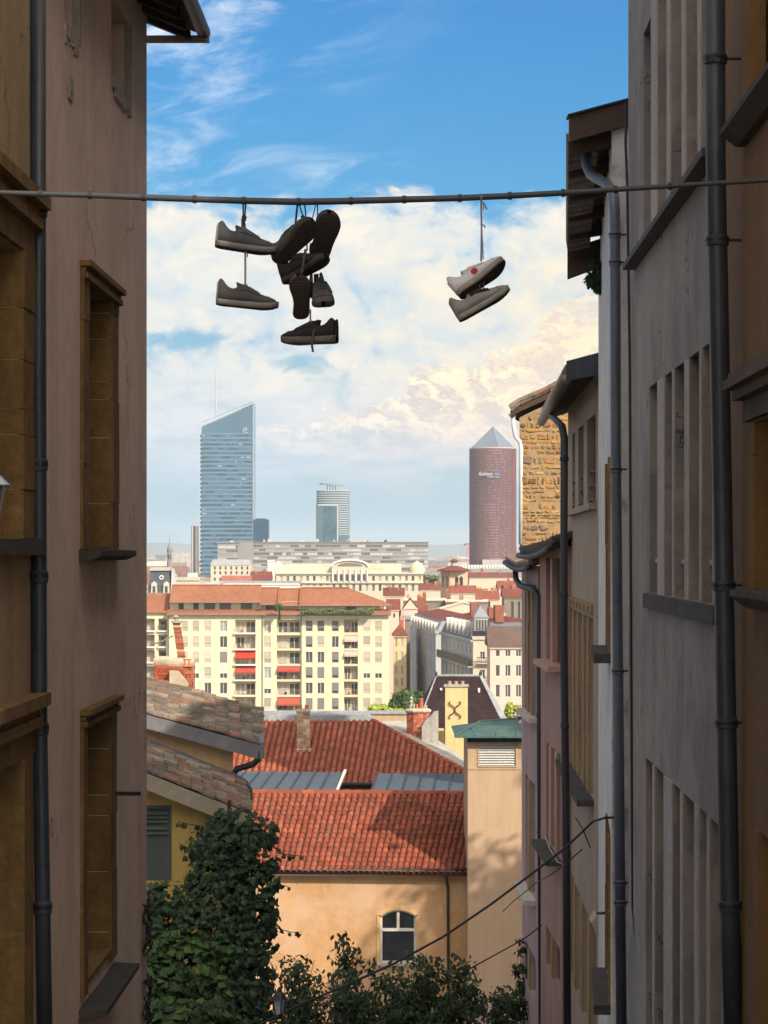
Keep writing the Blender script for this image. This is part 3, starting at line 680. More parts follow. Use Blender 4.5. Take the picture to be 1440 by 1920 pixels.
hs += tall_group(Ff, t, [(985, 991), (995, 1003)], fz(985, 1450), fz(984, 1652), sille=.3, sillm=PALEC)
hs += tall_group(Ff, t, [(985, 991), (995, 1004)], fz(985, 1760), 28.5, sill=False)
fe = P(0, 1062, 65).z
mb = MB(); mb.wall(Ff, 0, Ff.len, 24, fe, hs, .18); mb.body(Ff, 0, Ff.len, 24, fe, 6.5); mb.build('wall', MAUVE, t)
mb = MB(); mb.fbox(Ff, Ff.len - .12, Ff.len + .02, 24, fe - .02, -.3, .012); mb.build('corner_strip', PALEC, t)
a_, b_ = Vector(P(1000, 1060, 61.8)), Vector(P(951, 1060, 67.6))
sagroof(t, Vector((a_.x, a_.y, 0)), Vector((b_.x, b_.y, 0)), P(0, 1062, 62).z, P(0, 1053, 67.6).z, 0, .3, WOOD, back=5)
mb = MB(); mb.hexa([P(952, 1058, 67.6), P(1000, 1075, 67.6), P(1000, 1075, 67.75), P(952, 1058, 67.75), P(950, 1050, 67.6), P(1000, 1045, 67.6), P(1000, 1045, 67.75), P(950, 1050, 67.75)]); mb.build('verge_board', WOOD, t)
YD = 61.3
downpipe('dark drainpipe with an elbow between the salmon and mauve houses', [P(966, 1062, 66), P(967, 1085, 66), P(975, 1098, 64.5), P(1000, 1105, 62), P(1011, 1118, YD), P(1012, 1400, YD), P(1016, 2000, YD)], .075, [P(0, y, YD).z for y in (1340, 1560, 1810)], m=mat('near_black_zinc', (1, 1, 1)))
# ================================================================== overhead cable with shoes
WY = 11.8
WIRE = [(-95, 358, 4.5), (0, 361, 4.5), (75, 363.5, 5), (170, 366, 5.5), (270, 370, 6), (365, 373.5, 6), (460, 376.5, 6.3), (560, 378.5, 6.5), (650, 377, 6.3), (760, 374, 6.2), (860, 371.5, 6), (960, 367, 5.8), (1060, 361.5, 5.5), (1160, 355, 5), (1325, 344.5, 4.5), (1440, 338, 4.2), (1560, 332, 4.2)]
def wirez(px):
    for (a, ya, _), (b, yb, _) in zip(WIRE, WIRE[1:]):
        if a <= px <= b: return ya + (yb - ya) * (px - a) / (b - a)
t = thing('overhead_cable', 'thick dark cable slung across the alley with clamp rings along it', 'cable', P(560, 378, WY))
mb = MB(); mb.tube([P(x, y, WY) for x, y, r in WIRE], [r / F * WY for x, y, r in WIRE], 10); mb.build('cable', mat('grey_cable_sheath', (.034, .039, .044), rough=.45, var=.15, fine=.1, fs=40, bump=.2), t, smooth=True)
for x in (76, 169, 269, 365, 457, 560, 658, 758, 862, 956, 1056, 1154, 1256):
    a, b = P(x - 3.5, wirez(x - 3.5), WY), P(x + 3.5, wirez(x + 3.5), WY); mb = MB(); mb.tube([a, b], .0195, 10); mb.build('clamp_ring', BLACK, t)
for sx, nx in ((-95, -1), (1560, 1)):
    mb = MB(); p = P(sx, wirez(sx) if 0 < sx < 1440 else (358 if sx < 0 else 332), WY); mb.tube([p, p + Vector((.35 * nx, 0, .05))], .02, 8); mb.build('wall_hook', BLACK, t)

# shoes: x towards the toe, y across, z up; heel at 0, toe at 1 (unit length), then placed
import itertools
SOLE_W = [(0.0, .04), (.012, .10), (.05, .142), (.12, .158), (.25, .156), (.38, .152), (.5, .164), (.62, .188), (.72, .204), (.82, .200), (.90, .176), (.955, .135), (.985, .085), (1.0, .03)]
def width(x):
    for (a, wa), (b, wb) in zip(SOLE_W, SOLE_W[1:]):
        if a <= x <= b: return wa + (wb - wa) * (x - a) / (b - a)
    return .01
HT = [(0.0, .33), (.02, .38), (.05, .40), (.09, .37), (.14, .30), (.20, .26), (.27, .255), (.34, .30), (.40, .335), (.46, .325), (.54, .285), (.62, .245), (.72, .205), (.82, .180), (.90, .158), (.96, .125), (1.0, .09)]
def height(x):
    for (a, wa), (b, wb) in zip(HT, HT[1:]):
        if a <= x <= b: return wa + (wb - wa) * (x - a) / (b - a)
    return .06
def bend(x, y): return y + .035 * math.sin(math.pi * min(max((x - .1) / .9, 0), 1)) * 1.0   # inner curve of the foot
def shoe(label, px, py, T, U, length, ms, opts=(), laces=(), th=.085, name='sneaker', hs=1.0):
    """px, py: where the middle of the sole shows in the photograph; T: toe direction, U: up through the foot, as (right, away, up)"""
    UPM, SOM, IN, TRIM = ms
    c = P(px, py, WY + 0.0); T = Vector(T).normalized(); U = Vector(U); U = (U - T * U.dot(T)).normalized(); Sd = U.cross(T)
    t = thing(name, label, 'shoe', c, 'shoes hanging from the cable')
    def w(x, y, z): return c + (T * (x - .5) + Sd * y + U * z) * length
    N = 26; xs_ = [0.5 - 0.5 * math.cos(math.pi * i / N) for i in range(N + 1)]
    # sole: rounded slab with a flared, slightly upturned toe
    mb = MB(); K = []
    for x in xs_:
        wd = width(x); lift = .05 * max(0, (x - .72) / .28) ** 2 + .012 * max(0, (.1 - x) / .1)
        row = []
        for (fy, fz) in ((0, 0), (.82, 0), (.97, .012), (1.02, .045), (1.0, th), (.93, th + .01), (0, th + .01)):
            row.append((wd * fy, lift + fz * (1 if fz < .03 else 1)))
        K.append((x, row))
    def skin(K, mb):
        n = len(K[0][1]); idx = []
        for x, row in K:
            r = [w(x, bend(x, y), z * 1) for y, z in row] + [w(x, bend(x, -y), z) for y, z in row[::-1]]
            idx.append(r)
        m_ = len(idx[0]); mb.add([p for r in idx for p in r], [(i * m_ + k, i * m_ + (k + 1) % m_, (i + 1) * m_ + (k + 1) % m_, (i + 1) * m_ + k) for i in range(len(idx) - 1) for k in range(m_)])
    skin(K, mb); so_ = mb.build('sole', SOM, t, smooth=True)
    # dark outsole plate, then bars across the underside
    mb = MB(); lo, ro = [], []
    for x in xs_:
        wd = width(x) * .84; lift = .05 * max(0, (x - .72) / .28) ** 2 + .012 * max(0, (.1 - x) / .1) - .003; lo.append(w(x, bend(x, -wd), lift)); ro.append(w(x, bend(x, wd), lift))
    for a, b, c_, d in zip(lo, lo[1:], ro[1:], ro): mb.quad(a, b, c_, d)
    mb.build('outsole', SOLEB if IN is SOLEB else SOM if SOM in (SOLEB,) or IN is BLK and UPM is BLK else IN, so_)
    mb = MB()
    for i in range(14):
        x = .07 + i * .063; wd = width(x) * .66; lift = .05 * max(0, (x - .72) / .28) ** 2
        mb.hexa([w(x, bend(x, -wd), lift - .004), w(x + .03, bend(x, -wd), lift - .004), w(x + .03, bend(x, wd), lift - .004), w(x, bend(x, wd), lift - .004), w(x, bend(x, -wd), lift + .004), w(x + .03, bend(x, -wd), lift + .004), w(x + .03, bend(x, wd), lift + .004), w(x, bend(x, wd), lift + .004)])
    mb.build('tread', SOM if UPM is BLK or UPM is GREYC2 and SOM is SOLEB else IN, so_, kind='stuff')
    # foxing line
    # upper
    mb = MB(); K = []
    for x in xs_:
        if x > .985: continue
        xx = max(x, .015); wd = width(xx) * .95; h = th + (height(xx) - .06) * hs; zb = th; o = 1 - min(max((xx - .33) / .07, 0), 1)
        closed = [(wd, zb), (wd * 1.0, zb + (h - zb) * .42), (wd * .86, zb + (h - zb) * .78), (wd * .55, zb + (h - zb) * .96), (wd * .28, h), (0, h)]
        opened = [(wd, zb), (wd * 1.0, zb + (h - zb) * .45), (wd * .86, zb + (h - zb) * .85), (wd * .74, h), (wd * .60, h * .97), (wd * .55, zb + .02)]
        row = [(a[0] * (1 - o) + b[0] * o, a[1] * (1 - o) + b[1] * o) for a, b in zip(closed, opened)]
        K.append((xx, row))
    skin(K, mb); up_ = mb.build('upper', UPM, t, smooth=True)
    # tongue
    mb = MB(); hh = lambda x: th + (height(x) - .06) * hs
    mb.hexa([w(.33, bend(.33, -.06), hh(.36) - .05), w(.56, bend(.5, -.045), hh(.56) - .01), w(.56, bend(.5, .045), hh(.56) - .01), w(.33, bend(.33, .06), hh(.36) - .05), w(.30, bend(.33, -.065), hh(.38) + .045), w(.56, bend(.5, -.045), hh(.56) + .02), w(.56, bend(.5, .045), hh(.56) + .02), w(.30, bend(.33, .065), hh(.38) + .045)]); mb.build('tongue', UPM, t)
    # lace bars
    for i in range(5):
        x = .41 + i * .052; z = hh(x) + .012; wd = width(x) * .5; mb = MB()
        mb.tube([w(x, bend(x, -wd), z - .03), w(x + .01, bend(x, -wd * .4), z + .006), w(x + .015, bend(x, wd * .4), z + .006), w(x + .02, bend(x, wd), z - .03)], .011 * length, 5); mb.build('lace', TRIM, t)
    # eyelet stays: thin raised strips on both sides
    for sg in (-1, 1):
        mb = MB(); pts0, pts1 = [], []
        for x in (.36, .45, .54, .63, .68):
            wd = width(x) * .95; z = th + (height(x) - .06) * hs; pts0.append(w(x, bend(x, sg * wd * .60), z * .985 + .004)); pts1.append(w(x, bend(x, sg * wd * .93), th + (z - th) * .70))
        for a, b, c_, d in zip(pts0, pts0[1:], pts1[1:], pts1):
            off = (Sd * sg + U).normalized() * .012 * length; mb.hexa([a, b, c_, d, a + off, b + off, c_ + off, d + off])
        mb.build('eyelet_strip', IN if 'stay' in opts else UPM, t)
    # heel tab and toe cap seam
    mb = MB(); h = hh(.03) - .05; mb.hexa([w(-.006, -.04, th), w(-.006, .04, th), w(.03, .05, th), w(.03, -.05, th), w(-.004, -.03, h), w(-.004, .03, h), w(.04, .045, h + .03), w(.04, -.045, h + .03)]); mb.build('heel_tab', TRIM if 'tab' in opts else UPM, t)
    mb = MB(); x = .80
    mb.tube([w(x + .03 * math.cos(a * .5), bend(x, width(x) * .97 * math.sin(a)), th + (height(x) - .06) * hs * (math.cos(a) ** .7 if math.cos(a) > 0 else 0) + .004) for a in [(-1.45 + i * .29) for i in range(11)]], .006 * length, 4); mb.build('toe_seam', IN, t)
    if 'dot' in opts:
        mb = MB(); cx, cz, rr = .46, th + .10, .062; sg = opts_side(Sd)
        def surf(x, z):
            wd = width(x) * .95; h_ = th + (height(x) - .06) * hs; q = (z - th) / (h_ - th); y = wd * (1.0 if q < .42 else 1 - (q - .42) / .36 * .14); return w(x, bend(x, sg * (y + .012)), z)
        n = 20; mb.add([surf(cx, cz)] + [surf(cx + rr * math.cos(6.283 * k / n), cz + rr * math.sin(6.283 * k / n)) for k in range(n)], [(0, 1 + k, 1 + (k + 1) % n) for k in range(n)])
        mb.build('round_patch', mat('crimson_patch', (.30, .012, .02), rough=.7, var=.05, fine=.1, bump=.1), up_)
    for ln in laces:   # hanging laces, photograph points at the depth of the cable
        mb = MB(); mb.tube([P(x, y, WY + dz) for x, y, dz in ln[1]], ln[0] / F * WY, 6); mb.build('hanging_lace', TRIM if ln[2] is None else ln[2], t)
    return t
def opts_side(Sd): return 1 if Sd.y < 0 else -1
GREYC = mat('grey_canvas', (.058, .060, .066), rough=.9, var=.15, vs=20, fine=.15, fs=200, bump=.4, bs=300)
GREYC2 = mat('brown_grey_canvas', (.055, .051, .049), rough=.9, var=.15, vs=20, fine=.15, fs=200, bump=.4, bs=300)
SOLEG = mat('grey_rubber', (.13, .122, .112), rough=.7, var=.15, vs=15, fine=.15, fs=90, bump=.2, bs=120)
SOLEW = mat('dirty_white_rubber', (.19, .175, .145), rough=.7, var=.2, vs=15, fine=.15, fs=90, bump=.2, bs=120)
BLK = mat('black_canvas', (.014, .0125, .012), rough=.9, var=.2, vs=20, fine=.2, fs=200, bump=.4, bs=300)
SOLEB = mat('black_rubber', (.026, .021, .019), rough=.75, var=.25, vs=18, fine=.2, fs=80, bump=.3, bs=100)
SOLEM = mat('brown_rubber', (.075, .064, .05), rough=.75, var=.25, vs=18, fine=.2, fs=80, bump=.3, bs=100)
LEAW = mat('dirty_white_leather', (.43, .42, .43), rough=.6, var=.12, vs=14, fine=.12, fs=90, bump=.3, bs=110)
LEAG = mat('grey_leather', (.17, .16, .15), rough=.6, var=.2, vs=14, fine=.15, fs=90, bump=.3, bs=110)
LACE = mat('dark_lace', (.035, .04, .055), rough=.8, var=.1, fine=.2, fs=300, bump=0)
LACEG = mat('grey_lace', (.20, .21, .25), rough=.8, var=.1, fine=.2, fs=300, bump=0)
TABW = mat('pale_heel_tab', (.30, .32, .32), rough=.6, var=.1, fine=.1)
ft = .302
WY = 11.8
shoe('upper grey canvas sneaker of the left pair, toe pointing right under the cable', 461, 471, (1, .25, -.115), (.11, .05, 1), ft, (GREYC, SOLEG, BLK, TABW), ('tab',), [(1.6, [(456, 378, -.03), (456, 400, -.02), (459, 420, 0), (460, 437, 0)], LACE), (1.6, [(461, 378, .03), (459, 405, .0), (457, 425, 0), (454, 440, 0)], LACE), (4.2, [(457, 404, 0), (458, 414, 0)], LACE), (2.8, [(455, 410, 0), (455, 436, 0)], LACE), (1.3, [(452, 412, 0), (463, 407, 0)], LACE)], th=.082)
shoe('lower grey canvas sneaker of the left pair, dangling on a single lace', 463, 577, (1, .1, -.085), (.085, .0, 1), ft, (GREYC2, SOLEG, BLK, TABW), ('tab',), [(2.0, [(460, 468, 0), (460, 538, 0)], LACEG), (1.0, [(464, 470, -.02), (464, 482, -.02)], LACE)], th=.082)
shoe('dark sneaker with its sole towards the viewer, upper left of the middle cluster', 553, 457, (.62, -.48, .62), (-.55, .78, .25), .29, (GREYC2, SOLEB, BLK, LACE), (), [(2.0, [(558, 380, 0), (553, 430, .05)], LACE), (1.4, [(560, 380, 0), (567, 402, 0), (578, 418, .05)], LACE), (3.6, [(566, 404, 0), (574, 416, 0)], LACE)])
shoe('dark sneaker with its oval sole towards the viewer, upper right of the middle cluster', 607, 449, (.20, -.70, .68), (-.12, .72, .70), .30, (BLK, SOLEB, BLK, LACE), (), [(1.0, [(593, 380, 0), (582, 424, .03)], LACE), (1.2, [(595, 380, 0), (596, 414, .02)], LACE)])
shoe('black laced sneaker in the centre of the middle cluster, toe to the right', 575, 512, (.70, -.62, .33), (-.42, .25, .86), .29, (BLK, SOLEB, BLK, LACE), (), [(1.4, [(571, 381, .05), (573, 400, .05), (576, 470, .06)], LACE), (2.6, [(573, 468, -.05), (568, 500, -.09), (566, 512, -.09)], LACE)])
shoe('brown black sneaker hanging toe up with its sole to the viewer', 562, 561, (-.04, -.70, .70), (-.05, .70, .70), .255, (BLK, mat('brown_black_rubber', (.042, .032, .027), rough=.75, var=.25, vs=18, fine=.2, fs=80, bump=.3, bs=100), SOLEB, LACE), (), [(1.0, [(584, 520, .03), (578, 540, .05)], LACEG)])
shoe('small dark sneaker seen from its toe, right of the brown black sole', 600, 566, (.14, -.86, -.34), (-.02, -.36, .9), .27, (GREYC2, SOLEB, BLK, LACE), (), [(1.2, [(602, 518, .03), (607, 532, 0), (605, 540, 0)], LACEG), (1.0, [(597, 524, 0), (600, 532, 0)], LACEG)])
shoe('black sneaker lowest in the cluster, toe to the left with a loose lace', 580, 645, (-.88, .42, .0), (.05, .0, 1), .295, (BLK, SOLEM, BLK, LACE), (), [(1.7, [(582, 580, 0), (582, 612, 0)], LACEG), (2.2, [(592, 612, -.05), (587, 625, -.08), (585, 648, -.09), (587, 660, -.09)], LACE), (3.2, [(582, 606, 0), (594, 612, -.04)], LACE)], th=.10, hs=.9)
shoe('white sneaker with a round crimson patch, upper one of the right pair', 907, 526, (.80, .10, .60), (-.52, .42, .70), .285, (LEAW, SOLEW, SOLEB, LACEG), ('dot',), [(2.0, [(903, 368, -.02), (902, 380, 0), (903, 430, 0), (902, 490, 0)], LACEG), (1.2, [(904, 440, 0), (906, 486, 0)], LACEG), (1.5, [(903, 379, 0), (908, 381, 0), (913, 393, 0)], LACEG), (1.2, [(903, 381, 0), (907, 386, 0), (906, 394, 0)], LACEG), (1.3, [(904, 422, 0), (907, 422, 0), (910, 427, 0)], LACEG)], th=.085)
shoe('grey leather sneaker hanging beneath the white sneaker', 911, 576, (.86, .05, .50), (-.46, .08, .88), .29, (LEAG, SOLEW, BLK, LACEG), ('stay',), [(1.5, [(907, 528, 0), (906, 548, -.02)], LACE), (1.5, [(900, 528, 0), (898, 550, -.02)], LACE)], th=.085)
# ================================================================== roofs and houses below the alley
def plane_hit(p0, n, px, py):
    r = Vector(((px - HX) / F, 1, -(py - HY) / F)); c = Vector((0, 0, EYE)); return c + r * ((p0 - c).dot(n) / r.dot(n))
def lerp(a, b, t): return a + (b - a) * t
def tile_mesh(name, m, ln, w, h, seg=6, lip=.012):
    """half-round clay tile, tapered, open below, with a thick front lip; x runs down the slope from 0 to ln"""
    mb = MB(); rows = []
    for x, k in ((0, .84), (ln, 1.0)):
        for t_ in (0, lip): rows.append([Vector((x, (w / 2 - t_) * k * -math.cos(math.pi * i / seg), (h - t_) * k * math.sin(math.pi * i / seg))) for i in range(seg + 1)])
    n = seg + 1; pts = [p for r in rows for p in r]
    fs = [(i, i + 1, 2 * n + i + 1, 2 * n + i) for i in range(seg)] + [(n + i, 3 * n + i, 3 * n + i + 1, n + i + 1) for i in range(seg)] + [(2 * n + i, 2 * n + i + 1, 3 * n + i + 1, 3 * n + i) for i in range(seg)]
    mb.add(pts, fs); return mb.mesh(name, m, False)
def tiles(par, A, B, Cc, D, ncol, nrow, w, m, h=.07, keep=None, jx=.0, jr=.0, cap=300, over=1.25, skip=0.0):
    """A,B: top left/right, Cc,D: bottom left/right of the slope. Columns run from the top edge to the bottom edge."""
    cells = []
    for r in range(nrow - 1, -1, -1):
        for c in range(ncol):
            if random.random() < skip: continue
            u = (c + .5) / ncol; a = lerp(A, B, u); b = lerp(Cc, D, u)
            p = lerp(a, b, (r) / nrow); q = lerp(a, b, (r + 1) / nrow)
            mid = (p + q) / 2
            if keep and not keep(HX + mid.x / mid.y * F, HY - (mid.z - EYE) / mid.y * F): continue
            ax = (q - p).normalized(); acr = (lerp(B, D, .5) - lerp(A, Cc, .5)).normalized(); up = ax.cross(acr)
            if up.z < 0: up = -up
            y = up.cross(ax).normalized()
            ln = (q - p).length
            j = Vector((jit(jx), jit(jx), jit(jx) * .5))
            x2 = (ax + y * jit(jr) + up * (.03 + jit(jr) * .5)).normalized(); y2 = (y - x2 * y.dot(x2)).normalized(); z2 = x2.cross(y2)
            cells.append((mrot(x2, y2, z2, p + j + up * .01), ln * over))
    if not cells: return
    L0 = cells[0][1]; me = tile_mesh('tile', m, L0, w, h)
    for k, (M_, ln) in enumerate(cells):
        if k < cap: inst('tile', me, par, M_)
    rest = cells[cap:]
    if rest:
        mb = MB(); base = [Vector(v.co) for v in me.vertices]; fs = [tuple(p.vertices) for p in me.polygons]
        for M_, ln in rest: mb.cr = random.random(); mb.add([M_ @ v for v in base], fs)
        mb.build('tiles_beyond', m, par, kind='stuff')
def slab(A, B, Cc, D, th=.12, dn=.02):
    n = (B - A).cross(Cc - A).normalized(); n = n if n.z > 0 else -n
    mb = MB(); o = n * -dn; mb.hexa([p + o - n * th for p in (A, B, D, Cc)] + [p + o for p in (A, B, D, Cc)]); return mb
RED = mat('red_clay_tile', (.5, .12, .06), rough=.85, pal=[(.235, .062, .034), (.215, .056, .032), (.25, .07, .038), (.225, .062, .036), (.20, .052, .03), (.24, .075, .045)], var=.16, vs=.7, fine=.14, fs=14, bump=.3, bs=40, blotch=((.085, .045, .034), 1.3, .53, .72, .7), grime=((.13, .085, .06), 1.2, .56, .72, .4))
APRI = mat('apricot_render', (.43, .26, .13), var=.14, vs=.45, fine=.08, fs=5, bump=.25, streak=.10, ss=1.2, blotch=((.47, .33, .225), .5, .44, .66, .8), grime=((.33, .17, .085), .5, .55, .75, .35))
PEACH = mat('peach_render', (.40, .285, .19), var=.09, vs=.4, fine=.04, bump=.15, streak=.08, blotch=((.40, .275, .20), .5, .45, .7, .6))
YELLW = mat('sun_yellow_render', (.46, .32, .10), var=.12, vs=.8, fine=.08, bump=.25, streak=.15)
FASC = mat('grey_fascia_board', (.155, .155, .17), rough=.7, var=.2, vs=2, fine=.12, bump=.3, streak=.1)
BEIGEF = mat('beige_fascia_board', (.30, .26, .20), rough=.8, var=.15, vs=2, fine=.12, bump=.3)
CEM = mat('pale_cement', (.33, .32, .29), rough=.9, var=.2, vs=1.5, fine=.15, bump=.5, streak=.25)

def oldroof(par, NL, NR, FR, px_l, w, ncol, nrow, fasc):
    n = (NR - NL).cross(FR - NR).normalized()
    FL = FR + (NL - NR)
    slab(FL, FR, NL, NR, .14, .0).build('roof', WOOD, par)
    # columns run down to the right: top edge = left side, bottom edge = right side
    tiles(par.children[-1] if par.children else par, FL, NL, FR, NR, nrow, ncol, w, TILE_OLD, h=.085, jx=.022, jr=.07, over=1.3)
    d = (NR - NL); f = MB()
    f.prism([NL + Vector((0, -.06, -.02)), NR + Vector((0, -.06, -.02)), NR + Vector((0, -.06, -.30)), NL + Vector((0, -.06, -.30))], (0, .06, 0)); f.build('fascia', fasc, par)
    return FL
# -- house with the upper old roof
NL, NR, FR = P(140, 1301, 50), P(488, 1396, 50), P(486, 1331, 52.1)
t = thing('old_tiled_house', 'house under the upper roof of weathered grey brown clay tiles, left of the red roofs', 'house', P(300, 1700, 51))
oldroof(t, NL, NR, FR, 277, .24, 15, 10, FASC)
mb = MB(); zb = 25; a, b = P(100, 0, 50.25), P(437, 0, 50.25)
mb.prism([(a.x, 50.25, zb), (b.x, 50.25, zb), (b.x, 50.25, P(0, 1400, 50.25).z), (a.x, 50.25, P(0, 1306, 50.25).z)], (-.5, 3.6, 0)); mb.build('wall', mat('sandy_orange_render', (.46, .30, .15), var=.14, vs=.8, fine=.08, bump=.3, streak=.15), t)
mb = MB(); mb.prism([NR + Vector((.0, -.1, .05)), NR + Vector((.09, -.1, .07)), NR + Vector((.09, -.1, -.28)), NR + Vector((0, -.1, -.28))], FR - NR + Vector((0, .2, 0))); mb.build('gutter', FASC, t)
mb = MB(); mb.tube([P(486, 1408, 50), P(484, 1424, 50), P(474, 1433, 50), P(458, 1438, 50.1), P(444, 1442, 50.2), P(438, 1452, 50.2), P(437, 1700, 50.2)], .066, 9); mb.build('downpipe', mat('near_black_zinc', (1, 1, 1)), t, smooth=True)
# -- ivy covered yellow house with the lower old roof
NL2, NR2, FR2 = P(140, 1394, 42), P(466, 1523, 42), P(452, 1468, 43.5)
t = thing('yellow_house', 'yellow house under the lower weathered tile roof with a green shutter and climbing ivy', 'house', P(300, 1800, 43))
oldroof(t, NL2, NR2, FR2, 277, .23, 14, 9, BEIGEF)
mb = MB(); sh = Fr((P(100, 0, 42.3).x, 42.3), (P(448, 0, 42.3).x, 42.3)); sh.n = Vector((0, -1, 0))
zt0, zt1 = P(0, 1385, 42.3).z, P(0, 1525, 42.3).z
wy = [(sh.s_(278) - .25, sh.s_(322), sh.hit(300, 1652)[1], sh.hit(300, 1510)[1])]
mb.prism([sh.p(0, 26), sh.p(wy[0][0], 26), sh.p(wy[0][0], sh.hit(250, 1452)[1]), sh.p(0, zt0)], (0, 1, 0))
mb.prism([sh.p(wy[0][1], 26), sh.p(sh.len, 26), sh.p(sh.len, zt1), sh.p(wy[0][1], sh.hit(322, 1478)[1])], (0, 1, 0))
mb.prism([sh.p(wy[0][0], wy[0][3]), sh.p(wy[0][1], wy[0][3]), sh.p(wy[0][1], sh.hit(322, 1478)[1]), sh.p(wy[0][0], sh.hit(250, 1452)[1])], (0, 1, 0))
mb.prism([sh.p(wy[0][0], 26), sh.p(wy[0][1], 26), sh.p(wy[0][1], wy[0][2]), sh.p(wy[0][0], wy[0][2])], (0, 1, 0))
mb.prism([(sh.p(sh.len, 26)), sh.p(sh.len, zt1), sh.p(sh.len, zt1) + Vector((0, 2.2, 0)), sh.p(sh.len, 26) + Vector((0, 2.2, 0))], (-.3, 0, 0))
mb.build('wall', YELLW, t)
GREENSH = mat('dark_green_shutter', (.075, .095, .085), rough=.6, var=.12, fine=.08, streak=.1)
mb = MB(); w = wy[0]; mb.fbox(sh, w[0], w[1], w[2], w[3], -.10, -.06); s_ = mb.build('shutter', GREENSH, t)
mb = MB(); mb.fbox(sh, w[1] - .05, w[1], w[2], w[3], -.058, -.01); mb.fbox(sh, w[0], w[1] - .052, w[3] - .06, w[3], -.058, -.01); mb.build('frame', GREENSH, s_)
for y in (1522, 1529, 1537, 1550, 1559):
    mb = MB(); z = sh.hit(300, y)[1]; mb.prism([sh.p(w[0], z, -.055), sh.p(w[0], z - .055, -.012), sh.p(w[0], z - .06, -.02), sh.p(w[0], z - .005, -.06)], (w[1] - w[0] - .06, 0, 0)); mb.build('slat', GREENSH, s_)
mb = MB(); mb.tube([P(140, 1338, 43.7), P(277, 1392, 43.7), P(440, 1457, 43.7), P(460, 1468, 43.5), P(467, 1482, 43.2), P(466, 1540, 42.6)], .062, 9); mb.build('gutter', ZINC, t, smooth=True)
mb = MB(); mb.tube([NR2 + Vector((.03, -.02, -.02)), FR2 + Vector((.05, .1, -.02))], .03, 6); mb.build('eave_trim', CEM, t)

# -- chimney group beyond the upper old roof
BRICK = mat('orange_brick', (.42, .12, .055), rough=.9, pal=[(.36, .09, .04), (.28, .075, .04), (.38, .12, .06), (.20, .065, .045), (.30, .11, .06)], var=.15, fine=.15, bump=.3)
MORT = mat('lime_mortar', (.42, .36, .28), rough=.95, var=.2, vs=3, fine=.2, bump=.5)
def bricks(par, c, r, z0, z1, seg, courses, m=BRICK, name='brick', rot=0.0, gap=.012, per=3):
    """bricks laid round a many-sided or square stack, all joined: too small to pick apart"""
    mb = MB(); ch = (z1 - z0) / courses
    for k in range(courses):
        for j in range(seg):
            a0, a1 = 6.28319 * j / seg + rot, 6.28319 * (j + 1) / seg + rot
            p, q = Vector((math.cos(a0), math.sin(a0), 0)) * r, Vector((math.cos(a1), math.sin(a1), 0)) * r
            nrm = ((p + q) / 2).normalized(); off = (k % 2) * .5 / per
            for i in range(per + 1):
                u0, u1 = max(0, i / per - off) , min(1, (i + 1) / per - off)
                if u1 - u0 < .05: continue
                mb.cr = random.random(); g_ = gap / (q - p).length
                a, b = p + (q - p) * (u0 + g_ / 2), p + (q - p) * (u1 - g_ / 2); pr = nrm * (.012 + jit(.006))
                zz0, zz1 = z0 + k * ch + gap / 2, z0 + (k + 1) * ch - gap / 2
                cc = Vector(c)
                mb.hexa([cc + a - nrm * .03 + Vector((0, 0, zz0)), cc + b - nrm * .03 + Vector((0, 0, zz0)), cc + b + pr + Vector((0, 0, zz0)), cc + a + pr + Vector((0, 0, zz0)), cc + a - nrm * .03 + Vector((0, 0, zz1)), cc + b - nrm * .03 + Vector((0, 0, zz1)), cc + b + pr + Vector((0, 0, zz1)), cc + a + pr + Vector((0, 0, zz1))])
    mb.build('bricks', m, par, kind='stuff')
def stack(par, c, r, z0, z1, seg, courses, m=BRICK, rot=0.0, core=MORT, cap=True, per=3):
    mb = MB(); mb.lathe(c, [(r - .002, z0), (r - .002, z1)], seg, rot); o = mb.build('chimney_stack', core, par)
    bricks(o, c, r, z0, z1, seg, courses, m, rot=rot, per=per)
    if cap:
        mb = MB(); mb.lathe(c, [(r * 1.06, z1), (r * 1.16, z1 + .06), (r * 1.16, z1 + .13), (r * .9, z1 + .2)], seg, rot); mb.build('cap', MORT, par)
    return o
POT = mat('clay_chimney_pot', (.42, .15, .08), rough=.85, var=.2, vs=4, fine=.2, bump=.3, blotch=((.30, .22, .17), 4, .5, .7, .6))
def pot(par, c, r, h, m=POT):
    mb = MB(); mb.lathe(c, [(r * 1.15, 0), (r * 1.1, h * .12), (r * .85, h * .2), (r * .72, h * .85), (r * .85, h * .88), (r * .85, h)], 10); mb.build('chimney_pot', m, par)
YC_ = 60
t = thing('brick_chimney_group', 'orange brick chimney block with a row of clay pots rising behind the upper old roof', 'chimney', P(325, 1290, YC_))
for px0, px1, y0, y1, m_ in ((289, 316, 1247, 1300, BRICK), (317, 342, 1250, 1300, BRICK), (342, 362, 1250, 1310, MORT)):
    a, b = P(px0, y1, YC_), P(px1, y0, YC_); c = Vector(((a.x + b.x) / 2, YC_ + .3, 0)); stack(t, c, (b.x - a.x) * .707, a.z, b.z, 4, 8, rot=.7854, core=m_)
mb = MB(); mb.prism([P(316, 1300, YC_ - .1), P(318, 1258, YC_ - .1), P(333, 1258, YC_ - .1), P(352, 1282, YC_ - .1), P(352, 1306, YC_ - .1)], (0, .3, 0)); mb.build('mortar_haunch', MORT, t)
for px in (296, 303, 311, 322, 330, 338, 347, 355): pot(t, P(px, 1249 + (px > 318) * 1, YC_ + .2), .075, .19)
t = thing('leaning_chimney', 'tall thin leaning brick chimney with a cowl above the clay pots', 'chimney', P(338, 1248, 61))
mb = MB(); q = [P(343, 1250, 61), P(331, 1168, 61)]
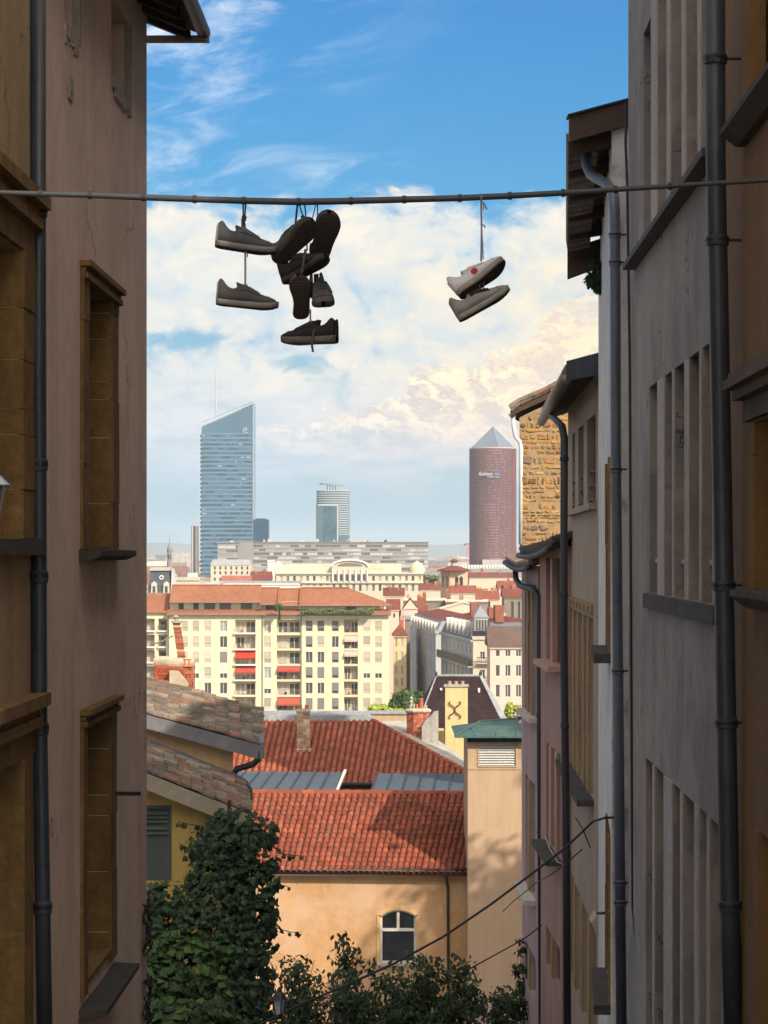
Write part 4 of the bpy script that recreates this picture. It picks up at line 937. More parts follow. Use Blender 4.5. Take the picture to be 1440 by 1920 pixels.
def sq(p, r): return [p + Vector((x * r, y * r, 0)) for x, y in ((-1, -1), (1, -1), (1, 1), (-1, 1))]
mb.hexa(sq(q[0], .085) + sq(q[1], .085)); st = mb.build('chimney_stack', MORT, t)
mb = MB()
for k in range(22):
    p = lerp(q[0], q[1], k / 22); p2 = lerp(q[0], q[1], (k + .8) / 22)
    mb.cr = random.random()
    if random.random() < .8: mb.hexa(sq(p, .094 + jit(.006)) + sq(p2, .094 + jit(.006)))
mb.build('bricks', BRICK, st, kind='stuff')
mb = MB(); mb.hexa(sq(P(331, 1168, 61), .13) + sq(P(331, 1164, 61), .13)); mb.build('cap', CEM, t)
mb = MB(); mb.lathe(P(330, 1163, 61), [(.05, 0), (.05, .07), (.085, .08), (.02, .13)], 8); mb.build('cowl', CEM, t)
t = thing('roof_antenna', 'bare metal pole with a bent arm beside the leaning chimney', 'antenna', P(313, 1248, 61))
mb = MB(); mb.tube([P(313, 1250, 61), P(312, 1195, 61)], .022, 6); mb.build('pole', mat('rusty_steel', (.22, .19, .17), rough=.6), t)
mb = MB(); mb.tube([P(288, 1207, 61), P(300, 1204, 61), P(325, 1192, 61)], .018, 6); mb.build('arm', mat('rusty_steel', (1, 1, 1)), t)

# -- apricot building with the lower red roof
def front(px0, px1, Y, Y2=None):
    f = Fr((P(px0, 0, Y).x, Y), (P(px1, 0, Y2 or Y).x, Y2 or Y)); 
    if f.n.y > 0: f.n = -f.n
    return f
YW = 90.0
t = thing('apricot_building', 'apricot rendered building with the lower red tile roof and one white arched window', 'building', P(690, 1900, YW))
f = front(380, 882, YW + .45)
fs = f.s_; fh = lambda px, py: f.hit(px, py)[1]
wx0, wx1, wz0, wz1 = fs(713), fs(780), fh(750, 1806), fh(750, 1718); wza = fh(750, 1706)
mb = MB(); ztop = fh(700, 1640); mb.wall(f, 0, f.len, 18, ztop, [(wx0, wx1, wz0, wza + .02)], .16); mb.body(f, 0, f.len, 18, ztop, 7)
n_ = 10; arc = [(wx0 + (wx1 - wx0) * i / n_, wz1 + (wza - wz1) * math.sin(math.pi * i / n_) ** .8) for i in range(n_ + 1)]
for (a, b), (c, d) in zip(arc, arc[1:]): mb.hexa([f.p(a, b, -.16), f.p(c, d, -.16), f.p(c, d, -.002), f.p(a, b, -.002), f.p(a, wza + .03, -.16), f.p(c, wza + .03, -.16), f.p(c, wza + .03, -.002), f.p(a, wza + .03, -.002)])
# arch infill over the opening
w_ = mb.build('wall', APRI, t)
n_ = 10; arc = [(wx0 + (wx1 - wx0) * i / n_, wz1 + (wza - wz1) * math.sin(math.pi * i / n_) ** .8 * 1.0) for i in range(n_ + 1)]
mb = MB(); o_ = [(wx0 - .13 + (wx1 - wx0 + .26) * i / n_, wz1 + .05 + (wza - wz1 + .1) * math.sin(math.pi * i / n_) ** .7) for i in range(n_ + 1)]
for (a, b), (c, d), (e, g_), (h_, k_) in zip(arc, arc[1:], o_[1:], o_): mb.hexa([f.p(a, b, -.01), f.p(c, d, -.01), f.p(e, g_, -.01), f.p(h_, k_, -.01), f.p(a, b, .03), f.p(c, d, .03), f.p(e, g_, .03), f.p(h_, k_, .03)])
mb.fbox(f, wx0 - .13, wx0 - .001, wz0 - .1, wz1 + .05, -.01, .03); mb.fbox(f, wx1 + .001, wx1 + .13, wz0 - .1, wz1 + .05, -.01, .03); mb.build('surround', mat('sand_surround', (.50, .33, .16), var=.1, fine=.08), t)
wn = MB(); fr = .075
wn.fbox(f, wx0, wx0 + fr, wz0, wz1, -.15, -.07); wn.fbox(f, wx1 - fr, wx1, wz0, wz1, -.15, -.07); wn.fbox(f, wx0 + fr, wx1 - fr, wz0, wz0 + fr, -.15, -.07)
zt_m = fh(750, 1744); wn.fbox(f, wx0 + fr, wx1 - fr, zt_m - .05, zt_m + .06, -.15, -.06)
mx = (wx0 + wx1) / 2; wn.fbox(f, mx - .05, mx + .05, zt_m + .06, wz1 + .14, -.15, -.07)
for (a, b), (c, d) in zip(arc, arc[1:]): wn.hexa([f.p(a, b - .07, -.15), f.p(c, d - .07, -.15), f.p(c, d - .07, -.07), f.p(a, b - .07, -.07), f.p(a, b, -.15), f.p(c, d, -.15), f.p(c, d, -.07), f.p(a, b, -.07)])
wf_ = wn.build('window', WHITE, t)
for a, b, c, d in ((wx0 + .09, wx1 - .09, wz0 + .09, zt_m - .06), (wx0 + .09, mx - .055, zt_m + .07, wz1 + .1), (mx + .055, wx1 - .09, zt_m + .07, wz1 + .1)):
    mb = MB(); mb.fbox(f, a, b, c, d, -.13, -.115); mb.build('pane', GLASS, wf_)
mb = MB(); mb.fbox(f, wx0 - .1, wx1 + .1, wz0 - .1, wz0 - .004, -.05, .09); mb.build('sill', CEM, t)
mb = MB(); mb.fbox(f, 0, f.len, ztop + .002, ztop + .13, -.2, .32); mb.build('cornice', WHITE, t)
mb = MB(); mb.tube([f.p(0, ztop + .2, .42), f.p(f.len, ztop + .2, .42)], .085, 8); mb.build('gutter', mat('near_black_zinc', (1, 1, 1)), t, smooth=True)
mb = MB(); mb.tube([f.p(fs(836), ztop + .2, .42), f.p(fs(838), ztop - .25, .1), f.p(fs(840), ztop - .5, .08), f.p(fs(842), 19, .08)], .05, 8); mb.build('downpipe', mat('near_black_zinc', (1, 1, 1)), t, smooth=True)
mb = MB(); mb.tube([f.p(fs(877), fh(877, 1735), .06), f.p(fs(878), 18, .06)], .045, 8); mb.build('conduit', mat('oxblood_pipe', (.10, .02, .025), rough=.5), t)
A, B, Cc, D = P(430, 1488, 96.2), P(925, 1491, 96.2), P(395, 1632, YW), P(892, 1638, YW)
o = slab(A, B, Cc, D, .12, .0).build('roof', mat('roof_underlay', (.10, .045, .03), var=.2), t)
tiles(o, A, B, Cc, D, 43, 17, .215, RED, h=.095, jx=.012, jr=.028, keep=lambda x, y: x < 884)
for k in range(22):
    mb = MB(); mb.cr = random.random(); a, b = lerp(A, B, k / 22) + Vector((0, 0, .03)), lerp(A, B, (k + 1.06) / 22) + Vector((0, 0, .05)); mb.tube([a, b], [.13, .145], 8); mb.build('ridge_tile', RED, o)
# back slope of the same roof
mb = MB(); mb.hexa([A - Vector((0, 0, .1)), B - Vector((0, 0, .1)), B + Vector((0, 5, -2.0)), A + Vector((0, 5, -2.0)), A, B, B + Vector((0, 5, -1.9)), A + Vector((0, 5, -1.9))]); mb.build('back_roof', RED, t)

# -- zinc roofs behind it
def zincroof(label, tl, tr, bl, br, n):
    t = thing('zinc_roof', label, 'roof', bl, 'standing seam zinc roofs between the red roofs')
    mz = mat('slate_blue_zinc', (.085, .105, .115), rough=.5, var=.16, vs=.6, fine=.08, metal=.15, bump=.1, streak=.1)
    mb = slab(tl, tr, bl, br, .25, .03); mb.build('deck', mz, t)
    for k in range(n):
        a, b, c, d = lerp(tl, tr, k / n), lerp(tl, tr, (k + 1) / n), lerp(bl, br, k / n), lerp(bl, br, (k + 1) / n); z = Vector((0, 0, .012 + .01 * (k % 2)))
        g_ = (b - a) * .03
        mb = MB(); mb.hexa([a + g_, b - g_, d - g_, c + g_, a + g_ + z, b - g_ + z, d - g_ + z, c + g_ + z]); mb.build('sheet', mz, t)
        mb = MB(); w = (b - a).normalized() * .025; z = Vector((0, 0, .09)); mb.hexa([a - w, a + w, c + w, c - w, a - w + z, a + w + z, c + w + z, c - w + z]); mb.build('seam', ZINC, t)
    return t, mz
t, mz = zincroof('left sheet of seamed slate blue zinc roofing below the stone chimney', P(435, 1447, 107), P(645, 1449, 107), P(400, 1484, 100.5), P(630, 1484, 100.5), 8)
mb = MB(); mb.prism([P(645, 1446, 107), P(630, 1484, 100.4), P(634, 1484, 100.4), P(650, 1446, 107)], (0, 0, .08)); mb.build('edge_flashing', WHITE, t)
mb = MB(); mb.box(P(400, 0, 100.7).x, P(632, 0, 100.7).x, 100.7, 106.5, 22, P(0, 1492, 100.7).z); mb.build('wall', APRI, t)
t, mz = zincroof('right sheet of seamed slate blue zinc roofing beside the peach tower', P(709, 1450, 107), P(905, 1452, 107), P(696, 1485, 100.5), P(900, 1485, 100.5), 7)
mb = MB(); mb.box(P(698, 0, 100.7).x, P(900, 0, 100.7).x, 100.7, 106.5, 22, P(0, 1492, 100.7).z); mb.build('wall', APRI, t)

# -- upper red roof
RED2 = mat('orange_red_clay_tile', (.3, .09, .05), rough=.85, pal=[(.32, .088, .042), (.29, .078, .04), (.34, .10, .05), (.305, .085, .045), (.27, .075, .038), (.33, .105, .055)], var=.16, vs=.7, fine=.14, fs=14, bump=.3, bs=40, blotch=((.12, .06, .042), 1.2, .56, .74, .6))
t = thing('upper_red_roofed_house', 'house with the upper red tile roof, its hip running down to the yellow chimney', 'house', P(650, 1600, 112))
A, B, Cc, D = P(428, 1352, 122), P(900, 1352, 122), P(400, 1470, 111), P(884, 1470, 111)
hipline = lambda x: 1350 + max(0, x - 698) * .545
nrm = (B - A).cross(Cc - A).normalized()
hipA, hipB = plane_hit(A, nrm, 698, 1352), plane_hit(A, nrm, 905, 1466)
mb = MB(); D_ = Vector((0, 0, -.12)); mb.prism([A, hipA, hipB, Cc], D_); o = mb.build('roof', MATS['roof_underlay'], t)
tiles(o, A, B, Cc, D, 43, 27, .235, RED2, h=.095, jx=.01, jr=.022, keep=lambda x, y: y > hipline(x) + 2)
mb = MB()
for k in range(26):
    mb.cr = random.random(); a, b = lerp(hipA, hipB, k / 26) + Vector((0, 0, .03)), lerp(hipA, hipB, (k + 1.05) / 26) + Vector((0, 0, .05)); m2 = MB(); m2.cr = mb.cr; m2.tube([a, b], [.12, .135], 7); m2.build('hip_tile', RED2, o)
mb = MB(); mb.prism([hipA + Vector((0, .1, 0)), hipB + Vector((.1, .1, 0)), hipB + Vector((.8, 4, -.3)), hipA + Vector((1.9, 4, -.25))], (0, 0, -.1)); mb.build('hip_flashing', CEM, t)
mb = MB(); mb.box(P(400, 0, 111.4).x, P(880, 0, 111.4).x, 111.4, 121, 16, P(0, 1474, 111.4).z - .1); mb.build('wall', APRI, t)
mb = MB(); mb.tube([P(400, 1470, 110.8), P(884, 1470, 110.8)], .07, 6); mb.build('gutter', ZINC, t)
# stone chimney on it
t = thing('stone_chimney', 'pale chimney of rough stone blocks on the upper red roof with two clay pots', 'chimney', P(569, 1412, 117))
c = P(569, 1395, 117.2); z0, z1 = P(0, 1413, 117).z, P(0, 1337, 117).z; c.z = 0
stack(t, c, .42, z0, z1, 4, 13, m=mat('chimney_rubble', (.4, .3, .2), pal=[(.46, .38, .28), (.36, .26, .17), (.50, .44, .35), (.28, .2, .14), (.42, .27, .16)], var=.2, fine=.2, bump=.5), rot=.7854, per=2)
for px in (563, 575): pot(t, P(px, 1334, 117), .12, .30)
mb = MB(); mb.hexa([P(553, 1414, 116.3), P(587, 1414, 116.3), P(589, 1404, 118), P(552, 1404, 118), P(556, 1404, 116.4), P(584, 1404, 116.4), P(584, 1400, 118), P(556, 1400, 118)]); mb.build('flashing', CEM, t)
# parapet behind the upper roof
t = thing('zinc_capped_parapet', 'long sand coloured parapet wall with a pale zinc cap behind the upper red roof', 'wall', P(620, 1400, 126))
f = front(478, 766, 126); mb = MB(); mb.fbox(f, 0, f.len, 14, f.hit(600, 1339)[1], -.35, 0); mb.build('wall', mat('sandy_parapet', (.42, .31, .19), var=.15, fine=.1, streak=.15), t)
for k in range(10):
    mb = MB(); s0, s1 = f.len * k / 10, f.len * (k + 1) / 10; z = f.hit(600, 1339)[1]; mb.prism([f.p(s0 + .01, z, .08), f.p(s0 + .01, z, -.45), f.p(s0 + .01, z + .16, -.45), f.p(s0 + .01, z + .07, .08)], f.u * (s1 - s0 - .02)); mb.build('cap', ZINCL, t)
mb = MB(); mb.prism([P(487, 1341, 124.5), P(487, 1352, 124.5), P(702, 1352, 124.5), P(690, 1341, 124.5)], (0, 1.4, .05)); mb.build('lead_sheet', ZINCL, t)
# eight-sided brick chimney with a cement wing
t = thing('octagonal_brick_chimney', 'eight sided red brick chimney with a cement collar and mixed pots', 'chimney', P(785, 1400, 121))
c = P(784, 0, 121); z0, z1 = P(0, 1392, 121).z, P(0, 1336, 121).z; c.z = 0
stack(t, c, .60, z0, z1, 8, 13, m=mat('red_brick', (.4, .1, .05), pal=[(.40, .11, .06), (.33, .09, .06), (.45, .14, .08), (.50, .22, .14), (.28, .08, .055)], var=.15, fine=.15, bump=.3), rot=.3927, per=2)
for px, h, r, m_ in ((769, .25, .07, CEM), (776, .28, .06, CEM), (782, .26, .06, POT), (790, .55, .12, mat('red_pot', (.42, .10, .06), var=.1)), (799, .2, .07, CEM)): pot(t, P(px, 1330, 121 + jit(.1)), r, h, m_)
mb = MB(); q = P(771, 1324, 120.8); mb.lathe(q, [(.08, 0), (.06, .12), (.1, .2), (.05, .3), (.09, .38), (.03, .5)], 8); mb.build('cowl', CEM, t)
t = thing('cement_flue', 'curved grey cement flue leaning on the eight sided brick chimney', 'chimney', P(806, 1410, 120))
mb = MB(); mb.prism([P(791, 1412, 119.8), P(791, 1362, 119.8), P(797, 1352, 119.8), P(808, 1343, 119.8), P(813, 1336, 119.8), P(822, 1334, 119.8), P(822, 1425, 119.8)], (0, .7, 0)); mb.build('flue', CEM, t)
# yellow chimney with curled iron tie
CHY = mat('lemon_plaster', (.56, .44, .22), var=.10, vs=.9, fine=.08, bump=.3, streak=.12, blotch=((.50, .40, .24), 1.6, .55, .72, .6))
t = thing('yellow_chimney', 'tall yellow plastered chimney with a curled iron wall tie and three pots', 'chimney', P(856, 1440, 124))
f = front(835, 877, 124); mb = MB(); mb.fbox(f, 0, f.len, 15, f.hit(850, 1288)[1], -.8, 0); mb.build('stack', CHY, t)
mb = MB(); z = f.hit(850, 1288)[1]; mb.fbox(f, -.06, f.len + .06, z + .002, z + .10, -.86, .06); mb.build('cap', CEM, t)
for px in (843, 855, 867): pot(t, P(px, 1286, 124.3), .12, .24, mat('grey_clay_pot', (.32, .25, .20), var=.2))
def arcpts(cx, cy, r, a0, a1, n=7): return [(cx + r * math.cos(R(a0 + (a1 - a0) * i / n)), cy - r * math.sin(R(a0 + (a1 - a0) * i / n))) for i in range(n + 1)]
mb = MB()
for sx in (-1, 1):
    for sy in (-1, 1):
        mb_ = [(853 , 1331 + sy * 3), (853 + sx * 4, 1331 + sy * 7)] + [(853 + sx * (x), 1331 + sy * (y)) for x, y in ((8, 9), (11, 12), (10.5, 15), (8, 15.5))]
        mb.tube([P(x, y, 123.93) for x, y in mb_], .028, 5)
mb.tube([P(853, 1327, 123.93), P(853, 1335, 123.93)], .03, 5)
mb.build('wall_tie', BLACK, t)
t = thing('yellow_side_wall', 'narrow strip of yellow wall left of the yellow chimney', 'wall', P(828, 1440, 125.5))
f = front(821, 833.5, 125.5); mb = MB(); mb.fbox(f, 0, f.len, 15, f.hit(825, 1371)[1], -2, 0); mb.build('wall', CHY, t)
# dark mansard roof
t = thing('dark_hipped_house', 'house with a steep black brown hipped roof behind the yellow chimney', 'house', P(870, 1500, 140))
def V3(px, py, Y): return P(px, py, Y)
zr, ze_ = P(0, 1268, 143).z, P(0, 1380, 138).z
a, b = P(818, 0, 143).x, P(900, 0, 143).x; c_, d_ = P(775, 0, 138).x, P(957, 0, 138).x
DARKT = mat('black_brown_flat_tile', (.055, .03, .032), rough=.75, pal=[(.036, .02, .023), (.028, .017, .02), (.045, .025, .027), (.032, .022, .026)], var=.3, vs=1.2, fine=.25, fs=8, bump=.4, bs=12)
mb = MB(); mb.add([(c_, 138, ze_), (d_, 138, ze_), (d_, 150, ze_), (c_, 150, ze_), (a, 143, zr), (b, 143, zr), (b, 145, zr), (a, 145, zr)], ((0, 1, 5, 4), (1, 2, 6, 5), (2, 3, 7, 6), (3, 0, 4, 7), (4, 5, 6, 7), (3, 2, 1, 0))); rf = mb.build('roof', DARKT, t)
mb = MB()
for r_ in range(34):
    for cc_ in range(58):
        u = (cc_ + (r_ % 2) * .5) / 58; v0, v1 = r_ / 34, (r_ + 1.15) / 34
        if u > 1: continue
        p0 = lerp(lerp(Vector((c_, 138, ze_)), Vector((d_, 138, ze_)), u), lerp(Vector((a, 143, zr)), Vector((b, 143, zr)), u), v0); p1 = lerp(lerp(Vector((c_, 138, ze_)), Vector((d_, 138, ze_)), u), lerp(Vector((a, 143, zr)), Vector((b, 143, zr)), u), min(v1, 1))
        w = Vector(((d_ - c_) / 58 * (1 - v0 * .55) * .46, 0, 0)); mb.cr = random.random(); k = Vector((0, -.05 - random.random() * .03, .02))
        mb.add([p0 - w + k, p0 + w + k, p1 + w + k * .3, p1 - w + k * .3], ((0, 1, 2, 3),))
mb.build('flat_tiles', DARKT, rf, kind='stuff')
mb = MB(); q0, q1 = Vector((b, 143, zr)), Vector((d_, 138, ze_)); mb.prism([q0 + Vector((-.05, -.06, .05)), q0 + Vector((.1, 0, .05)), q1 + Vector((.32, 0, .05)), q1 + Vector((-.12, -.06, .05))], (0, .1, .05)); mb.build('hip_flashing', ZINCL, t)
mb = MB(); q0, q1 = Vector((a, 143, zr)), Vector((c_, 138, ze_)); mb.tube([q0, q1], .06, 5); mb.build('hip_flashing', ZINCL, t)
mb = MB(); mb.tube([(a, 143, zr + .04), (b, 143, zr + .04)], .07, 6); mb.build('ridge_cap', ZINCL, t)
for q in (a, b):
    mb = MB(); mb.tube([(q, 143, zr), (q, 143, zr + .28)], [.1, .03], 6); mb.build('finial', BLACK, t)
for px, py in ((827, 1292), (898, 1292), (898, 1296)):
    mb = MB(); p = P(px, py, 141.6); mb.box(p.x - .06, p.x + .06, p.y - .15, p.y, p.z - .06, p.z + .06); mb.build('roof_hook', WHITE, t)
mb = MB(); mb.box(c_ + .3, d_ - .3, 138.4, 149, 8, ze_ - .01); mb.build('wall', CREAMW, t)

# -- peach tower with the copper roof
YT = 89.25
t = thing('peach_tower', 'plain peach rendered tower with a louvred vent under a green copper roof', 'tower', P(928, 1900, YT))
f = front(877, 1050, YT); fh = lambda px, py: f.hit(px, py)[1]
lv = (f.s_(898), f.s_(967), fh(930, 1436), fh(930, 1394))
mb = MB(); zt = fh(930, 1386); mb.wall(f, 0, f.len, 18, zt, [lv], .12); mb.body(f, 0, f.len, 18, zt, 4.5); mb.build('wall', PEACH, t)
mb = MB(); mb.fbox(f, 0.0, f.len, fh(0, 1443), fh(0, 1440), -.01, .025); mb.build('string_course', PEACH, t)
mb = MB(); mb.fbox(f, lv[0], lv[1], lv[2], lv[3], -.14, -.11); lo = mb.build('louvre', DARKIN, t)
for a, b, c, d in ((lv[0] - .05, lv[1] + .05, lv[2] - .05, lv[2]), (lv[0] - .05, lv[0], lv[2], lv[3]), (lv[1], lv[1] + .05, lv[2], lv[3])):
    mb = MB(); mb.fbox(f, a, b, c, d, -.03, .03); mb.build('frame', PEACH, lo)
for k in range(9):
    z = lv[2] + (lv[3] - lv[2]) * (k + .2) / 9; mb = MB(); mb.prism([f.p(lv[0], z, -.02), f.p(lv[0], z + .015, -.02), f.p(lv[0], z + .075, -.09), f.p(lv[0], z + .06, -.09)], f.u * (lv[1] - lv[0])); mb.build('slat', mat('grey_white_slat', (.50, .50, .47), var=.08), lo)
COPPER = mat('green_copper', (.06, .115, .105), rough=.6, var=.2, vs=1, fine=.12, metal=.1, bump=.15, streak=.12, blotch=((.03, .055, .07), 1.2, .5, .7, .6))
e0, e1 = P(853, 1380, YT - .45), P(1060, 1384, YT - .45); r0, r1 = P(899, 1354, YT + 2.2), P(1060, 1341, YT + 2.2)
e0.z = e1.z = P(0, 1381, YT - .45).z
mb = MB(); b0, b1 = Vector((e0.x, YT + 5, e0.z)), Vector((e1.x, YT + 5, e0.z))
mb.add([e0, e1, b1, b0, r0, r1], ((0, 1, 5, 4), (3, 0, 4), (2, 3, 4, 5), (0, 3, 2, 1), (1, 2, 5))); rf = mb.build('roof', COPPER, t)
mb = MB(); z = Vector((0, 0, .02)); mb.fbox(Fr((e0.x, e0.y), (e1.x, e1.y)), 0, (e1 - e0).length, e0.z - .05, e0.z + .02, -.03, .03); mb.build('drip_edge', COPPER, rf)
for k in range(1, 6):
    u = k / 5.4; a = lerp(e0, e1, u); b = lerp(r0, r1, max(0, u * 1.0 - .02)) if u > .28 else lerp(e0, r0, u / .28)
    b = lerp(r0, r1, max(0, (u - .28) / .72 + .05)) if u > .28 else lerp(e0, r0, u / .3)
    mb = MB(); mb.tube([a + z, b + z], .03, 5); mb.build('seam', COPPER, rf)
mb = MB(); mb.tube([e0 + z, r0 + z], .04, 5); mb.build('hip_seam', COPPER, rf)
mb = MB(); mb.tube([r0 + z, r1 + z], .05, 6); mb.build('ridge_seam', COPPER, rf)
mb = MB(); mb.fbox(f, -.02, f.len, fh(0, 1391), zt + .10, -.02, .10); mb.build('soffit', mat('near_black_zinc', (1, 1, 1)), t)
# mushroom vent seen above the copper roof
t = thing('roof_cowl', 'dark mushroom cowl above the right end of the green copper roof', 'cowl', P(972, 1350, 86))
mb = MB(); c = P(974, 1345, 86.0); mb.lathe(c, [(.06, -.2), (.06, .0), (.24, .03), (.26, .06), (.02, .10)], 10); mb.lathe(c + Vector((0, 0, .12)), [(.10, 0), (.14, .03), (.02, .16)], 8); mb.build('cowl', mat('rusty_steel', (1, 1, 1)), t)

# -- rubble stone gable in the sun
YG = 100.0
t = thing('rubble_gable_house', 'house with a sunlit gable of orange rubble stone beyond the cream house', 'house', P(1010, 1100, YG))
f = front(974, 1100, YG); fh = lambda px, py: f.hit(px, py)[1]
prof = [(974, 783), (1000, 770), (1030, 757), (1070, 735), (1100, 720)]
mb = MB(); mb.prism([f.p(0, fh(974, 1046)), f.p(f.s_(988), fh(974, 1052)), f.p(f.s_(988), 10)] + [f.p(f.len, 10)] + [f.p(f.s_(x), fh(x, y)) for x, y in prof[::-1]], (1.6, 9, 0)); mb.build('wall', mat('ochre_mortar', (.27, .185, .095), rough=.95, var=.25, vs=2, fine=.2, bump=.6), t)
RUB = mat('ochre_rubble', (.5, .3, .1), rough=.92, pal=[(.30, .16, .045), (.33, .19, .06), (.24, .135, .05), (.20, .15, .10), (.31, .145, .045), (.18, .09, .045), (.32, .23, .11), (.16, .13, .10), (.28, .155, .045), (.24, .18, .10)], var=.22, vs=3, fine=.2, fs=10, bump=.9, bs=12)
random.seed(11); y = 1050; cnt = 0
while y > 745:
    h_ = random.choice((5, 7, 8, 9, 10, 12, 14, 18)); x = 974 + (0 if random.random() < .5 else -6)
    while x < 1066:
        w = random.choice((7, 9, 11, 13, 16, 19, 24)); x1 = x + w; top = y - h_ * random.uniform(.7, 1.0)
        lim = lambda xx: next(ya + (yb - ya) * (xx - xa) / (xb - xa) for (xa, ya), (xb, yb) in zip(prof, prof[1:]) if xx <= xb) + 2
        x0c = max(x, 974.5)
        if top > lim(min(x1, 1099)) - 1 + 6 and x1 > 976 and cnt < 300 and random.random() < .93:
            s0, s1, z0, z1 = f.s_(x0c) + .02, f.s_(x1) - .03, fh(x, y) + .02, fh(x, top) - .02
            mb = MB(); mb.cr = random.random(); e = .015 + random.random() * .045; i = .035
            j = lambda: jit(.035)
            base = [(s0 + j(), z0 + j()), ((s0 + s1) / 2, z0 + j()), (s1 + j(), z0 + j()), (s1 + j(), (z0 + z1) / 2), (s1 + j(), z1 + j()), ((s0 + s1) / 2 + j(), z1 + j()), (s0 + j(), z1 + j()), (s0 + j(), (z0 + z1) / 2)]
            cx, cz_ = (s0 + s1) / 2, (z0 + z1) / 2
            pts = [f.p(a, b, -.02) for a, b in base] + [f.p(cx + (a - cx) * (1 - i / max(.1, s1 - s0) * 2), cz_ + (b - cz_) * (1 - i / max(.1, z1 - z0) * 2), e + jit(.015)) for a, b in base]
            mb.add(pts, [tuple(range(8, 16))] + [(k, (k + 1) % 8, 8 + (k + 1) % 8, 8 + k) for k in range(8)]); mb.build('stone', RUB, t); cnt += 1
        x = x1
    y -= h_
random.seed(5)
rp_ = [P(957, 770, YG - .3), P(975, 758, YG - .3), P(1000, 747, YG - .3), P(1030, 733, YG - .3), P(1070, 712, YG - .3), P(1100, 696, YG - .3)]
mb = MB()
mb.prism([p for p in rp_] + [p - Vector((0, 0, .28)) for p in rp_[::-1]], (1.7, 9.6, 0)); rf = mb.build('roof', WOOD, t)
for layer in (0, 1):
    for (a, b) in zip(rp_, rp_[1:]):
        n_ = max(1, int((b - a).length / .5))
        for k in range(n_):
            mb = MB(); mb.cr = random.random(); o_ = Vector((jit(.03), -.02 - .05 * layer, .05 + layer * .1 + jit(.02))); mb.tube([lerp(a, b, k / n_) + o_, lerp(a, b, (k + 1.1) / n_) + o_ + Vector((0, 0, .03))], [.11, .09], 7); mb.build('tile', TILE_OLD, rf)
mb = MB(); mb.tube([P(962, 783, YG), P(963, 800, YG), P(966, 818, YG), P(975, 829, YG), P(977, 842, YG), P(976, 1020, YG)], .085, 9); mb.build('downpipe', mat('white_zinc', (.55, .55, .55), rough=.5, var=.1), t, smooth=True)
mb = MB(); mb.hexa([P(957, 783, YG), P(967, 783, YG), P(967, 783, YG + .3), P(957, 783, YG + .3), P(952, 776, YG), P(968, 776, YG), P(968, 776, YG + .3), P(952, 776, YG + .3)]); mb.build('hopper', mat('white_zinc', (1, 1, 1)), t)
# ================================================================== the city
WGREY = mat('window_dark_grey', (.06, .06, .065), rough=.4, var=.3, vs=.4, fine=0, bump=0, spec=.4)
SHUT = mat('taupe_roller_shutter', (.36, .32, .27), rough=.7, pal=[(.40, .36, .30), (.36, .32, .27), (.43, .39, .33)], var=.05, fine=0, bump=0)
SHUTG = mat('grey_roller_shutter', (.17, .16, .165), rough=.7, var=.08, fine=0, bump=0)
RAIL = mat('balcony_railing', (.16, .15, .14), rough=.6, var=.1, fine=0, bump=0)
TERRA = mat('salmon_tile_roof', (.235, .10, .058), rough=.9, var=.14, vs=.18, fine=.14, fs=1.3, bump=.5, bs=3, streak=.12, ss=1.2)
DKRED = mat('dark_red_tile_roof', (.14, .042, .032), rough=.9, var=.25, vs=.12, fine=.25, fs=1.2, bump=.5, bs=3)
CREAM = mat('cream_facade', (.60, .56, .38), rough=.9, var=.04, vs=.08, fine=.03, fs=1, bump=.03, streak=.05, ss=.3)
def cfront(px0, px1, Y, Y2=None):
    f = Fr((P(px0, 0, Y).x, Y), (P(px1, 0, Y2 or Y).x, Y2 or Y))
    if f.n.y > 0 and abs(f.n.y) > .05: f.n = -f.n
    return f
def win(f, par, a, b, c, d, fm, pm, split=2, depth=.18, name='window', frame=.07, kind=None):
    """window: frame with separate panes behind"""
    mb = MB(); fw = frame
    mb.fbox(f, a, b, c, c + fw, -depth, -depth + .06); mb.fbox(f, a, b, d - fw, d, -depth, -depth + .06)
    for k in range(split + 1):
        x = a + (b - a - fw) * k / split; mb.fbox(f, x, x + fw, c + fw, d - fw, -depth, -depth + .06)
    w = mb.build(name, fm, par)
    mb = MB(); mb.fbox(f, a, b, c, d, -depth - .04, -depth - .01); mb.build('pane', pm, w); return w
# ---------------- cream apartment building with balconies and awnings
YA = 440.0
t = thing('apartment_building', 'large cream apartment block with roller shutters, balconies and red awnings', 'building', P(510, 1450, YA))
f = cfront(317, 729, YA); s_ = f.s_; fh = lambda y: f.hit(600, y)[1]
rows = [(1164, 1184), (1193, 1214), (1222, 1243), (1251, 1272), (1280, 1301), (1309, 1331), (1338, 1359)]
wcols = [(341, 352), (361, 373), (383, 396), (412, 426), (495, 508), (573, 586), (595, 608), (622, 635), (681, 694), (703, 716)]
bays = [(441, 479), (519, 563), (645, 671)]
holes = []
for i, (y0, y1) in enumerate(rows):
    for a, b in wcols: holes.append((s_(a), s_(b), fh(y1), fh(y0), .14))
    for a, b in bays: holes.append((s_(a), s_(b), fh(y1 + (2 if a > 430 else 0)), fh(y0 - 2), 1.5))
zt = fh(1153); mb = MB(); mb.wall(f, 0, f.len, 0, zt, holes, .14); mb.body(f, 0, f.len, 0, zt, 14); mb.build('wall', CREAM, t)
random.seed(21)
styl = {0: 'SSSWSGGGSS', 1: 'SSSOSGSOSS', 2: 'SSSTSOOGSS', 3: 'SHSHWGTGHH', 4: 'SHOOHOOGSS', 5: 'SOSSSTTGSS', 6: 'SOSSSTTGSS'}
TRIMC = mat('cream_trim', (.62, .59, .44), var=.05, fine=.03, bump=.02)
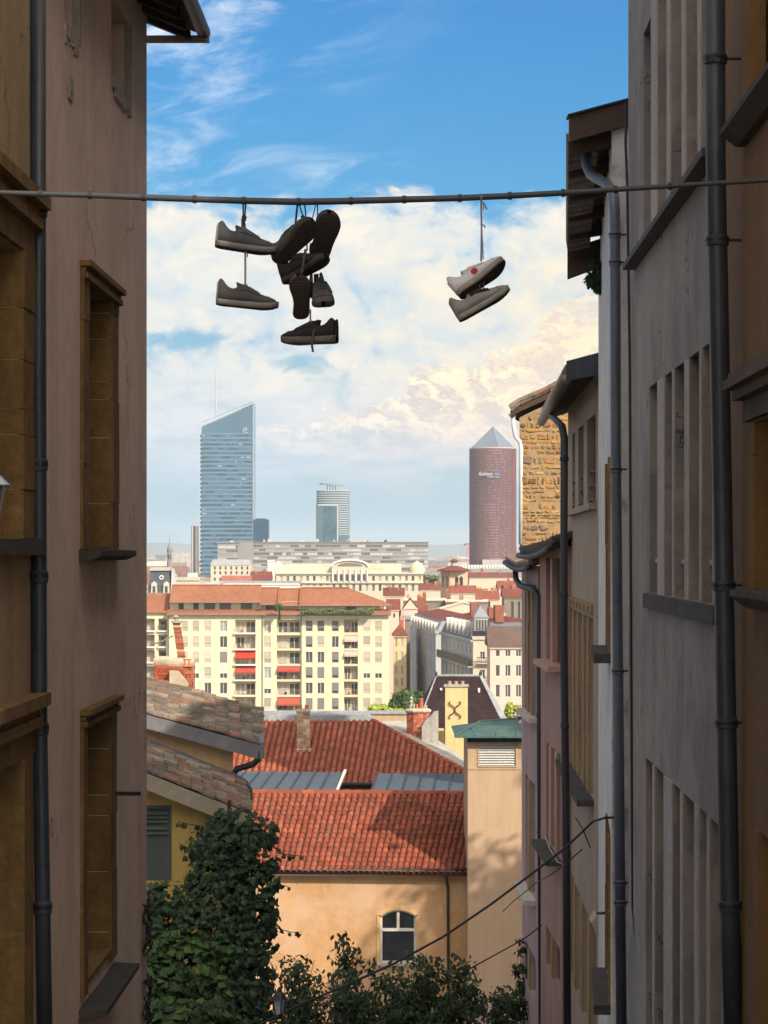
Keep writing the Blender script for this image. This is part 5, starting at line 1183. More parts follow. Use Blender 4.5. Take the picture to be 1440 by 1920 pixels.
SAND = mat('sand_balcony_wall', (.60, .50, .36), var=.06, fine=.04, bump=.02)
for i, (y0, y1) in enumerate(rows):
    for k, (a, b) in enumerate(wcols):
        c, d = fh(y1), fh(y0); st = styl[i][k]; A_, B_ = s_(a), s_(b)
        if st == 'S' and k >= 8 or st == 'S': # closed shutter with a paler panel below
            w = win(f, t, A_, B_, c, d, TRIMC, WGREY, 1)
            mb = MB(); mb.cr = random.random(); mb.fbox(f, A_ + .03, B_ - .03, c + (d - c) * (.36 if (k < 4 or k > 7) else .36), d, -.12, -.06); mb.build('shutter', SHUT, w)
            mb = MB(); mb.fbox(f, A_ + .05, B_ - .05, c + .05, c + (d - c) * .33, -.12, -.09); mb.build('lower_panel', SHUT, w)
        elif st == 'H':
            w = win(f, t, A_, B_, c, d, WHITE, WGREY, 2); mb = MB(); mb.fbox(f, A_ + .03, B_ - .03, c + (d - c) * .45, d, -.12, -.06); mb.build('shutter', TRIMC, w)
        elif st == 'G' or st == 'T':
            w = win(f, t, A_, B_, c, d, SAND, WGREY, 1); mb = MB(); mb.fbox(f, A_ + .03, B_ - .03, c + (d - c) * (.05 if st == 'T' else .28), d, -.12, -.06); mb.build('shutter', SHUTG, w)
        elif st == 'W':
            w = win(f, t, A_, B_, c, d, WHITE, ZINCL, 2)
        else:
            win(f, t, A_, B_, c, d, WHITE, WGREY, 2)
    for k, (a, b) in enumerate(bays):
        c, d = fh(y1 + 2), fh(y0 - 2); A_, B_ = s_(a), s_(b); W_ = B_ - A_
        mb = MB(); mb.fbox(f, A_, B_, c, d, -1.55, -1.5); bal = mb.build('balcony', SAND, t)
        for q in ((.08, .42), (.55, .92)):
            mb = MB(); mb.fbox(f, A_ + W_ * q[0], A_ + W_ * q[1], c + .1, d - .5, -1.49, -1.40); mb.build('window', WGREY if random.random() < .6 else SHUT, bal)
            mb = MB(); m_ = A_ + W_ * (q[0] + q[1]) / 2; mb.fbox(f, m_ - .06, m_ + .06, c + .1, d - .5, -1.39, -1.36); mb.build('mullion', WHITE, bal)
        e = .55 if k == 0 else .03
        mb = MB(); mb.fbox(f, A_ - (.25 if k == 0 else 0), B_ + (.25 if k == 0 else 0), c - .28, c - .01, -1.4, e); mb.build('slab', WHITE if k == 0 else SAND, bal)
        mb = MB()
        mb.fbox(f, A_, B_, c + .95, c + 1.02, e - .09, e - .03)
        for j in range(int(W_ / .22)): mb.fbox(f, A_ + .22 * j, A_ + .22 * j + .05, c, c + .95, e - .08, e - .04)
        mb.build('railing', RAIL, bal, kind='stuff')
        if random.random() < .7:
            mb = MB(); x = A_ + W_ * random.uniform(.2, .7); mb.lathe(f.p(x, c, -.6), [(.2, 0), (.26, .5), (.1, .55)], 7); mb.build('planter', (POT, WHITE, BLACK)[cnt % 3], bal); cnt += 1
for k, i, col, zz in ((0, 2, (.62, .045, .02), 1), (0, 3, (.45, .07, .05), .9), (1, 3, (.42, .07, .06), .7), (1, 5, (.40, .09, .06), 1.1), (2, 1, (.62, .46, .38), .8), (2, 2, (.60, .44, .36), .7)):
    a, b = bays[k]; y0, y1 = rows[i]; A_, B_ = s_(a), s_(b); d = fh(y0 - 2)
    mb = MB(); dz = 1.15 * zz; z = .0
    mb.hexa([f.p(A_ + .05, d - dz, .62), f.p(B_ - .05, d - dz, .62), f.p(B_ - .05, d - .05, -.2), f.p(A_ + .05, d - .05, -.2), f.p(A_ + .05, d - dz + .05, .62), f.p(B_ - .05, d - dz + .05, .62), f.p(B_ - .05, d, -.2), f.p(A_ + .05, d, -.2)])
    mb.fbox(f, A_ + .05, B_ - .05, d - dz - .25, d - dz, .58, .62)
    mb.build('awning', mat('awning_%d_%d' % (k, i), tuple(v * .75 for v in col), rough=.8, var=.04, fine=.03, bump=0), t, label='red awning' if col[0] < .63 and col[1] < .2 else None)
# vertical joints, string courses, downpipes
for px in (405, 430, 488, 513, 566, 641, 676, 727):
    mb = MB(); mb.fbox(f, s_(px) - .07, s_(px) + .07, 0, zt, .0, .06); mb.build('pilaster', TRIMC, t)
for (y0, y1) in rows:
    mb = MB(); z = fh(y1 + 4.6); ps = sorted([s_(v) for b in bays for v in b] + [0, f.len])
    for a, b in zip(ps[0::2], ps[1::2]): mb.fbox(f, a + .02, b - .02, z - .06, z + .06, .001, .03)
    mb.build('string_course', TRIMC, t)
for px in (492, 565):
    mb = MB(); mb.tube([f.p(s_(px), zt, .15), f.p(s_(px), 0, .15)], .08, 6); mb.build('downpipe', RAIL, t)
# skirt roof, attic storey set back, main roof
z0, z1 = fh(1153), fh(1143); mb = MB(); mb.prism([f.p(-.4, z0 - .1, .7), f.p(-.4, z0 + .12, .7), f.p(-.4, z1, -1.6), f.p(-.4, z0 - .1, -1.6)], f.u * (f.len + .8)); mb.build('skirt_roof', TERRA, t)
mb = MB(); mb.tube([f.p(-.4, z0, .75), f.p(f.len + .4, z0, .75)], .09, 6); mb.build('gutter', RAIL, t)
za = fh(1128); mb = MB(); hb = [(s_(333), s_(343)), (s_(361), s_(371)), (s_(381), s_(402)), (s_(410), s_(432)), (s_(450), s_(472)), (s_(497), s_(512)), (s_(648), s_(668))]
fa2 = Fr((f.o.x, f.o.y + 1.8), (f.o.x + f.len * f.u.x, f.o.y + 1.8)); fa2.n = f.n
mb.wall(fa2, 0, s_(487), z1 - .6, za, [(a, b, z1 - .1, za - .1) for a, b in hb[:5]], .3); mb.body(fa2, 0, f.len - 1.5, z1 - .6, za, 10); mb.wall(fa2, s_(487), f.len - 1.5, z1 - .6, za, [(a, b, z1 - .1, za - .2) for a, b in hb[5:]], .3); at_ = mb.build('attic_wall', CREAM, t)
for k, (a, b) in enumerate(hb):
    mb = MB(); mb.fbox(fa2, a, b, z1 - .1, za - .2, -.34, -.3); mb.build('attic_window', SHUTG if k > 1 else WGREY, at_)
zr0, zr1 = fh(1131), fh(1105)
for (x0, x1, yt, yb, hip) in ((317, 487, 1105, 1130, 0), (486, 520, 1110, 1134, 0), (520, 562, 1112, 1136, 0), (561, 712, 1110, 1136, 1)):
    A_, B_ = s_(x0), s_(x1); zb_, zz = fh(yb), fh(yt) + .6; o_ = -.8
    mb = MB(); hx = 5.5 if hip else 0
    mb.add([f.p(A_, zb_, .4 + o_), f.p(B_ + (2.2 if hip else 0), zb_, .4 + o_), f.p(B_ - hx, zz, -6), f.p(A_, zz, -6), f.p(B_ + (2.2 if hip else 0), zb_, -13), f.p(A_, zb_, -13)], ((0, 1, 2, 3), (3, 2, 4, 5), (1, 4, 2), (0, 3, 5)))
    rf = mb.build('roof', TERRA, t)
    mb = MB(); mb.tube([f.p(A_, zz + .05, -6), f.p(B_ - hx, zz + .05, -6)], .16, 6); mb.build('ridge', TERRA, rf)
    mb = MB(); mb.tube([f.p(A_, zb_, .42 + o_), f.p(B_ + (2.2 if hip else 0), zb_, .42 + o_)], .1, 6); mb.build('gutter', RAIL, rf)
for px in (488, 521, 562):
    mb = MB(); mb.prism([f.p(s_(px) - .12, fh(1136) - .5, -.3), f.p(s_(px) - .12, fh(1134) + .35, -.3), f.p(s_(px) - .12, fh(1109) + .75, -6), f.p(s_(px) - .12, fh(1136) - .5, -12)], f.u * .24); mb.build('party_wall', TERRA, t)
# left wing
t = thing('apartment_wing', 'lower wing of the cream apartment block with balconies at the left', 'building', P(295, 1450, 441))
f2 = cfront(230, 316.5, 441.5); fh2 = lambda y: f2.hit(300, y)[1]
hb = [(f2.s_(258), f2.s_(290), fh2(y + 22), fh2(y), 1.3) for y in (1160, 1190, 1219, 1249, 1280)] + [(f2.s_(297), f2.s_(314), fh2(y + 22), fh2(y), 1.3) for y in (1160, 1190, 1219, 1249, 1280)]
mb = MB(); mb.wall(f2, 0, f2.len, 0, fh2(1147), hb, 1.3); mb.body(f2, 0, f2.len, 0, fh2(1147), 13); mb.build('wall', CREAM, t)
for h in hb:
    mb = MB(); mb.fbox(f2, h[0], h[1], h[2], h[3], -1.35, -1.3); b_ = mb.build('balcony', SHUT, t)
    mb = MB(); mb.fbox(f2, h[0] + .3, h[0] + 1.3, h[2] + .1, h[3] - .5, -1.29, -1.2); mb.build('window', WGREY, b_)
    mb = MB(); mb.fbox(f2, h[0] - .1, h[1] + .1, h[2] - .25, h[2], -.2, .5); mb.build('slab', WHITE, b_)
    mb = MB(); mb.fbox(f2, h[0], h[1], h[2] + .9, h[2] + 1, .38, .44)
    for j in range(int((h[1] - h[0]) / .25)): mb.fbox(f2, h[0] + .25 * j, h[0] + .25 * j + .05, h[2], h[2] + .9, .39, .43)
    mb.build('railing', RAIL, b_, kind='stuff')
mb = MB(); mb.prism([f2.p(-.3, fh2(1149), .6), f2.p(-.3, fh2(1118) + .4, -6), f2.p(-.3, fh2(1149), -13)], f2.u * (f2.len + .3)); mb.build('roof', TERRA, t)

# ---------------- generic town house
def house(name, label, cat, f, ztop, D, wm, rm, kind='gable', rise=2.5, cols=(), rws=(), wm2=WGREY, dep=.2, chim=(), group=None, base=0.0, over=.4, fm=None, side=None, parm=None, dorm=()):
    t = thing(name, label, cat, f.p(f.len / 2, base), group)
    hs = [(f.s_(a), f.s_(b), f.hit(a, y1)[1], f.hit(a, y0)[1]) for a, b in cols for y0, y1 in rws]
    hs = [(min(a, b), max(a, b), min(c, d), max(c, d)) for a, b, c, d in hs]
    mb = MB(); mb.wall(f, 0, f.len, base, ztop, hs, dep); mb.body(f, 0, f.len, base, ztop, D); mb.build('wall', wm, t)
    for a, b, c, d in hs:
        if fm: win(f, t, a, b, c, d, fm, wm2, 2 if b - a > .7 else 1, dep - .04)
        else: mb = MB(); mb.fbox(f, a, b, c, d, -dep - .05, -dep + .05); mb.build('window', wm2, t)
    o, L_ = over, f.len
    if kind == 'gable':
        mb = MB(); mb.prism([f.p(-o, ztop + .02, o), f.p(-o, ztop + rise, -D / 2), f.p(-o, ztop + .02, -D - o)], f.u * (L_ + 2 * o)); mb.build('roof', rm, t)
    elif kind == 'side':   # gable end towards the front
        mb = MB(); mb.prism([f.p(0, ztop, -.01), f.p(L_, ztop, -.01), f.p(L_ / 2, ztop + rise, -.01)], f.n * (-D + .02)); mb.build('gable', wm, t)
        for a, b in ((-o, L_ / 2), (L_ + o, L_ / 2)):
            mb = MB(); e = rise / (L_ / 2) * o; mb.hexa([f.p(a, ztop - e + .05, .25), f.p(b, ztop + rise + .05, .25), f.p(b, ztop + rise + .05, -D - .2), f.p(a, ztop - e + .05, -D - .2), f.p(a, ztop - e + .25, .25), f.p(b, ztop + rise + .25, .25), f.p(b, ztop + rise + .25, -D - .2), f.p(a, ztop - e + .25, -D - .2)]); mb.build('roof', rm, t)
    elif kind == 'hip':
        i = min(D, L_) * .42; mb = MB(); mb.add([f.p(-o, ztop + .02, o), f.p(L_ + o, ztop + .02, o), f.p(L_ + o, ztop + .02, -D - o), f.p(-o, ztop + .02, -D - o), f.p(i, ztop + rise, -D / 2), f.p(max(L_ - i, i + .01), ztop + rise, -D / 2)], ((0, 1, 5, 4), (1, 2, 5), (2, 3, 4, 5), (3, 0, 4), (3, 2, 1, 0))); mb.build('roof', rm, t)
    elif kind == 'mansard':
        i = rise * .35; mb = MB(); mb.hexa([f.p(0, ztop + .02, 0), f.p(L_, ztop + .02, 0), f.p(L_, ztop + .02, -D), f.p(0, ztop + .02, -D), f.p(i, ztop + rise, -i), f.p(L_ - i, ztop + rise, -i), f.p(L_ - i, ztop + rise, -D + i), f.p(i, ztop + rise, -D + i)]); mb.build('roof', rm, t)
    elif kind == 'flat':
        mb = MB(); mb.fbox(f, -.2, L_ + .2, ztop + .01, ztop + rise, -D - .2, .2); mb.build('parapet', rm, t)
    for px, y0, w, cm in chim:
        s = f.s_(px); zt_ = EYE - (y0 - HY) / F * (f.o.y + D * .35); hh = w * f.o.y / F
        mb = MB(); mb.fbox(f, s - hh / 2, s + hh / 2, ztop + .1, zt_, -D * .35 - 1.2, -D * .35); c_ = mb.build('chimney', cm, t)
        mb = MB()
        for q in (-.3, 0, .3): mb.lathe(f.p(s + q * hh, zt_, -D * .35 - .6), [(.16, 0), (.13, .5)], 6)
        mb.build('chimney_pots', POT, c_, kind='stuff')
    mb = MB(); mb.fbox(f, -.15, L_ + .15, ztop - .3, ztop, -.05, .25); mb.build('cornice', parm or wm, t)
    return t
ORB = mat('far_orange_brick', (.22, .085, .055), var=.15, vs=1, fine=.15, bump=.1)
STN = mat('far_grey_stone', (.20, .17, .14), var=.2, vs=.4, fine=.2, fs=3, bump=.3)
BLUEG = mat('blue_grey_facade', (.40, .41, .43), var=.08, vs=.1, fine=.06, fs=1, bump=.05, streak=.12, ss=.4)  # cool grey base for the two long left-facing fronts
PALEG = mat('pale_grey_facade', (.39, .39, .38), var=.06, vs=.1, fine=.05, fs=1, bump=.03, streak=.08, ss=.4)
IVORY = mat('ivory_facade', (.48, .43, .33), var=.06, vs=.1, fine=.05, fs=1, bump=.03, streak=.06, ss=.4)
PINKF = mat('rose_facade', (.60, .44, .37), var=.06, vs=.1, fine=.05, fs=1, bump=.03, streak=.06, ss=.4)
ZROOF = mat('far_zinc_roof', (.26, .28, .31), rough=.5, var=.15, vs=.2, fine=.08, bump=.05)
BROWNR = mat('brown_flat_tile_roof', (.105, .07, .062), var=.2, vs=.3, fine=.2, fs=2, bump=.3)
# pink building at the right
f = cfront(919, 1040, 400); 
house('pink_apartment_house', 'rose facade with a brown tiled roof left of the mauve house corner', 'building', f, f.hit(940, 1213)[1], 12, PINKF, BROWNR, 'gable', 3.2,
      [(929, 937), (947, 957), (967, 977), (986, 996)], [(1219, 1231), (1247, 1268), (1284, 1307), (1322, 1344)], WGREY, .2, [(1000, 1175, 10, ORB)], fm=WHITE, parm=IVORY)
# corner house with the black balcony band
f = cfront(887, 919, 424)
t = house('ivory_corner_house', 'ivory corner house with black balconies between the rose facade and the grey blocks', 'building', f, f.hit(900, 1196)[1], 9, IVORY, PALEG, 'flat', .3,
      [(900, 909)], [(1222, 1236), (1256, 1273), (1295, 1312)], WGREY, .25, fm=WHITE)
z = f.hit(900, 1196)[1]
mb = MB(); mb.fbox(f, -.1, f.len + .1, z + .32, z + 1.2, -.1, .12); mb.build('balcony_railing', BLACK, t)
mb = MB(); mb.fbox(f, .3, f.len - .3, z + .32, z + 3.5, -6, -.8); a_ = mb.build('attic', PALEG, t)
for k in range(5): mb = MB(); mb.fbox(f, .5 + k * .5, .85 + k * .5, z + 1.25, z + 3.1, -.85, -.76); mb.build('window', WGREY, a_)
mb = MB(); mb.prism([f.p(.1, z + 3.5, -.6), f.p(f.len - .1, z + 3.5, -.6), f.p(f.len / 2 - .2, z + 5.6, -.6)], f.n * -6); mb.build('attic_roof', ZROOF, t)
for y in (1243, 1280):
    zz = f.hit(900, y)[1]; mb = MB(); mb.fbox(f, .6, f.len + .1, zz - .15, zz, 0, .9); s2 = mb.build('balcony', PALEG, t)
    mb = MB(); mb.fbox(f, .6, f.len + .1, zz + .95, zz + 1.05, .8, .88)
    for k in range(12): mb.fbox(f, .65 + k * .2, .70 + k * .2, zz, zz + .95, .8, .87)
    mb.build('railing', BLACK, s2, kind='stuff')
# grey long flank with dormers, runs away from us
fB = Fr((P(886.5, 0, 424.2).x, 424.2), (P(827, 0, 468).x, 468)); fB.n = fB.n if fB.n.x < 0 else -fB.n
hb = lambda px, py: fB.hit(px, py)[1]
t = thing('grey_mansard_house', 'shaded grey house with pointed dormers and a long black balcony', 'building', fB.p(fB.len / 2, 0))
zt = hb(887, 1200); cs = [k * fB.len / 8 + fB.len / 16 for k in range(8)]; rz = [(zt - 2.6, zt - 1.2), (zt - 8.2, zt - 5.2), (zt - 11.6, zt - 9.0), (zt - 15, zt - 12.4)]
hs = [(c - .45, c + .45, a, b) for c in cs for a, b in rz]
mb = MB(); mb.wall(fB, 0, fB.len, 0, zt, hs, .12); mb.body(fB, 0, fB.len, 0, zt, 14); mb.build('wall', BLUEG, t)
for h in hs: win(fB, t, h[0], h[1], h[2], h[3], PALEG, WGREY, 1, .07)
mb = MB(); mb.fbox(fB, -.2, fB.len + .3, zt - 4.6, zt - 3.3, .75, .85); mb.build('balcony_railing', BLACK, t)
mb = MB(); mb.fbox(fB, -.2, fB.len + .3, zt - 4.75, zt - 4.6, -.1, .9); mb.build('balcony_slab', PALEG, t)
mb = MB(); mb.hexa([fB.p(0, zt + .02, 0), fB.p(fB.len, zt + .02, 0), fB.p(fB.len, zt + .02, -14), fB.p(0, zt + .02, -14), fB.p(.8, zt + 3, -1.4), fB.p(fB.len - .8, zt + 3, -1.4), fB.p(fB.len - .8, zt + 3, -12), fB.p(.8, zt + 3, -12)]); mb.build('mansard_roof', mat('blue_slate', (.10, .115, .14), rough=.6, var=.15, fine=.1), t)
mb = MB(); mb.prism([fB.p(.8, zt + 3.02, -1.4), fB.p(.8, zt + 3.9, -6.5), fB.p(.8, zt + 3.02, -12)], fB.u * (fB.len - 1.6)); mb.build('roof', DKRED, t)
for c in cs[:7]:
    mb = MB(); mb.prism([fB.p(c - .6, zt + .4, .05), fB.p(c + .6, zt + .4, .05), fB.p(c + .6, zt + 2.0, .05), fB.p(c, zt + 3.0, .05), fB.p(c - .6, zt + 2.0, .05)], fB.n * -1.6); dm_ = mb.build('dormer', PALEG, t)
    mb = MB(); mb.fbox(fB, c - .35, c + .35, zt + .6, zt + 1.9, .04, .09); mb.build('window', WGREY, dm_)
for px, w in ((842, .9), (857, 1.3), (873, 1.0), (884, 1.2)):
    s = fB.s_(px); mb = MB(); mb.fbox(fB, s - w, s + w, zt + 3, zt + 5.6 + jit(.4), -5.5, -4); mb.build('chimney', ORB if px != 857 else STN, t)
mb = MB(); mb.fbox(fB, -.3, fB.len, zt - .35, zt, 0, .4); mb.build('cornice', PALEG, t)
# bluish long block further left
fA = Fr((P(817, 0, 500).x, 500), (P(768, 0, 560).x, 560)); fA.n = fA.n if fA.n.x < 0 else -fA.n
t = thing('blue_grey_block', 'long shaded blue grey apartment block with a row of dormers', 'building', fA.p(fA.len / 2, 0))
zt = fA.hit(817, 1192)[1]; N_ = 9; cs = [(k + .5) * fA.len / N_ for k in range(N_)]
hs = [(c - .62, c + .62, zt - 3.6 - 4.0 * r_, zt - 1.2 - 4.0 * r_) for c in cs for r_ in range(6)]
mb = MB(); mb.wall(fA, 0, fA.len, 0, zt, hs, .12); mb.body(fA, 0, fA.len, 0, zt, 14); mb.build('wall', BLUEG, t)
for h in hs: win(fA, t, *h, PALEG, WGREY, 1, .07)
mb = MB(); mb.hexa([fA.p(0, zt + .02, 0), fA.p(fA.len, zt + .02, 0), fA.p(fA.len, zt + .02, -14), fA.p(0, zt + .02, -14), fA.p(0, zt + 3, -1.2), fA.p(fA.len, zt + 3, -1.2), fA.p(fA.len, zt + 3, -12), fA.p(0, zt + 3, -12)]); mb.build('mansard_roof', ZROOF, t)
mb = MB(); mb.prism([fA.p(0, zt + 3.02, -1.2), fA.p(0, zt + 4.2, -6.5), fA.p(0, zt + 3.02, -12)], fA.u * fA.len); mb.build('roof', DKRED, t)
for c in cs:
    mb = MB(); mb.fbox(fA, c - .7, c + .7, zt + .3, zt + 2.6, -1.4, .05); dm_ = mb.build('dormer', WHITE, t)
    mb = MB(); mb.fbox(fA, c - .45, c + .45, zt + .5, zt + 2.3, .055, .08); mb.build('window', WGREY, dm_)
f = cfront(817, 829, 500); house('pale_end_house', 'pale sunlit end wall between the two shaded grey blocks', 'building', f, f.hit(820, 1185)[1], 12, PALEG, ZROOF, 'flat', .4)
# narrow houses left of it
f = cfront(738, 762, 520); house('narrow_ochre_house', 'narrow ochre house with a red roof right of the cream apartment block', 'building', f, f.hit(745, 1192)[1], 10, mat('ochre_far', (.56, .45, .25), var=.08, fine=.05), DKRED, 'hip', 2.2, [(741, 745), (752, 756)], [(1197, 1212), (1222, 1238), (1248, 1263), (1272, 1286)], SHUT, .2, [(752, 1178, 8, ORB)])
f = cfront(760, 769, 530); house('slim_grey_house', 'slim shaded grey house squeezed beside the blue grey block', 'building', f, f.hit(765, 1160)[1], 12, STN, ZROOF, 'flat', .4)
f = cfront(727, 748, 600); house('faded_pink_house', 'faded pink house behind the right end of the cream apartment block', 'building', f, f.hit(735, 1143)[1], 10, mat('pink_far', (.60, .42, .34), var=.08, fine=.05), DKRED, 'gable', 2.5, [(737, 741)], [(1150, 1158)], WGREY, .2)
f = cfront(757, 783, 640); house('pink_gable_house', 'small house with a pink gable among the red roofs', 'house', f, f.hit(765, 1140)[1], 12, mat('rose_gable', (.66, .44, .36), var=.06, fine=.05), DKRED, 'side', 2.4, chim=[(790, 1120, 10, ORB)])
f = cfront(783, 800, 650); house('red_chimney_house', 'low house with twin tall orange brick chimneys', 'house', f, f.hit(790, 1150)[1], 12, STN, DKRED, 'gable', 2, chim=[(786, 1118, 7, ORB), (796, 1113, 7, ORB)])
f = cfront(757, 836, 700); house('grey_stone_house', 'long house with a grey stone rear wall', 'house', f, f.hit(790, 1126)[1], 14, STN, mat('pale_coping', (.55, .5, .42)), 'flat', .5, chim=[(840, 1108, 6, ORB)])
f = cfront(836, 918, 690); house('stone_party_wall_house', 'house with a low grey stone party wall and pale coping', 'house', f, f.hit(870, 1128)[1], 12, STN, mat('pale_coping', (1, 1, 1)), 'flat', .4, chim=[(866, 1117, 8, STN), (899, 1104, 13, ORB)])
f = cfront(792, 947, 620); house('blank_cream_house', 'wide blank cream rear wall with a shallow pointed top', 'house', f, f.hit(870, 1152)[1], 12, mat('bare_cream', (.50, .43, .34), var=.08, vs=.15, fine=.08, streak=.12, ss=.5), mat('pale_coping', (1, 1, 1)), 'side', 2.9, [(929, 935)], [(1166, 1172)], WGREY, over=.1, chim=[(857, 1150, 8, STN)])
f = cfront(921, 950, 560); house('grey_attic_house', 'house with a slanting grey zinc attic before the pink roofs', 'house', f, f.hit(930, 1176)[1], 10, PALEG, ZROOF, 'mansard', 2.6, chim=[(919, 1155, 9, ORB), (919, 1128, 3, BLACK)])
f = cfront(945, 1010, 640); house('rubble_end_house', 'tall house of grey brown rubble with narrow dark windows', 'house', f, f.hit(960, 1120)[1], 12, STN, DKRED, 'gable', 3, [(958, 963), (971, 975)], [(1128, 1168)], WGREY, .4, chim=[(950, 1092, 9, ORB), (965, 1100, 6, STN)])
# bell tower
YB_ = 900
t = thing('bell_tower', 'square sand coloured bell tower with twin arches and a red pyramid roof', 'tower', P(852, 1120, YB_))
f = cfront(843, 877, YB_); g2 = Fr((P(843, 0, YB_).x, YB_), (P(826, 0, YB_ + 7).x, YB_ + 7)); g2.n = g2.n if g2.n.x < 0 else -g2.n
TWR = mat('bell_tower_stone', (.52, .40, .26), var=.1, vs=.1, fine=.08, fs=1)
for ff, c_ in ((f, [(853, 859.5), (861.5, 868)]), (g2, [(829, 832.5), (836, 839.5)])):
    zt = f.hit(850, 1071)[1]; hs = [(min(ff.s_(a), ff.s_(b)), max(ff.s_(a), ff.s_(b)), zt - 5.9, zt - 2.6) for a, b in c_]
    mb = MB(); mb.wall(ff, 0, ff.len, 0, zt, hs, .8); mb.body(ff, 0, ff.len, 0, zt, 6); w_ = mb.build('wall', TWR, t)
    for h in hs:
        mb = MB(); mb.fbox(ff, h[0], h[1], h[2], h[3], -.85, -.7); mb.build('arch_opening', WGREY, w_)
        mb = MB(); n = 8; m_, r_ = (h[0] + h[1]) / 2, (h[1] - h[0]) / 2; pts = [ff.p(m_ + r_ * math.cos(math.pi * k / n), h[3] + r_ * math.sin(math.pi * k / n) * 1.2, .03) for k in range(n + 1)]; mb.prism(pts, ff.n * -.02); mb.build('arch_head', WGREY, w_)
c = (f.p(0, zt) + f.p(f.len, zt) + g2.p(g2.len, zt) + (g2.p(g2.len, zt) + (f.p(f.len, 0) - f.p(0, 0)))) / 4
mb = MB(); mb.lathe(c, [(6.6, .05), (6.6, .4), (1.4, 2.0)], 8, .3); mb.build('roof', DKRED, t)
mb = MB(); mb.lathe(c, [(1.1, 2.0), (1.1, 3.6)], 6); lan = mb.build('lantern', PALEG, t)
mb = MB(); mb.lathe(c, [(1.9, 3.6), (1.9, 3.8), (.2, 4.6)], 8); mb.build('lantern_roof', DKRED, lan)
# house roofs around the tower: things one can tell apart
rr = [(788, 828, 1106, 980, 12, DKRED, 'dark red roof left of the bell tower'), (845, 892, 1112, 860, 12, mat('bright_red_roof', (.20, .058, .038), var=.15, fine=.15, fs=1.5), 'bright red roof right below the bell tower'), (880, 962, 1083, 1250, 20, DKRED, 'long dark red roof right behind the bell tower'),
      (896, 935, 1124, 760, 12, mat('bright_red_roof', (1, 1, 1)), 'bright red roof with a pale skylight band, left of the rubble house'), (935, 1000, 1103, 850, 14, mat('bright_red_roof', (1, 1, 1)), 'red roof directly below the far stone gable'), (720, 757, 1117, 800, 12, DKRED, 'deep red roof just right of the apartment block ridge')]
for px0, px1, y, Y, D, m_, lb in rr:
    f = cfront(px0, px1, Y); house('red_roofed_house', lb, 'house', f, f.hit(px0, y)[1], D, IVORY, m_, 'gable', 2.6, chim=[(px0 + (px1 - px0) * .3, y - 17, 5, ORB), (px0 + (px1 - px0) * .72, y - 14, 4, STN)])
# grand white building with arched pediment
YO = 1000
f = cfront(505, 793, YO); fh = lambda y: f.hit(600, y)[1]; s_ = f.s_
t = thing('grand_white_building', 'grand cream white building with an arched pediment and rows of windows', 'building', f.p(f.len / 2, 0))
WST = mat('cream_white_stone', (.47, .44, .35), var=.05, vs=.05, fine=.04, fs=.6, bump=0)
zt = fh(1074); cols = [515 + k * 12.35 for k in range(23)]
hs = [(s_(c - 2.4), s_(c + 2.4), fh(b), fh(a)) for c in cols for a, b in ((1080, 1089), (1096, 1108))]
mb = MB(); mb.wall(f, 0, f.len, 0, zt, hs, .4); mb.body(f, 0, f.len, 0, zt, 30); mb.build('wall', WST, t)
for k, h in enumerate(hs): mb = MB(); mb.fbox(f, h[0], h[1], h[2], h[3], -.5, -.35); mb.build('window', (WGREY, RAIL, SHUT)[k * 7 % 3], t)
for y in (1075, 1092):
    mb = MB(); z = fh(y); mb.fbox(f, -.3, f.len + .3, z - .35, z + .25, -.1, .7); mb.build('cornice', WST, t)
mb = MB(); mb.fbox(f, s_(533), s_(753), zt, fh(1057), -20, -4); up = mb.build('upper_storey', WST, t)
mb = MB(); mb.fbox(f, s_(700), s_(720), fh(1067), fh(1061), -3.99, -3.8); mb.build('blind_panel', IVORY, up)
mb = MB(); n = 14; pts = [f.p(s_(656) + (s_(690) - s_(656)) * math.cos(math.pi * k / n), fh(1062) + (fh(1050) - fh(1062)) * math.sin(math.pi * k / n), .6) for k in range(n + 1)]; mb.prism(pts, f.n * -6); pd = mb.build('pediment', WST, t)
mb = MB(); mb.tube([p + f.n * .3 for p in pts], .45, 6); mb.build('arch_moulding', WHITE, pd)
mb = MB(); mb.prism([f.p(s_(656) + (s_(680) - s_(656)) * math.cos(math.pi * k / n), fh(1062) + (fh(1055) - fh(1062)) * math.sin(math.pi * k / n), .68) for k in range(n + 1)], f.n * -.05); mb.build('lunette', RAIL, pd)
mb = MB(); mb.fbox(f, s_(622), s_(690), fh(1093), fh(1062), -2, .6); pv = mb.build('pavilion', WST, t)
for k in range(6): mb = MB(); c = 629 + k * 10.8; mb.fbox(f, s_(c - 2.6), s_(c + 2.6), fh(1089), fh(1074), .55, .64); mb.build('window', WGREY, pv)
for k in range(7): mb = MB(); c = 623.6 + k * 10.8; mb.tube([f.p(s_(c), fh(1090), .9), f.p(s_(c), fh(1068), .9)], .35, 6); mb.build('column', WHITE, pv)
for px in (520, 782):
    mb = MB(); mb.lathe(f.p(s_(px), zt, -4), [(3.2, 0), (3.2, 1.6), (3.0, 2.4), (2.2, 3.6), (.9, 4.3), (.3, 4.9)], 14); mb.build('dome', mat('verdigris_cream', (.50, .48, .34), var=.08), t)
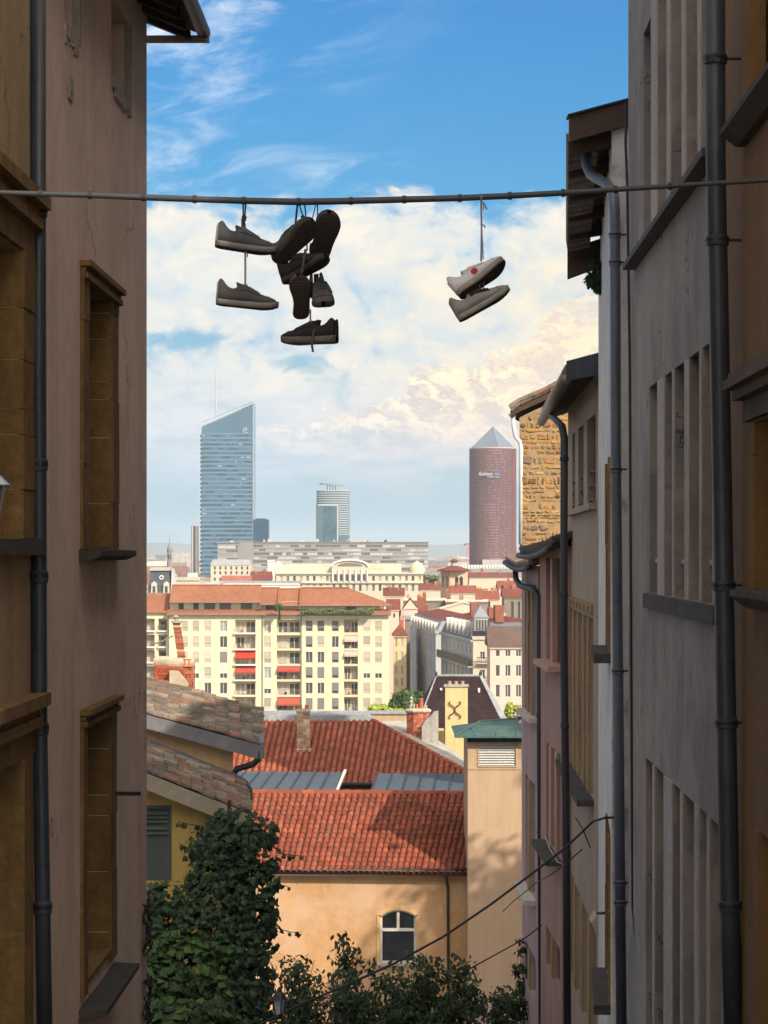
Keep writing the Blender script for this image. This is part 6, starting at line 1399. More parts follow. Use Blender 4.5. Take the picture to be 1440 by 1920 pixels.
# smaller cream buildings on the left
f = cfront(395, 470, 1050); house('cream_villa', 'cream three storey building with pilastered windows left of the grand building', 'building', f, f.hit(400, 1058)[1], 14, WST, ZROOF, 'mansard', 2.0, [(401 + k * 10.2, 404.4 + k * 10.2) for k in range(7)], [(1062, 1068), (1071, 1077), (1083, 1089)], WGREY, .3)
f = cfront(470, 507, 900); house('rusty_roofed_house', 'house with a mottled rusty red roof before the grand building', 'house', f, f.hit(480, 1088)[1], 12, STN, DKRED, 'gable', 3.2, chim=[(478, 1072, 4, STN), (495, 1068, 4, ORB)])
f = cfront(416, 468, 820); house('brown_roofed_house', 'low house with a brown red roof under the cream villa', 'house', f, f.hit(430, 1094)[1], 12, IVORY, mat('mottled_brown_roof', (.26, .10, .07), var=.35, vs=.25, fine=.3), 'gable', 2.6)
f = cfront(502, 514, 930); house('white_box_block', 'small blank white block beside the dome of the grand building', 'building', f, f.hit(505, 1052)[1], 8, WHITE, WHITE, 'flat', .3)
f = cfront(330, 374, 560); house('cream_penthouse', 'small cream flat roofed block behind the left roof ridge', 'building', f, f.hit(340, 1086)[1], 10, IVORY, PALEG, 'flat', .4)
f = cfront(374, 412, 570); house('pale_flat_block', 'low pale block right of the small cream penthouse', 'building', f, f.hit(380, 1095)[1], 10, IVORY, PALEG, 'flat', .4)
f = cfront(412, 560, 580); house('white_flat_roof_block', 'long low white flat roofed block behind the terracotta ridge', 'building', f, f.hit(480, 1094)[1], 12, WHITE, ZINCL, 'flat', .5)
f = cfront(556, 618, 560); house('cream_low_block', 'low cream block right behind the terracotta hip roof', 'building', f, f.hit(580, 1103)[1], 9, IVORY, IVORY, 'flat', .4)
# slate domed building on the left
f = cfront(255, 322, 760); fh = lambda y: f.hit(300, y)[1]; s_ = f.s_
t = thing('slate_domed_building', 'slate mansard pavilion with a round window and two stone dormers', 'building', f.p(f.len / 2, 0))
SLB = mat('blue_black_slate', (.05, .058, .075), rough=.55, var=.2, vs=.3, fine=.1)
mb = MB(); mb.fbox(f, 0, f.len, 0, fh(1112), -12, 0); mb.build('wall', PALEG, t)
mb = MB(); mb.hexa([f.p(s_(277), fh(1112), 0), f.p(s_(320), fh(1112), 0), f.p(s_(320), fh(1112), -12), f.p(s_(277), fh(1112), -12), f.p(s_(281), fh(1070), -2), f.p(s_(316), fh(1070), -2), f.p(s_(316), fh(1070), -10), f.p(s_(281), fh(1070), -10)]); rf = mb.build('slate_roof', SLB, t)
mb = MB(); mb.fbox(f, s_(280), s_(318), fh(1070), fh(1064), -10.2, -1.4); mb.build('crest', PALEG, t)
mb = MB(); c = f.p(s_(302), fh(1083), -1.1); mb.tube([c + Vector((math.cos(a) * .55, 0, math.sin(a) * .55)) for a in [6.2832 * k / 14 for k in range(15)]], .2, 6, cap=False); mb.build('round_window', WHITE, rf)
for px in (289, 312):
    mb = MB(); mb.prism([f.p(s_(px - 6), fh(1112), .4), f.p(s_(px + 6), fh(1112), .4), f.p(s_(px + 5), fh(1096), .4), f.p(s_(px + 6), fh(1095), .4), f.p(s_(px), fh(1090), .4), f.p(s_(px - 6), fh(1095), .4), f.p(s_(px - 5), fh(1096), .4)], f.n * -3); dm_ = mb.build('dormer', WST, t)
    mb = MB(); mb.fbox(f, s_(px - 2.6), s_(px + 2.6), fh(1111), fh(1099), .4, .48); mb.build('window', WGREY, dm_)
mb = MB(); mb.prism([f.p(s_(320), fh(1112), 0), f.p(s_(333), fh(1112), 0), f.p(s_(321), fh(1066), -2)], f.n * -10); mb.build('side_gable', PALEG, t)
# belfry
t = thing('belfry', 'slender grey belfry with a little dome and spire rising over the far left roofs', 'tower', P(318, 1070, 1300))
c = P(318, 1060, 1300); u_ = 1300 / F; BEL = mat('grey_belfry_stone', (.20, .19, .20), var=.1)
mb = MB(); mb.lathe(c, [(5.4 * u_, -8 * u_), (5.4 * u_, 6 * u_), (4.6 * u_, 7 * u_), (4.6 * u_, 26 * u_), (5.6 * u_, 27 * u_), (5.4 * u_, 29 * u_)], 8, .39); mb.build('shaft', BEL, t)
mb = MB(); mb.lathe(c, [(4.8 * u_, 29 * u_), (4.9 * u_, 32 * u_), (3.2 * u_, 36 * u_), (1.6 * u_, 38 * u_), (1.7 * u_, 41 * u_), (.6 * u_, 43 * u_), (.3 * u_, 56 * u_), (.05, 59 * u_)], 8); mb.build('dome_and_spire', BEL, t)
for a in (-.5, 1.1):
    mb = MB(); mb.box(c.x + a * 2.0 * u_ - .7 * u_, c.x + a * 2.0 * u_ + .7 * u_, c.y - 4.9 * u_, c.y - 4.3 * u_, c.z + 12 * u_, c.z + 20 * u_); mb.build('opening', BLACK, t)

# ---------------- long grey slab of flats
YS = 1750
f = cfront(474, 803, YS); fh = lambda y: f.hit(600, y)[1]; s_ = f.s_
CONC = mat('grey_concrete_flats', (.235, .23, .23), var=.06, vs=.03, fine=.05, fs=.3, bump=0)
def slabblock(label, x0, x1, y0, yb, ny, nx, Y, seed):
    f = cfront(x0, x1, Y); t = thing('slab_block', label, 'building', f.p(f.len / 2, 0), 'long grey concrete slab blocks')
    zt, zb = f.hit(x0, y0)[1], f.hit(x0, yb)[1]; dz = (zt - 1 - zb) / ny; random.seed(seed); hs = []
    mb = MB(); mb.fbox(f, 0, f.len, 0, zt, -16, 0); mb.build('wall', CONC, t)
    bands = [MB(), MB(), MB()]
    for r_ in range(ny):
        z = zb + dz * r_; k = 0
        while k < nx:
            n = random.choice((2, 3, 4, 4, 5)); s0, s1 = f.len * k / nx, f.len * min(k + n, nx) / nx
            u = random.random()
            if u < .34: 
                for j in range(n):
                    if k + j < nx: bands[0].fbox(f, f.len * (k + j + .15) / nx, f.len * (k + j + .85) / nx, z + dz * .3, z + dz * .85, -.1, .06)
            elif u < .62: bands[1].fbox(f, s0 + .2, s1 - .2, z + dz * .25, z + dz * .85, -.1, .07)
            elif u < .78: bands[2].fbox(f, s0 + .2, s1 - .2, z + dz * .3, z + dz * .8, -.1, .07)
            k += n
    for b_, m_, nm in zip(bands, (WGREY, PALEG, ZROOF), ('dark_windows', 'pale_panels', 'grey_panels')):
        if b_.v: b_.build(nm, m_, t, kind='stuff')
    mb = MB()
    for r_ in range(ny + 1): mb.fbox(f, 0, f.len, zb + dz * r_ - .12, zb + dz * r_ + .12, -.1, .3)
    mb.build('floor_bands', mat('band_concrete', (.33, .32, .31)), t, kind='stuff')
    mb = MB(); mb.fbox(f, -.5, f.len + .5, zt, zt + .8, -16.5, .5); mb.build('roof_edge', RAIL, t)
    mb = MB()
    for k in range(int(f.len / 7)):
        s = random.uniform(2, f.len - 2); h = random.uniform(.8, 2.6); mb.fbox(f, s, s + random.uniform(.6, 3), zt + .8, zt + .8 + h, -9, -6)
    mb.build('roof_clutter', PALEG, t, kind='stuff')
slabblock('long grey concrete slab of flats behind the grand white building', 474, 803, 1018, 1094, 10, 84, YS, 3)
slabblock('shorter grey concrete block at the foot of the glass tower', 408, 446, 1019, 1094, 9, 9, YS - 40, 4)
f = cfront(446.5, 474, YS - 10); house('blank_grey_end_block', 'blank grey end wall joining the two grey slab blocks', 'building', f, f.hit(450, 1015)[1], 16, CONC, RAIL, 'flat', .6)

# ---------------- glass tower with a slanted top
YI = 2150; u_ = YI / F
f = cfront(378, 474, YI); fh = lambda y: f.hit(420, y)[1]; s_ = f.s_
t = thing('slanted_glass_tower', 'tall blue glass office tower with a slanted top and a rooftop mast', 'skyscraper', f.p(f.len / 2, 0))
GT = mat('tower_blue_glass', (.12, .24, .33), rough=.25, pal=[(.042, .10, .165), (.05, .115, .18), (.06, .13, .195), (.038, .09, .15)], var=.18, vs=.02, fine=.06, fs=.2, bump=0, spec=.5)
GT2 = mat('tower_spandrel', (.10, .19, .27), rough=.35, var=.12, vs=.05, fine=0, bump=0)
zA_, zB_ = fh(799), fh(757); mb = MB(); mb.prism([f.p(0, 0), f.p(f.len, 0), f.p(f.len, zB_), f.p(0, zA_)], (0, 30, 0)); mb.build('glass_body', GT, t)
ny = 37; zt = fh(812); zb0 = fh(1112); random.seed(9); sp, dk, lt, tx = MB(), MB(), MB(), MB()
for k in range(ny):
    z = zt - (zt - zb0) * k / ny; h = (zt - zb0) / ny
    sp.fbox(f, 0.4, f.len - .5, z - h * .30, z - h * .02, -.1, .25)
    x = .6
    while x < f.len - 2:
        w = random.uniform(1.2, 9); r_ = random.random()
        if r_ < .34 + .2 * (k > 18): dk.fbox(f, x, min(x + w, f.len - .6), z - h * .85, z - h * .4, -.1, .08)
        elif r_ < .42: lt.fbox(f, x, min(x + w * .5, f.len - .6), z - h * .75, z - h * .45, -.1, .1)
        x += w
sp.build('spandrels', GT2, t, kind='stuff'); dk.build('dark_panes', mat('tower_dark_glass', (.022, .06, .10), rough=.2, var=.2, fine=0, bump=0, spec=.5), t, kind='stuff'); lt.build('pale_blinds', mat('tower_blinds', (.22, .30, .34), var=.1, fine=0, bump=0), t, kind='stuff')  # blinds are simply paler than the glass around them
for k in range(ny):
    z = zt - (zt - zb0) * k / ny; h = (zt - zb0) / ny
    tx.fbox(f, -4 * u_, 0, z - h * .42, z, -14, -.5)
tx.build('balcony_slabs', mat('tower_white_slab', (.38, .42, .45), var=.05), t, kind='stuff')
mb = MB(); mb.fbox(f, -3 * u_, .01, 0, zt, -14.5, -3); mb.build('notched_corner', mat('tower_dark_glass', (1, 1, 1)), t)
mb = MB(); mb.prism([f.p(f.len - .1, 0, .3), f.p(f.len + .9, 0, .3), f.p(f.len + .9, zB_ + 1, .3), f.p(f.len - .1, zB_ + .5, .3)], (0, 30, 0)); mb.build('edge_fin', mat('tower_fin', (.22, .30, .38), var=.05), t)
mb = MB()
for k in range(46):
    s = f.len * k / 48; zz = zA_ + (zB_ - zA_) * k / 48
    if k < 38: mb.fbox(f, s, s + .35, zz - 1, zz + 3.4 - .03 * k, -.5, .1)
mb.build('roof_fins', mat('tower_white_slab', (1, 1, 1)), t, kind='stuff')
mb = MB(); mb.hexa([f.p(0, zA_ + 2.9, -.4), f.p(f.len, zB_ + 1.2, -.4), f.p(f.len, zB_ + 1.2, 0), f.p(0, zA_ + 2.9, 0), f.p(0, zA_ + 3.5, -.4), f.p(f.len, zB_ + 1.9, -.4), f.p(f.len, zB_ + 1.9, 0), f.p(0, zA_ + 3.5, 0)]); mb.build('roof_rail', GT2, t)
mb = MB(); mb.tube([f.p(s_(404), zA_, -8), f.p(s_(404), fh(735), -8), f.p(s_(403), fh(688), -8)], [.75, .6, .22], 7); mb.build('mast', PALEG, t)
mb = MB(); lc = (458, 808)
for pts in ([(463, 803), (459, 802), (456.5, 806), (457, 810), (459.5, 812.5)], [(459.5, 808), (461.5, 805), (464, 803.5)], [(460.5, 811), (462.5, 810), (464, 811.5)]): mb.tube([P(x, y, YI - .4) for x, y in pts], .22, 5)
mb.build('emblem', WHITE, t)
# dark blocks beside it
f = cfront(474.5, 503, 2000); t = thing('navy_block', 'dark navy glass block right of the slanted glass tower', 'building', f.p(f.len / 2, 0)); NV = mat('navy_glass', (.025, .055, .11), rough=.3, var=.3, vs=.05, fine=.1, fs=.3, bump=0)
mb = MB(); mb.fbox(f, 0, f.len, 0, f.hit(480, 974)[1], -18, 0); mb.build('glass_body', NV, t)
mb = MB(); mb.fbox(f, 2, f.len - 2, f.hit(480, 974)[1], f.hit(480, 972)[1], -16, -2); mb.build('plant_room', NV, t)
mb = MB(); z1 = f.hit(480, 974)[1]
for k in range(12): mb.fbox(f, .2, f.len - .2, z1 - 1.6 * k - .9, z1 - 1.6 * k - .75, 0, .12)
mb.build('floor_lines', mat('navy_line', (.06, .10, .16)), t, kind='stuff')
f = cfront(358.5, 371, 1900); t = thing('slim_brown_tower', 'slim grey brown tower with vertical stripes left of the slanted glass tower', 'skyscraper', f.p(f.len / 2, 0))
mb = MB(); zt = f.hit(360, 986)[1]; mb.fbox(f, 0, f.len, 0, zt, -8, 0); mb.build('wall', mat('slim_tower_wall', (.15, .13, .145), var=.1), t)
for k, (a, m_) in enumerate(((.12, PALEG), (.42, BLACK), (.72, CONC))): mb = MB(); mb.fbox(f, f.len * a, f.len * (a + .13), 0, zt - .5, -.1, .2); mb.build('stripe', m_, t)
# ---------------- round cornered tower with a tilted roof disc
YX = 2250; u_ = YX / F; f = cfront(593, 655, YX); fh = lambda y: f.hit(620, y)[1]; s_ = f.s_
t = thing('roof_disc_tower', 'pale blue glass tower in the middle distance with a tilted disc on its roof', 'skyscraper', f.p(f.len / 2, 0))
GX = mat('oxygen_glass', (.06, .11, .14), rough=.3, var=.12, vs=.04, fine=0, bump=0, spec=.5)
mb = MB(); zt = fh(920); n = 12; fp = [Vector((f.p(s_(624), 0).x + math.cos(math.pi + math.pi * k / n) * f.len / 2, YX + 6 + math.sin(math.pi + math.pi * k / n) * 6, 0)) for k in range(n + 1)]
mb.prism(fp + [fp[-1] + Vector((0, 14, 0)), fp[0] + Vector((0, 14, 0))], (0, 0, zt)); mb.build('glass_body', GX, t)
mb = MB()
for k in range(20):
    z = zt - k * 4.3 * u_ * (1 if k > 3 else 1.0)
    if z < fh(1012): break
    q = [p + Vector((0, -.25, z - .35)) for p in fp]
    for a, b in zip(q, q[1:]): mb.hexa([a, b, b + Vector((0, .6, 0)), a + Vector((0, .6, 0)), a + Vector((0, 0, .7)), b + Vector((0, 0, .7)), b + Vector((0, .6, .7)), a + Vector((0, .6, .7))])
mb.build('floor_bands', mat('tower_white_slab', (1, 1, 1)), t, kind='stuff')
f3 = Fr((f.p(0, 0).x - 0.3, YX - 1.2), (f.p(s_(633), 0).x, YX - 1.2)); f3.n = Vector((0, -1, 0))
mb = MB(); zz = fh(948); mb.fbox(f3, 0, f3.len, 0, zz, -4, 0); fb_ = mb.build('front_block', mat('front_block_glass', (.08, .13, .16), rough=.3, var=.15, vs=.05, fine=0, bump=0), t)
mb = MB(); mb.fbox(f3, f3.len * .33, f3.len - 1, 0, zz - 1.2, .01, .15); mb.build('dark_glazing', mat('block_dark_glass', (.05, .10, .14), rough=.25, var=.4, vs=.15, fine=.2, fs=.5, bump=0), fb_)
mb = MB(); mb.fbox(f3, f3.len * .1, f3.len + .6, zz - .1, zz + 1.1, -.1, .5); mb.build('frame_top', mat('tower_white_slab', (1, 1, 1)), fb_)
mb = MB(); mb.fbox(f3, f3.len - .5, f3.len + .6, 0, zz - .11, -.1, .5); mb.build('frame_side', mat('tower_white_slab', (1, 1, 1)), fb_)
mb = MB(); c = P(622, 910, YX + 8); n = 18
ring = [c + Vector((math.cos(6.2832 * k / n) * 11.2, math.sin(6.2832 * k / n) * 6, -math.cos(6.2832 * k / n) * .8)) for k in range(n)]
mb.prism(ring, (0, 0, 1.3)); mb.build('roof_disc', mat('disc_grey', (.25, .24, .26), var=.05), t)
for dx in (-4, -1.5, 1, 3.5): mb = MB(); mb.tube([(c.x + dx, c.y, zt - 1), (c.x + dx, c.y, c.z + .2)], .35, 6); mb.build('disc_support', CONC, t)
# ---------------- round brown tower with a glass pyramid
YR = 2250; u_ = YR / F
c = P(926, 1060, YR); c.z = 0; rad = 44.5 * u_; c.y += rad; z0 = 0; zt = P(0, 840, YR).z
t = thing('pencil_tower', 'round purplish brown tower with a glass pyramid top and a hotel sign', 'skyscraper', (c.x, c.y, 0))
PUR = mat('mauve_brown_cladding', (.15, .078, .084), rough=.8, var=.1, vs=.03, fine=.05, fs=.3, bump=0)
mb = MB(); mb.lathe(c, [(rad * .96, 0), (rad * .96, zt)], 48); mb.build('window_core', mat('tower_window_core', (.13, .085, .10), rough=.3, pal=[(.2, .13, .14), (.13, .09, .1)], var=.3, vs=.15, fine=.3, fs=.5, bump=0), t)
mb = MB(); NV_ = 84
for k in range(NV_):
    a = 6.2832 * k / NV_
    if math.sin(a) > .2: continue
    d = Vector((math.cos(a), math.sin(a), 0)); e = Vector((-d.y, d.x, 0)) * .42; mb.hexa([c + d * rad * .955 - e, c + d * rad * .955 + e, c + d * rad - e + e * 2, c + d * rad - e] + [p + Vector((0, 0, zt)) for p in (c + d * rad * .955 - e, c + d * rad * .955 + e, c + d * rad + e, c + d * rad - e)])
mb.build('vertical_ribs', PUR, t, kind='stuff')
mb = MB(); NZ = 39
for k in range(NZ):
    z = zt - (k + .3) * (zt / 52)
    if z < 0: break
    mb.lathe(c, [(rad * .95, z - .75), (rad * .985, z - .75), (rad * .985, z + .75), (rad * .95, z + .75)], 48)
mb.build('floor_bands', PUR, t, kind='stuff')
mb = MB(); random.seed(5); WLT = mat('painted_window_reflection', (.50, .42, .36), rough=.3, var=.15, fine=0, bump=0)  # reflected light painted as pale panes, densest in the middle facing the viewer
for k in range(NZ):
    z = zt - (k + .8) * (zt / 52); 
    for j in range(NV_):
        a = 6.2832 * (j + .5) / NV_
        if math.sin(a) > -.5 or 8 <= k <= 10: continue
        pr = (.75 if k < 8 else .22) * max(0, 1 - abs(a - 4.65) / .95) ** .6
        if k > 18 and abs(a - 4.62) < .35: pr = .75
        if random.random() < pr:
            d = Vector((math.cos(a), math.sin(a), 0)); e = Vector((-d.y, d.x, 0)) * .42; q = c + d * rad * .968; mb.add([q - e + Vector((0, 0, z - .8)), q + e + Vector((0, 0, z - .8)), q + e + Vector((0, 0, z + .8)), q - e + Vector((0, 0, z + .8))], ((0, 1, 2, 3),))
mb.build('painted_glints', WLT, t, kind='stuff')
a0 = P(963, 0, YR).x; mb = MB(); mb.box(a0 - .5, a0 + .7, c.y - rad * .62, c.y - rad * .3, 0, zt - .5); mb.build('fin', mat('dark_red_fin', (.20, .06, .07)), t)
mb = MB(); mb.lathe(c, [(rad * .99, zt - .2), (rad * .99, zt + 1.0), (rad * .9, zt + 1.0)], 48); mb.build('roof_ring', mat('taupe_ring', (.42, .33, .31)), t)
pz = P(0, 838, YR).z; az_ = P(0, 797, YR).z; r_ = 40.5 * u_; pcx = P(926.5, 0, YR).x
mb = MB(); ang = .22; q = [Vector((pcx + r_ * 1.05 * math.cos(ang + k * 1.5708 + .7854 - .7854), c.y + r_ * 1.05 * math.sin(ang + k * 1.5708), pz)) for k in range(4)]; ap = Vector((pcx, c.y, az_))
mb.add(q + [ap], ((0, 1, 4), (1, 2, 4), (2, 3, 4), (3, 0, 4), (3, 2, 1, 0))); py_ = mb.build('glass_pyramid', mat('pyramid_glass', (.14, .17, .22), rough=.2, var=.1, vs=.05, fine=0, bump=0, spec=.5), t)
for k in range(4): mb = MB(); mb.tube([q[k], ap], .35, 5); mb.build('pyramid_edge', ZINCL, py_)
def lettering(txt, px, py, Y, hpx, m, par, shear=0.0, name='lettering', wscale=1.0, ext=.12):
    cu = bpy.data.curves.new(name, 'FONT'); cu.body = txt; cu.size = hpx * Y / F * 1.38; cu.extrude = ext; cu.shear = shear; cu.align_x = 'LEFT'
    o = bpy.data.objects.new('tmp', cu); C.objects.link(o); bpy.context.view_layer.update()
    me = bpy.data.meshes.new_from_object(o.evaluated_get(bpy.context.evaluated_depsgraph_get())); bpy.data.objects.remove(o)
    p = P(px, py, Y); me.materials.clear(); me.materials.append(m)
    me.transform(Matrix.Translation(p) @ Matrix.Rotation(R(90), 4, 'X') @ Matrix.Diagonal((wscale, 1, 1, 1)))
    return obj(name, me, par)
SIGNW = mat('white_sign_letters', (.42, .46, .52), rough=.4, var=0, fine=0, bump=0)
lettering('Radisson', 897, 891.5, YR - 1.2, 7.6, SIGNW, t, shear=.35, wscale=.72)
mb = MB(); a, b = P(927, 891.5, YR - 1.2), P(935.5, 884.5, YR - 1.2); mb.box(a.x, b.x, YR - 1.3, YR - .9, a.z, b.z); sg = mb.build('blue_sign_box', mat('sign_blue', (.03, .10, .32), rough=.4, var=0, fine=0, bump=0), t)
lettering('BLU', 928, 890.4, YR - 1.5, 3.6, SIGNW, sg, wscale=1.0)
lettering('HOTEL', 914, 895.8, YR - 1.2, 3.6, SIGNW, t, wscale=1.5)
# ---------------- shopping hall, crane, far low buildings
f = cfront(803, 1010, 1900); t = thing('shopping_hall', 'long pale grey shopping hall with white roof pods behind the bell tower', 'building', f.p(f.len / 2, 0)); zt = f.hit(850, 1067)[1]
mb = MB(); mb.fbox(f, 0, f.len, 0, zt, -60, 0); mb.build('wall', CONC, t)
mb = MB(); mb.fbox(f, f.s_(878), f.len, zt, zt + 3, -50, -3); mb.build('upper_level', PALEG, t)
mb = MB()
for k in range(26): mb.lathe(f.p(f.s_(868) + k * 2.3, zt + .2, -1.5), [(1.0, 0), (1.0, 2.4), (.3, 3.0)], 6)
mb.build('roof_pods', WHITE, t, kind='stuff')
mb = MB()
for k in range(20): mb.fbox(f, f.s_(806) + k * 1.6 + 1, f.s_(806) + k * 1.6 + 1.9, zt - 4, zt - 2, -.1, .1)
mb.build('windows', WGREY, t, kind='stuff')
t = thing('tower_crane', 'thin pink tower crane left of the round brown tower', 'crane', P(877, 1060, 2400)); CR = mat('pink_crane_steel', (.55, .16, .22), rough=.6)
mb = MB(); c = P(877, 0, 2400); u_ = 2400 / F
for sx in (-1.2, 1.2): mb.box(c.x + sx - .25, c.x + sx + .25, 2400, 2400.5, 5, P(0, 1017, 2400).z)
for k in range(14): z = 8 + k * 2.6; mb.tube([(c.x - 1.2, 2400, z), (c.x + 1.2, 2400, z + 2.6)], .18, 4)
mb.build('mast', CR, t)
mb = MB(); z = P(0, 1020, 2400).z; mb.tube([(c.x - 3, 2400, z), (c.x + 2, 2385, z + .3), (c.x + 7, 2360, z)], .5, 4); mb.build('jib', CR, t)
mb = MB(); mb.box(c.x - 4, c.x - 2, 2400, 2402, z - 2, z + .5); mb.build('counterweight', CR, t)
# ---------------- distant roofs: one mass
random.seed(77); mb = MB()
def farbox(px, Y, w, h, d=12):
    x = (px - HX) / F * Y; mb.cr = random.random(); mb.box(x - w / 2, x + w / 2, Y, Y + d, 0, h)
for _ in range(1500):
    Y = random.uniform(1150, 5200); px = random.uniform(230, 1050); 
    h = random.uniform(10, 22) if Y < 2500 else random.uniform(12, 30)
    if random.random() < .05: h += random.uniform(6, 16)
    if Y > 1300 or (px < 400 or px > 790): farbox(px, Y, random.uniform(8, 40), h, random.uniform(8, 30))
mb.build('distant_city', mat('distant_city_walls', (.5, .45, .4), pal=[(.33, .31, .29), (.27, .26, .26), (.38, .36, .34), (.35, .28, .24), (.22, .11, .085), (.24, .14, .115), (.42, .40, .38), (.22, .21, .21), (.50, .48, .44)], var=.15, vs=.08, fine=.25, fs=.25, bump=0), None, kind='stuff')
# nearer rooftops between the houses, read as one texture of red and stone
mb = MB(); mr = MB()
for _ in range(420):
    Y = random.uniform(640, 1300); px = random.uniform(720, 1010) if random.random() < .72 else random.uniform(250, 640)
    w = random.uniform(6, 18); d = random.uniform(8, 14); h = random.uniform(12, 17) + (Y - 640) * .006
    x = (px - HX) / F * Y; mb.cr = random.random(); mb.box(x - w / 2, x + w / 2, Y, Y + d, 0, h)
    mr.cr = random.random(); mr.prism([(x - w / 2 - .3, Y - .3, h), (x - w / 2 - .3, Y + d / 2, h + d * .2), (x - w / 2 - .3, Y + d + .3, h)], (w + .6, 0, 0))
    for k in range(random.choice((1, 2))):
        cx = x + random.uniform(-.4, .4) * w; mb.cr = random.choice((.05, .3, .8)); mb.box(cx - .5, cx + .5, Y + d * .4, Y + d * .4 + 1, h, h + d * .2 + random.uniform(1, 2.6))
mb.build('backstreet_walls', mat('backstreet_walls', (.5, .4, .3), pal=[(.44, .36, .29), (.30, .25, .20), (.46, .36, .29), (.34, .21, .16), (.50, .45, .36)], var=.12, vs=.3, fine=.15, fs=1, bump=0), None, kind='stuff')
mr.build('backstreet_roofs', mat('backstreet_roofs', (.3, .09, .06), pal=[(.22, .06, .038), (.17, .052, .038), (.26, .08, .05), (.19, .075, .06)], var=.2, vs=.2, fine=.2, fs=1.2, bump=0), None, kind='stuff')
# hills beyond
mb = MB(); n = 60; xs = [-4500 + 9000 * k / n for k in range(n + 1)]
hz = lambda x: 40 + 34 + 38 * math.exp(-((x + 1900) / 600) ** 2) + 22 * math.exp(-((x - 700) / 500) ** 2) + 10 * math.sin(x / 260.) + 5 * math.sin(x / 97.)
for k in range(n):
    a, b = xs[k], xs[k + 1]; mb.add([(a, 17000, 0), (b, 17000, 0), (b, 18500, hz(b) * 1.0), (a, 18500, hz(a) * 1.0), (b, 21000, 0), (a, 21000, 0)], ((0, 1, 2, 3), (3, 2, 4, 5)))
mb.build('hills', mat('wooded_hills', (.06, .08, .07), var=.2, vs=.002, fine=.1, fs=.01, bump=0), None, kind='structure')
# ================================================================== plants
random.seed(31)
def leaf_mesh(name, m, s, lobes=True):
    mb = MB(); o = [(0, 0), (.22, .30), (.50, .30), (.42, .55), (.28, .72), (0, 1.05), (-.28, .72), (-.42, .55), (-.50, .30), (-.22, .30)] if lobes else [(0, 0), (.2, .25), (.24, .55), (0, 1.0), (-.24, .55), (-.2, .25)]
    pts = [Vector((x * s, y * s, -.10 * s * abs(x) * 2)) for x, y in o] + [Vector((0, s * .45, .05 * s))]; n = len(o)
    mb.add(pts, [(n, k, (k + 1) % n) for k in range(n)]); return mb.mesh(name, m)
def lmat(p, nrm, s):
    z = (nrm + Vector((jit(.7), jit(.7), jit(.6)))).normalized(); y = Vector((jit(.8), jit(.5), -1 + jit(.5))); y = (y - z * y.dot(z)).normalized(); x = y.cross(z)
    return mrot(x * s, y * s, z * s, p)
def foliage(par, pts, m, big=0, size=1.0, lobes=True, name='leaf', base=.14):
    """pts: (position, outward normal); the nearest ones are objects, the rest one mass"""
    me = leaf_mesh(name, m, base, lobes); vs = [Vector(v.co) for v in me.vertices]; fs = [tuple(p.vertices) for p in me.polygons]
    pts = list(pts); k = 0
    for p, n in pts[:big]:
        inst(name, me, par, lmat(p, n, size * random.uniform(.8, 1.35)))
    mb = MB()
    for p, n in pts[big:]:
        M_ = lmat(p, n, size * random.uniform(.6, 1.25)); mb.cr = random.random(); mb.add([M_ @ v for v in vs], fs)
    if mb.v: mb.build('foliage', m, par, kind='stuff')
IVY = leafmat('ivy_leaf', [(.019, .042, .016), (.014, .032, .013), (.027, .056, .02), (.010, .025, .012), (.022, .045, .022)])
IVYB = leafmat('fresh_vine_leaf', [(.032, .07, .015), (.025, .055, .014), (.042, .088, .018), (.018, .042, .014)])
SHR = leafmat('shrub_leaf', [(.024, .048, .018), (.03, .058, .022), (.018, .036, .016), (.036, .065, .022)])
BARK = mat('twig_bark', (.03, .023, .018), var=.2, fine=.2, bump=.3)
# ivy climbing over the corner of the yellow house; volume blobs follow its outline
t = thing('ivy', 'dark ivy and vine mass climbing the corner of the yellow house up to its eave', 'ivy', P(400, 1900, 41))
blobs = []
def ib(px, py, Y, rx, rz, ry=.5): blobs.append((P(px, py, Y), rx * Y / F, ry, rz * Y / F))
for a in ((440, 1545, 41.6, 52, 34), (420, 1590, 41.4, 62, 45), (455, 1600, 41.4, 60, 60), (415, 1645, 41.2, 62, 45), (465, 1660, 41.2, 52, 60), (430, 1700, 41, 80, 60), (470, 1740, 41, 50, 70), (395, 1745, 40.8, 80, 60), (330, 1700, 41, 60, 45), (295, 1690, 41, 40, 40), (320, 1765, 40.6, 70, 60), (450, 1810, 40.6, 60, 70), (360, 1820, 40.2, 100, 60), (300, 1860, 39.8, 60, 60), (400, 1880, 40, 110, 60), (480, 1850, 40.8, 36, 60), (290, 1790, 40.2, 40, 60), (340, 1920, 39, 130, 50), (500, 1560, 41.9, 18, 26), (505, 1640, 41.7, 20, 30), (500, 1720, 41.5, 16, 30)): ib(*a)
pts = []
while len(pts) < 9500:
    c, rx, ry, rz = random.choices(blobs, [(b[1] * b[3]) ** .8 for b in blobs])[0]
    a, b = random.uniform(0, 6.283), math.asin(jit(1)); d = Vector((math.cos(a) * math.cos(b), -abs(math.sin(a)) * math.cos(b), math.sin(b))); k = random.uniform(.7, 1.16)
    p = Vector((c.x + d.x * rx * k, c.y + d.y * ry * k + jit(.08), c.z + d.z * rz * k)); px_, py_ = HX + p.x / p.y * F, HY - (p.z - EYE) / p.y * F
    clump = math.sin(px_ * .07 + math.sin(py_ * .05) * 2) * math.sin(py_ * .061 + math.sin(px_ * .04) * 2)
    if clump < -.35 and random.random() < .75: continue
    if px_ < 330 and py_ < 1652: continue
    pts.append((p, Vector((d.x, d.y - .4, d.z + .3))))
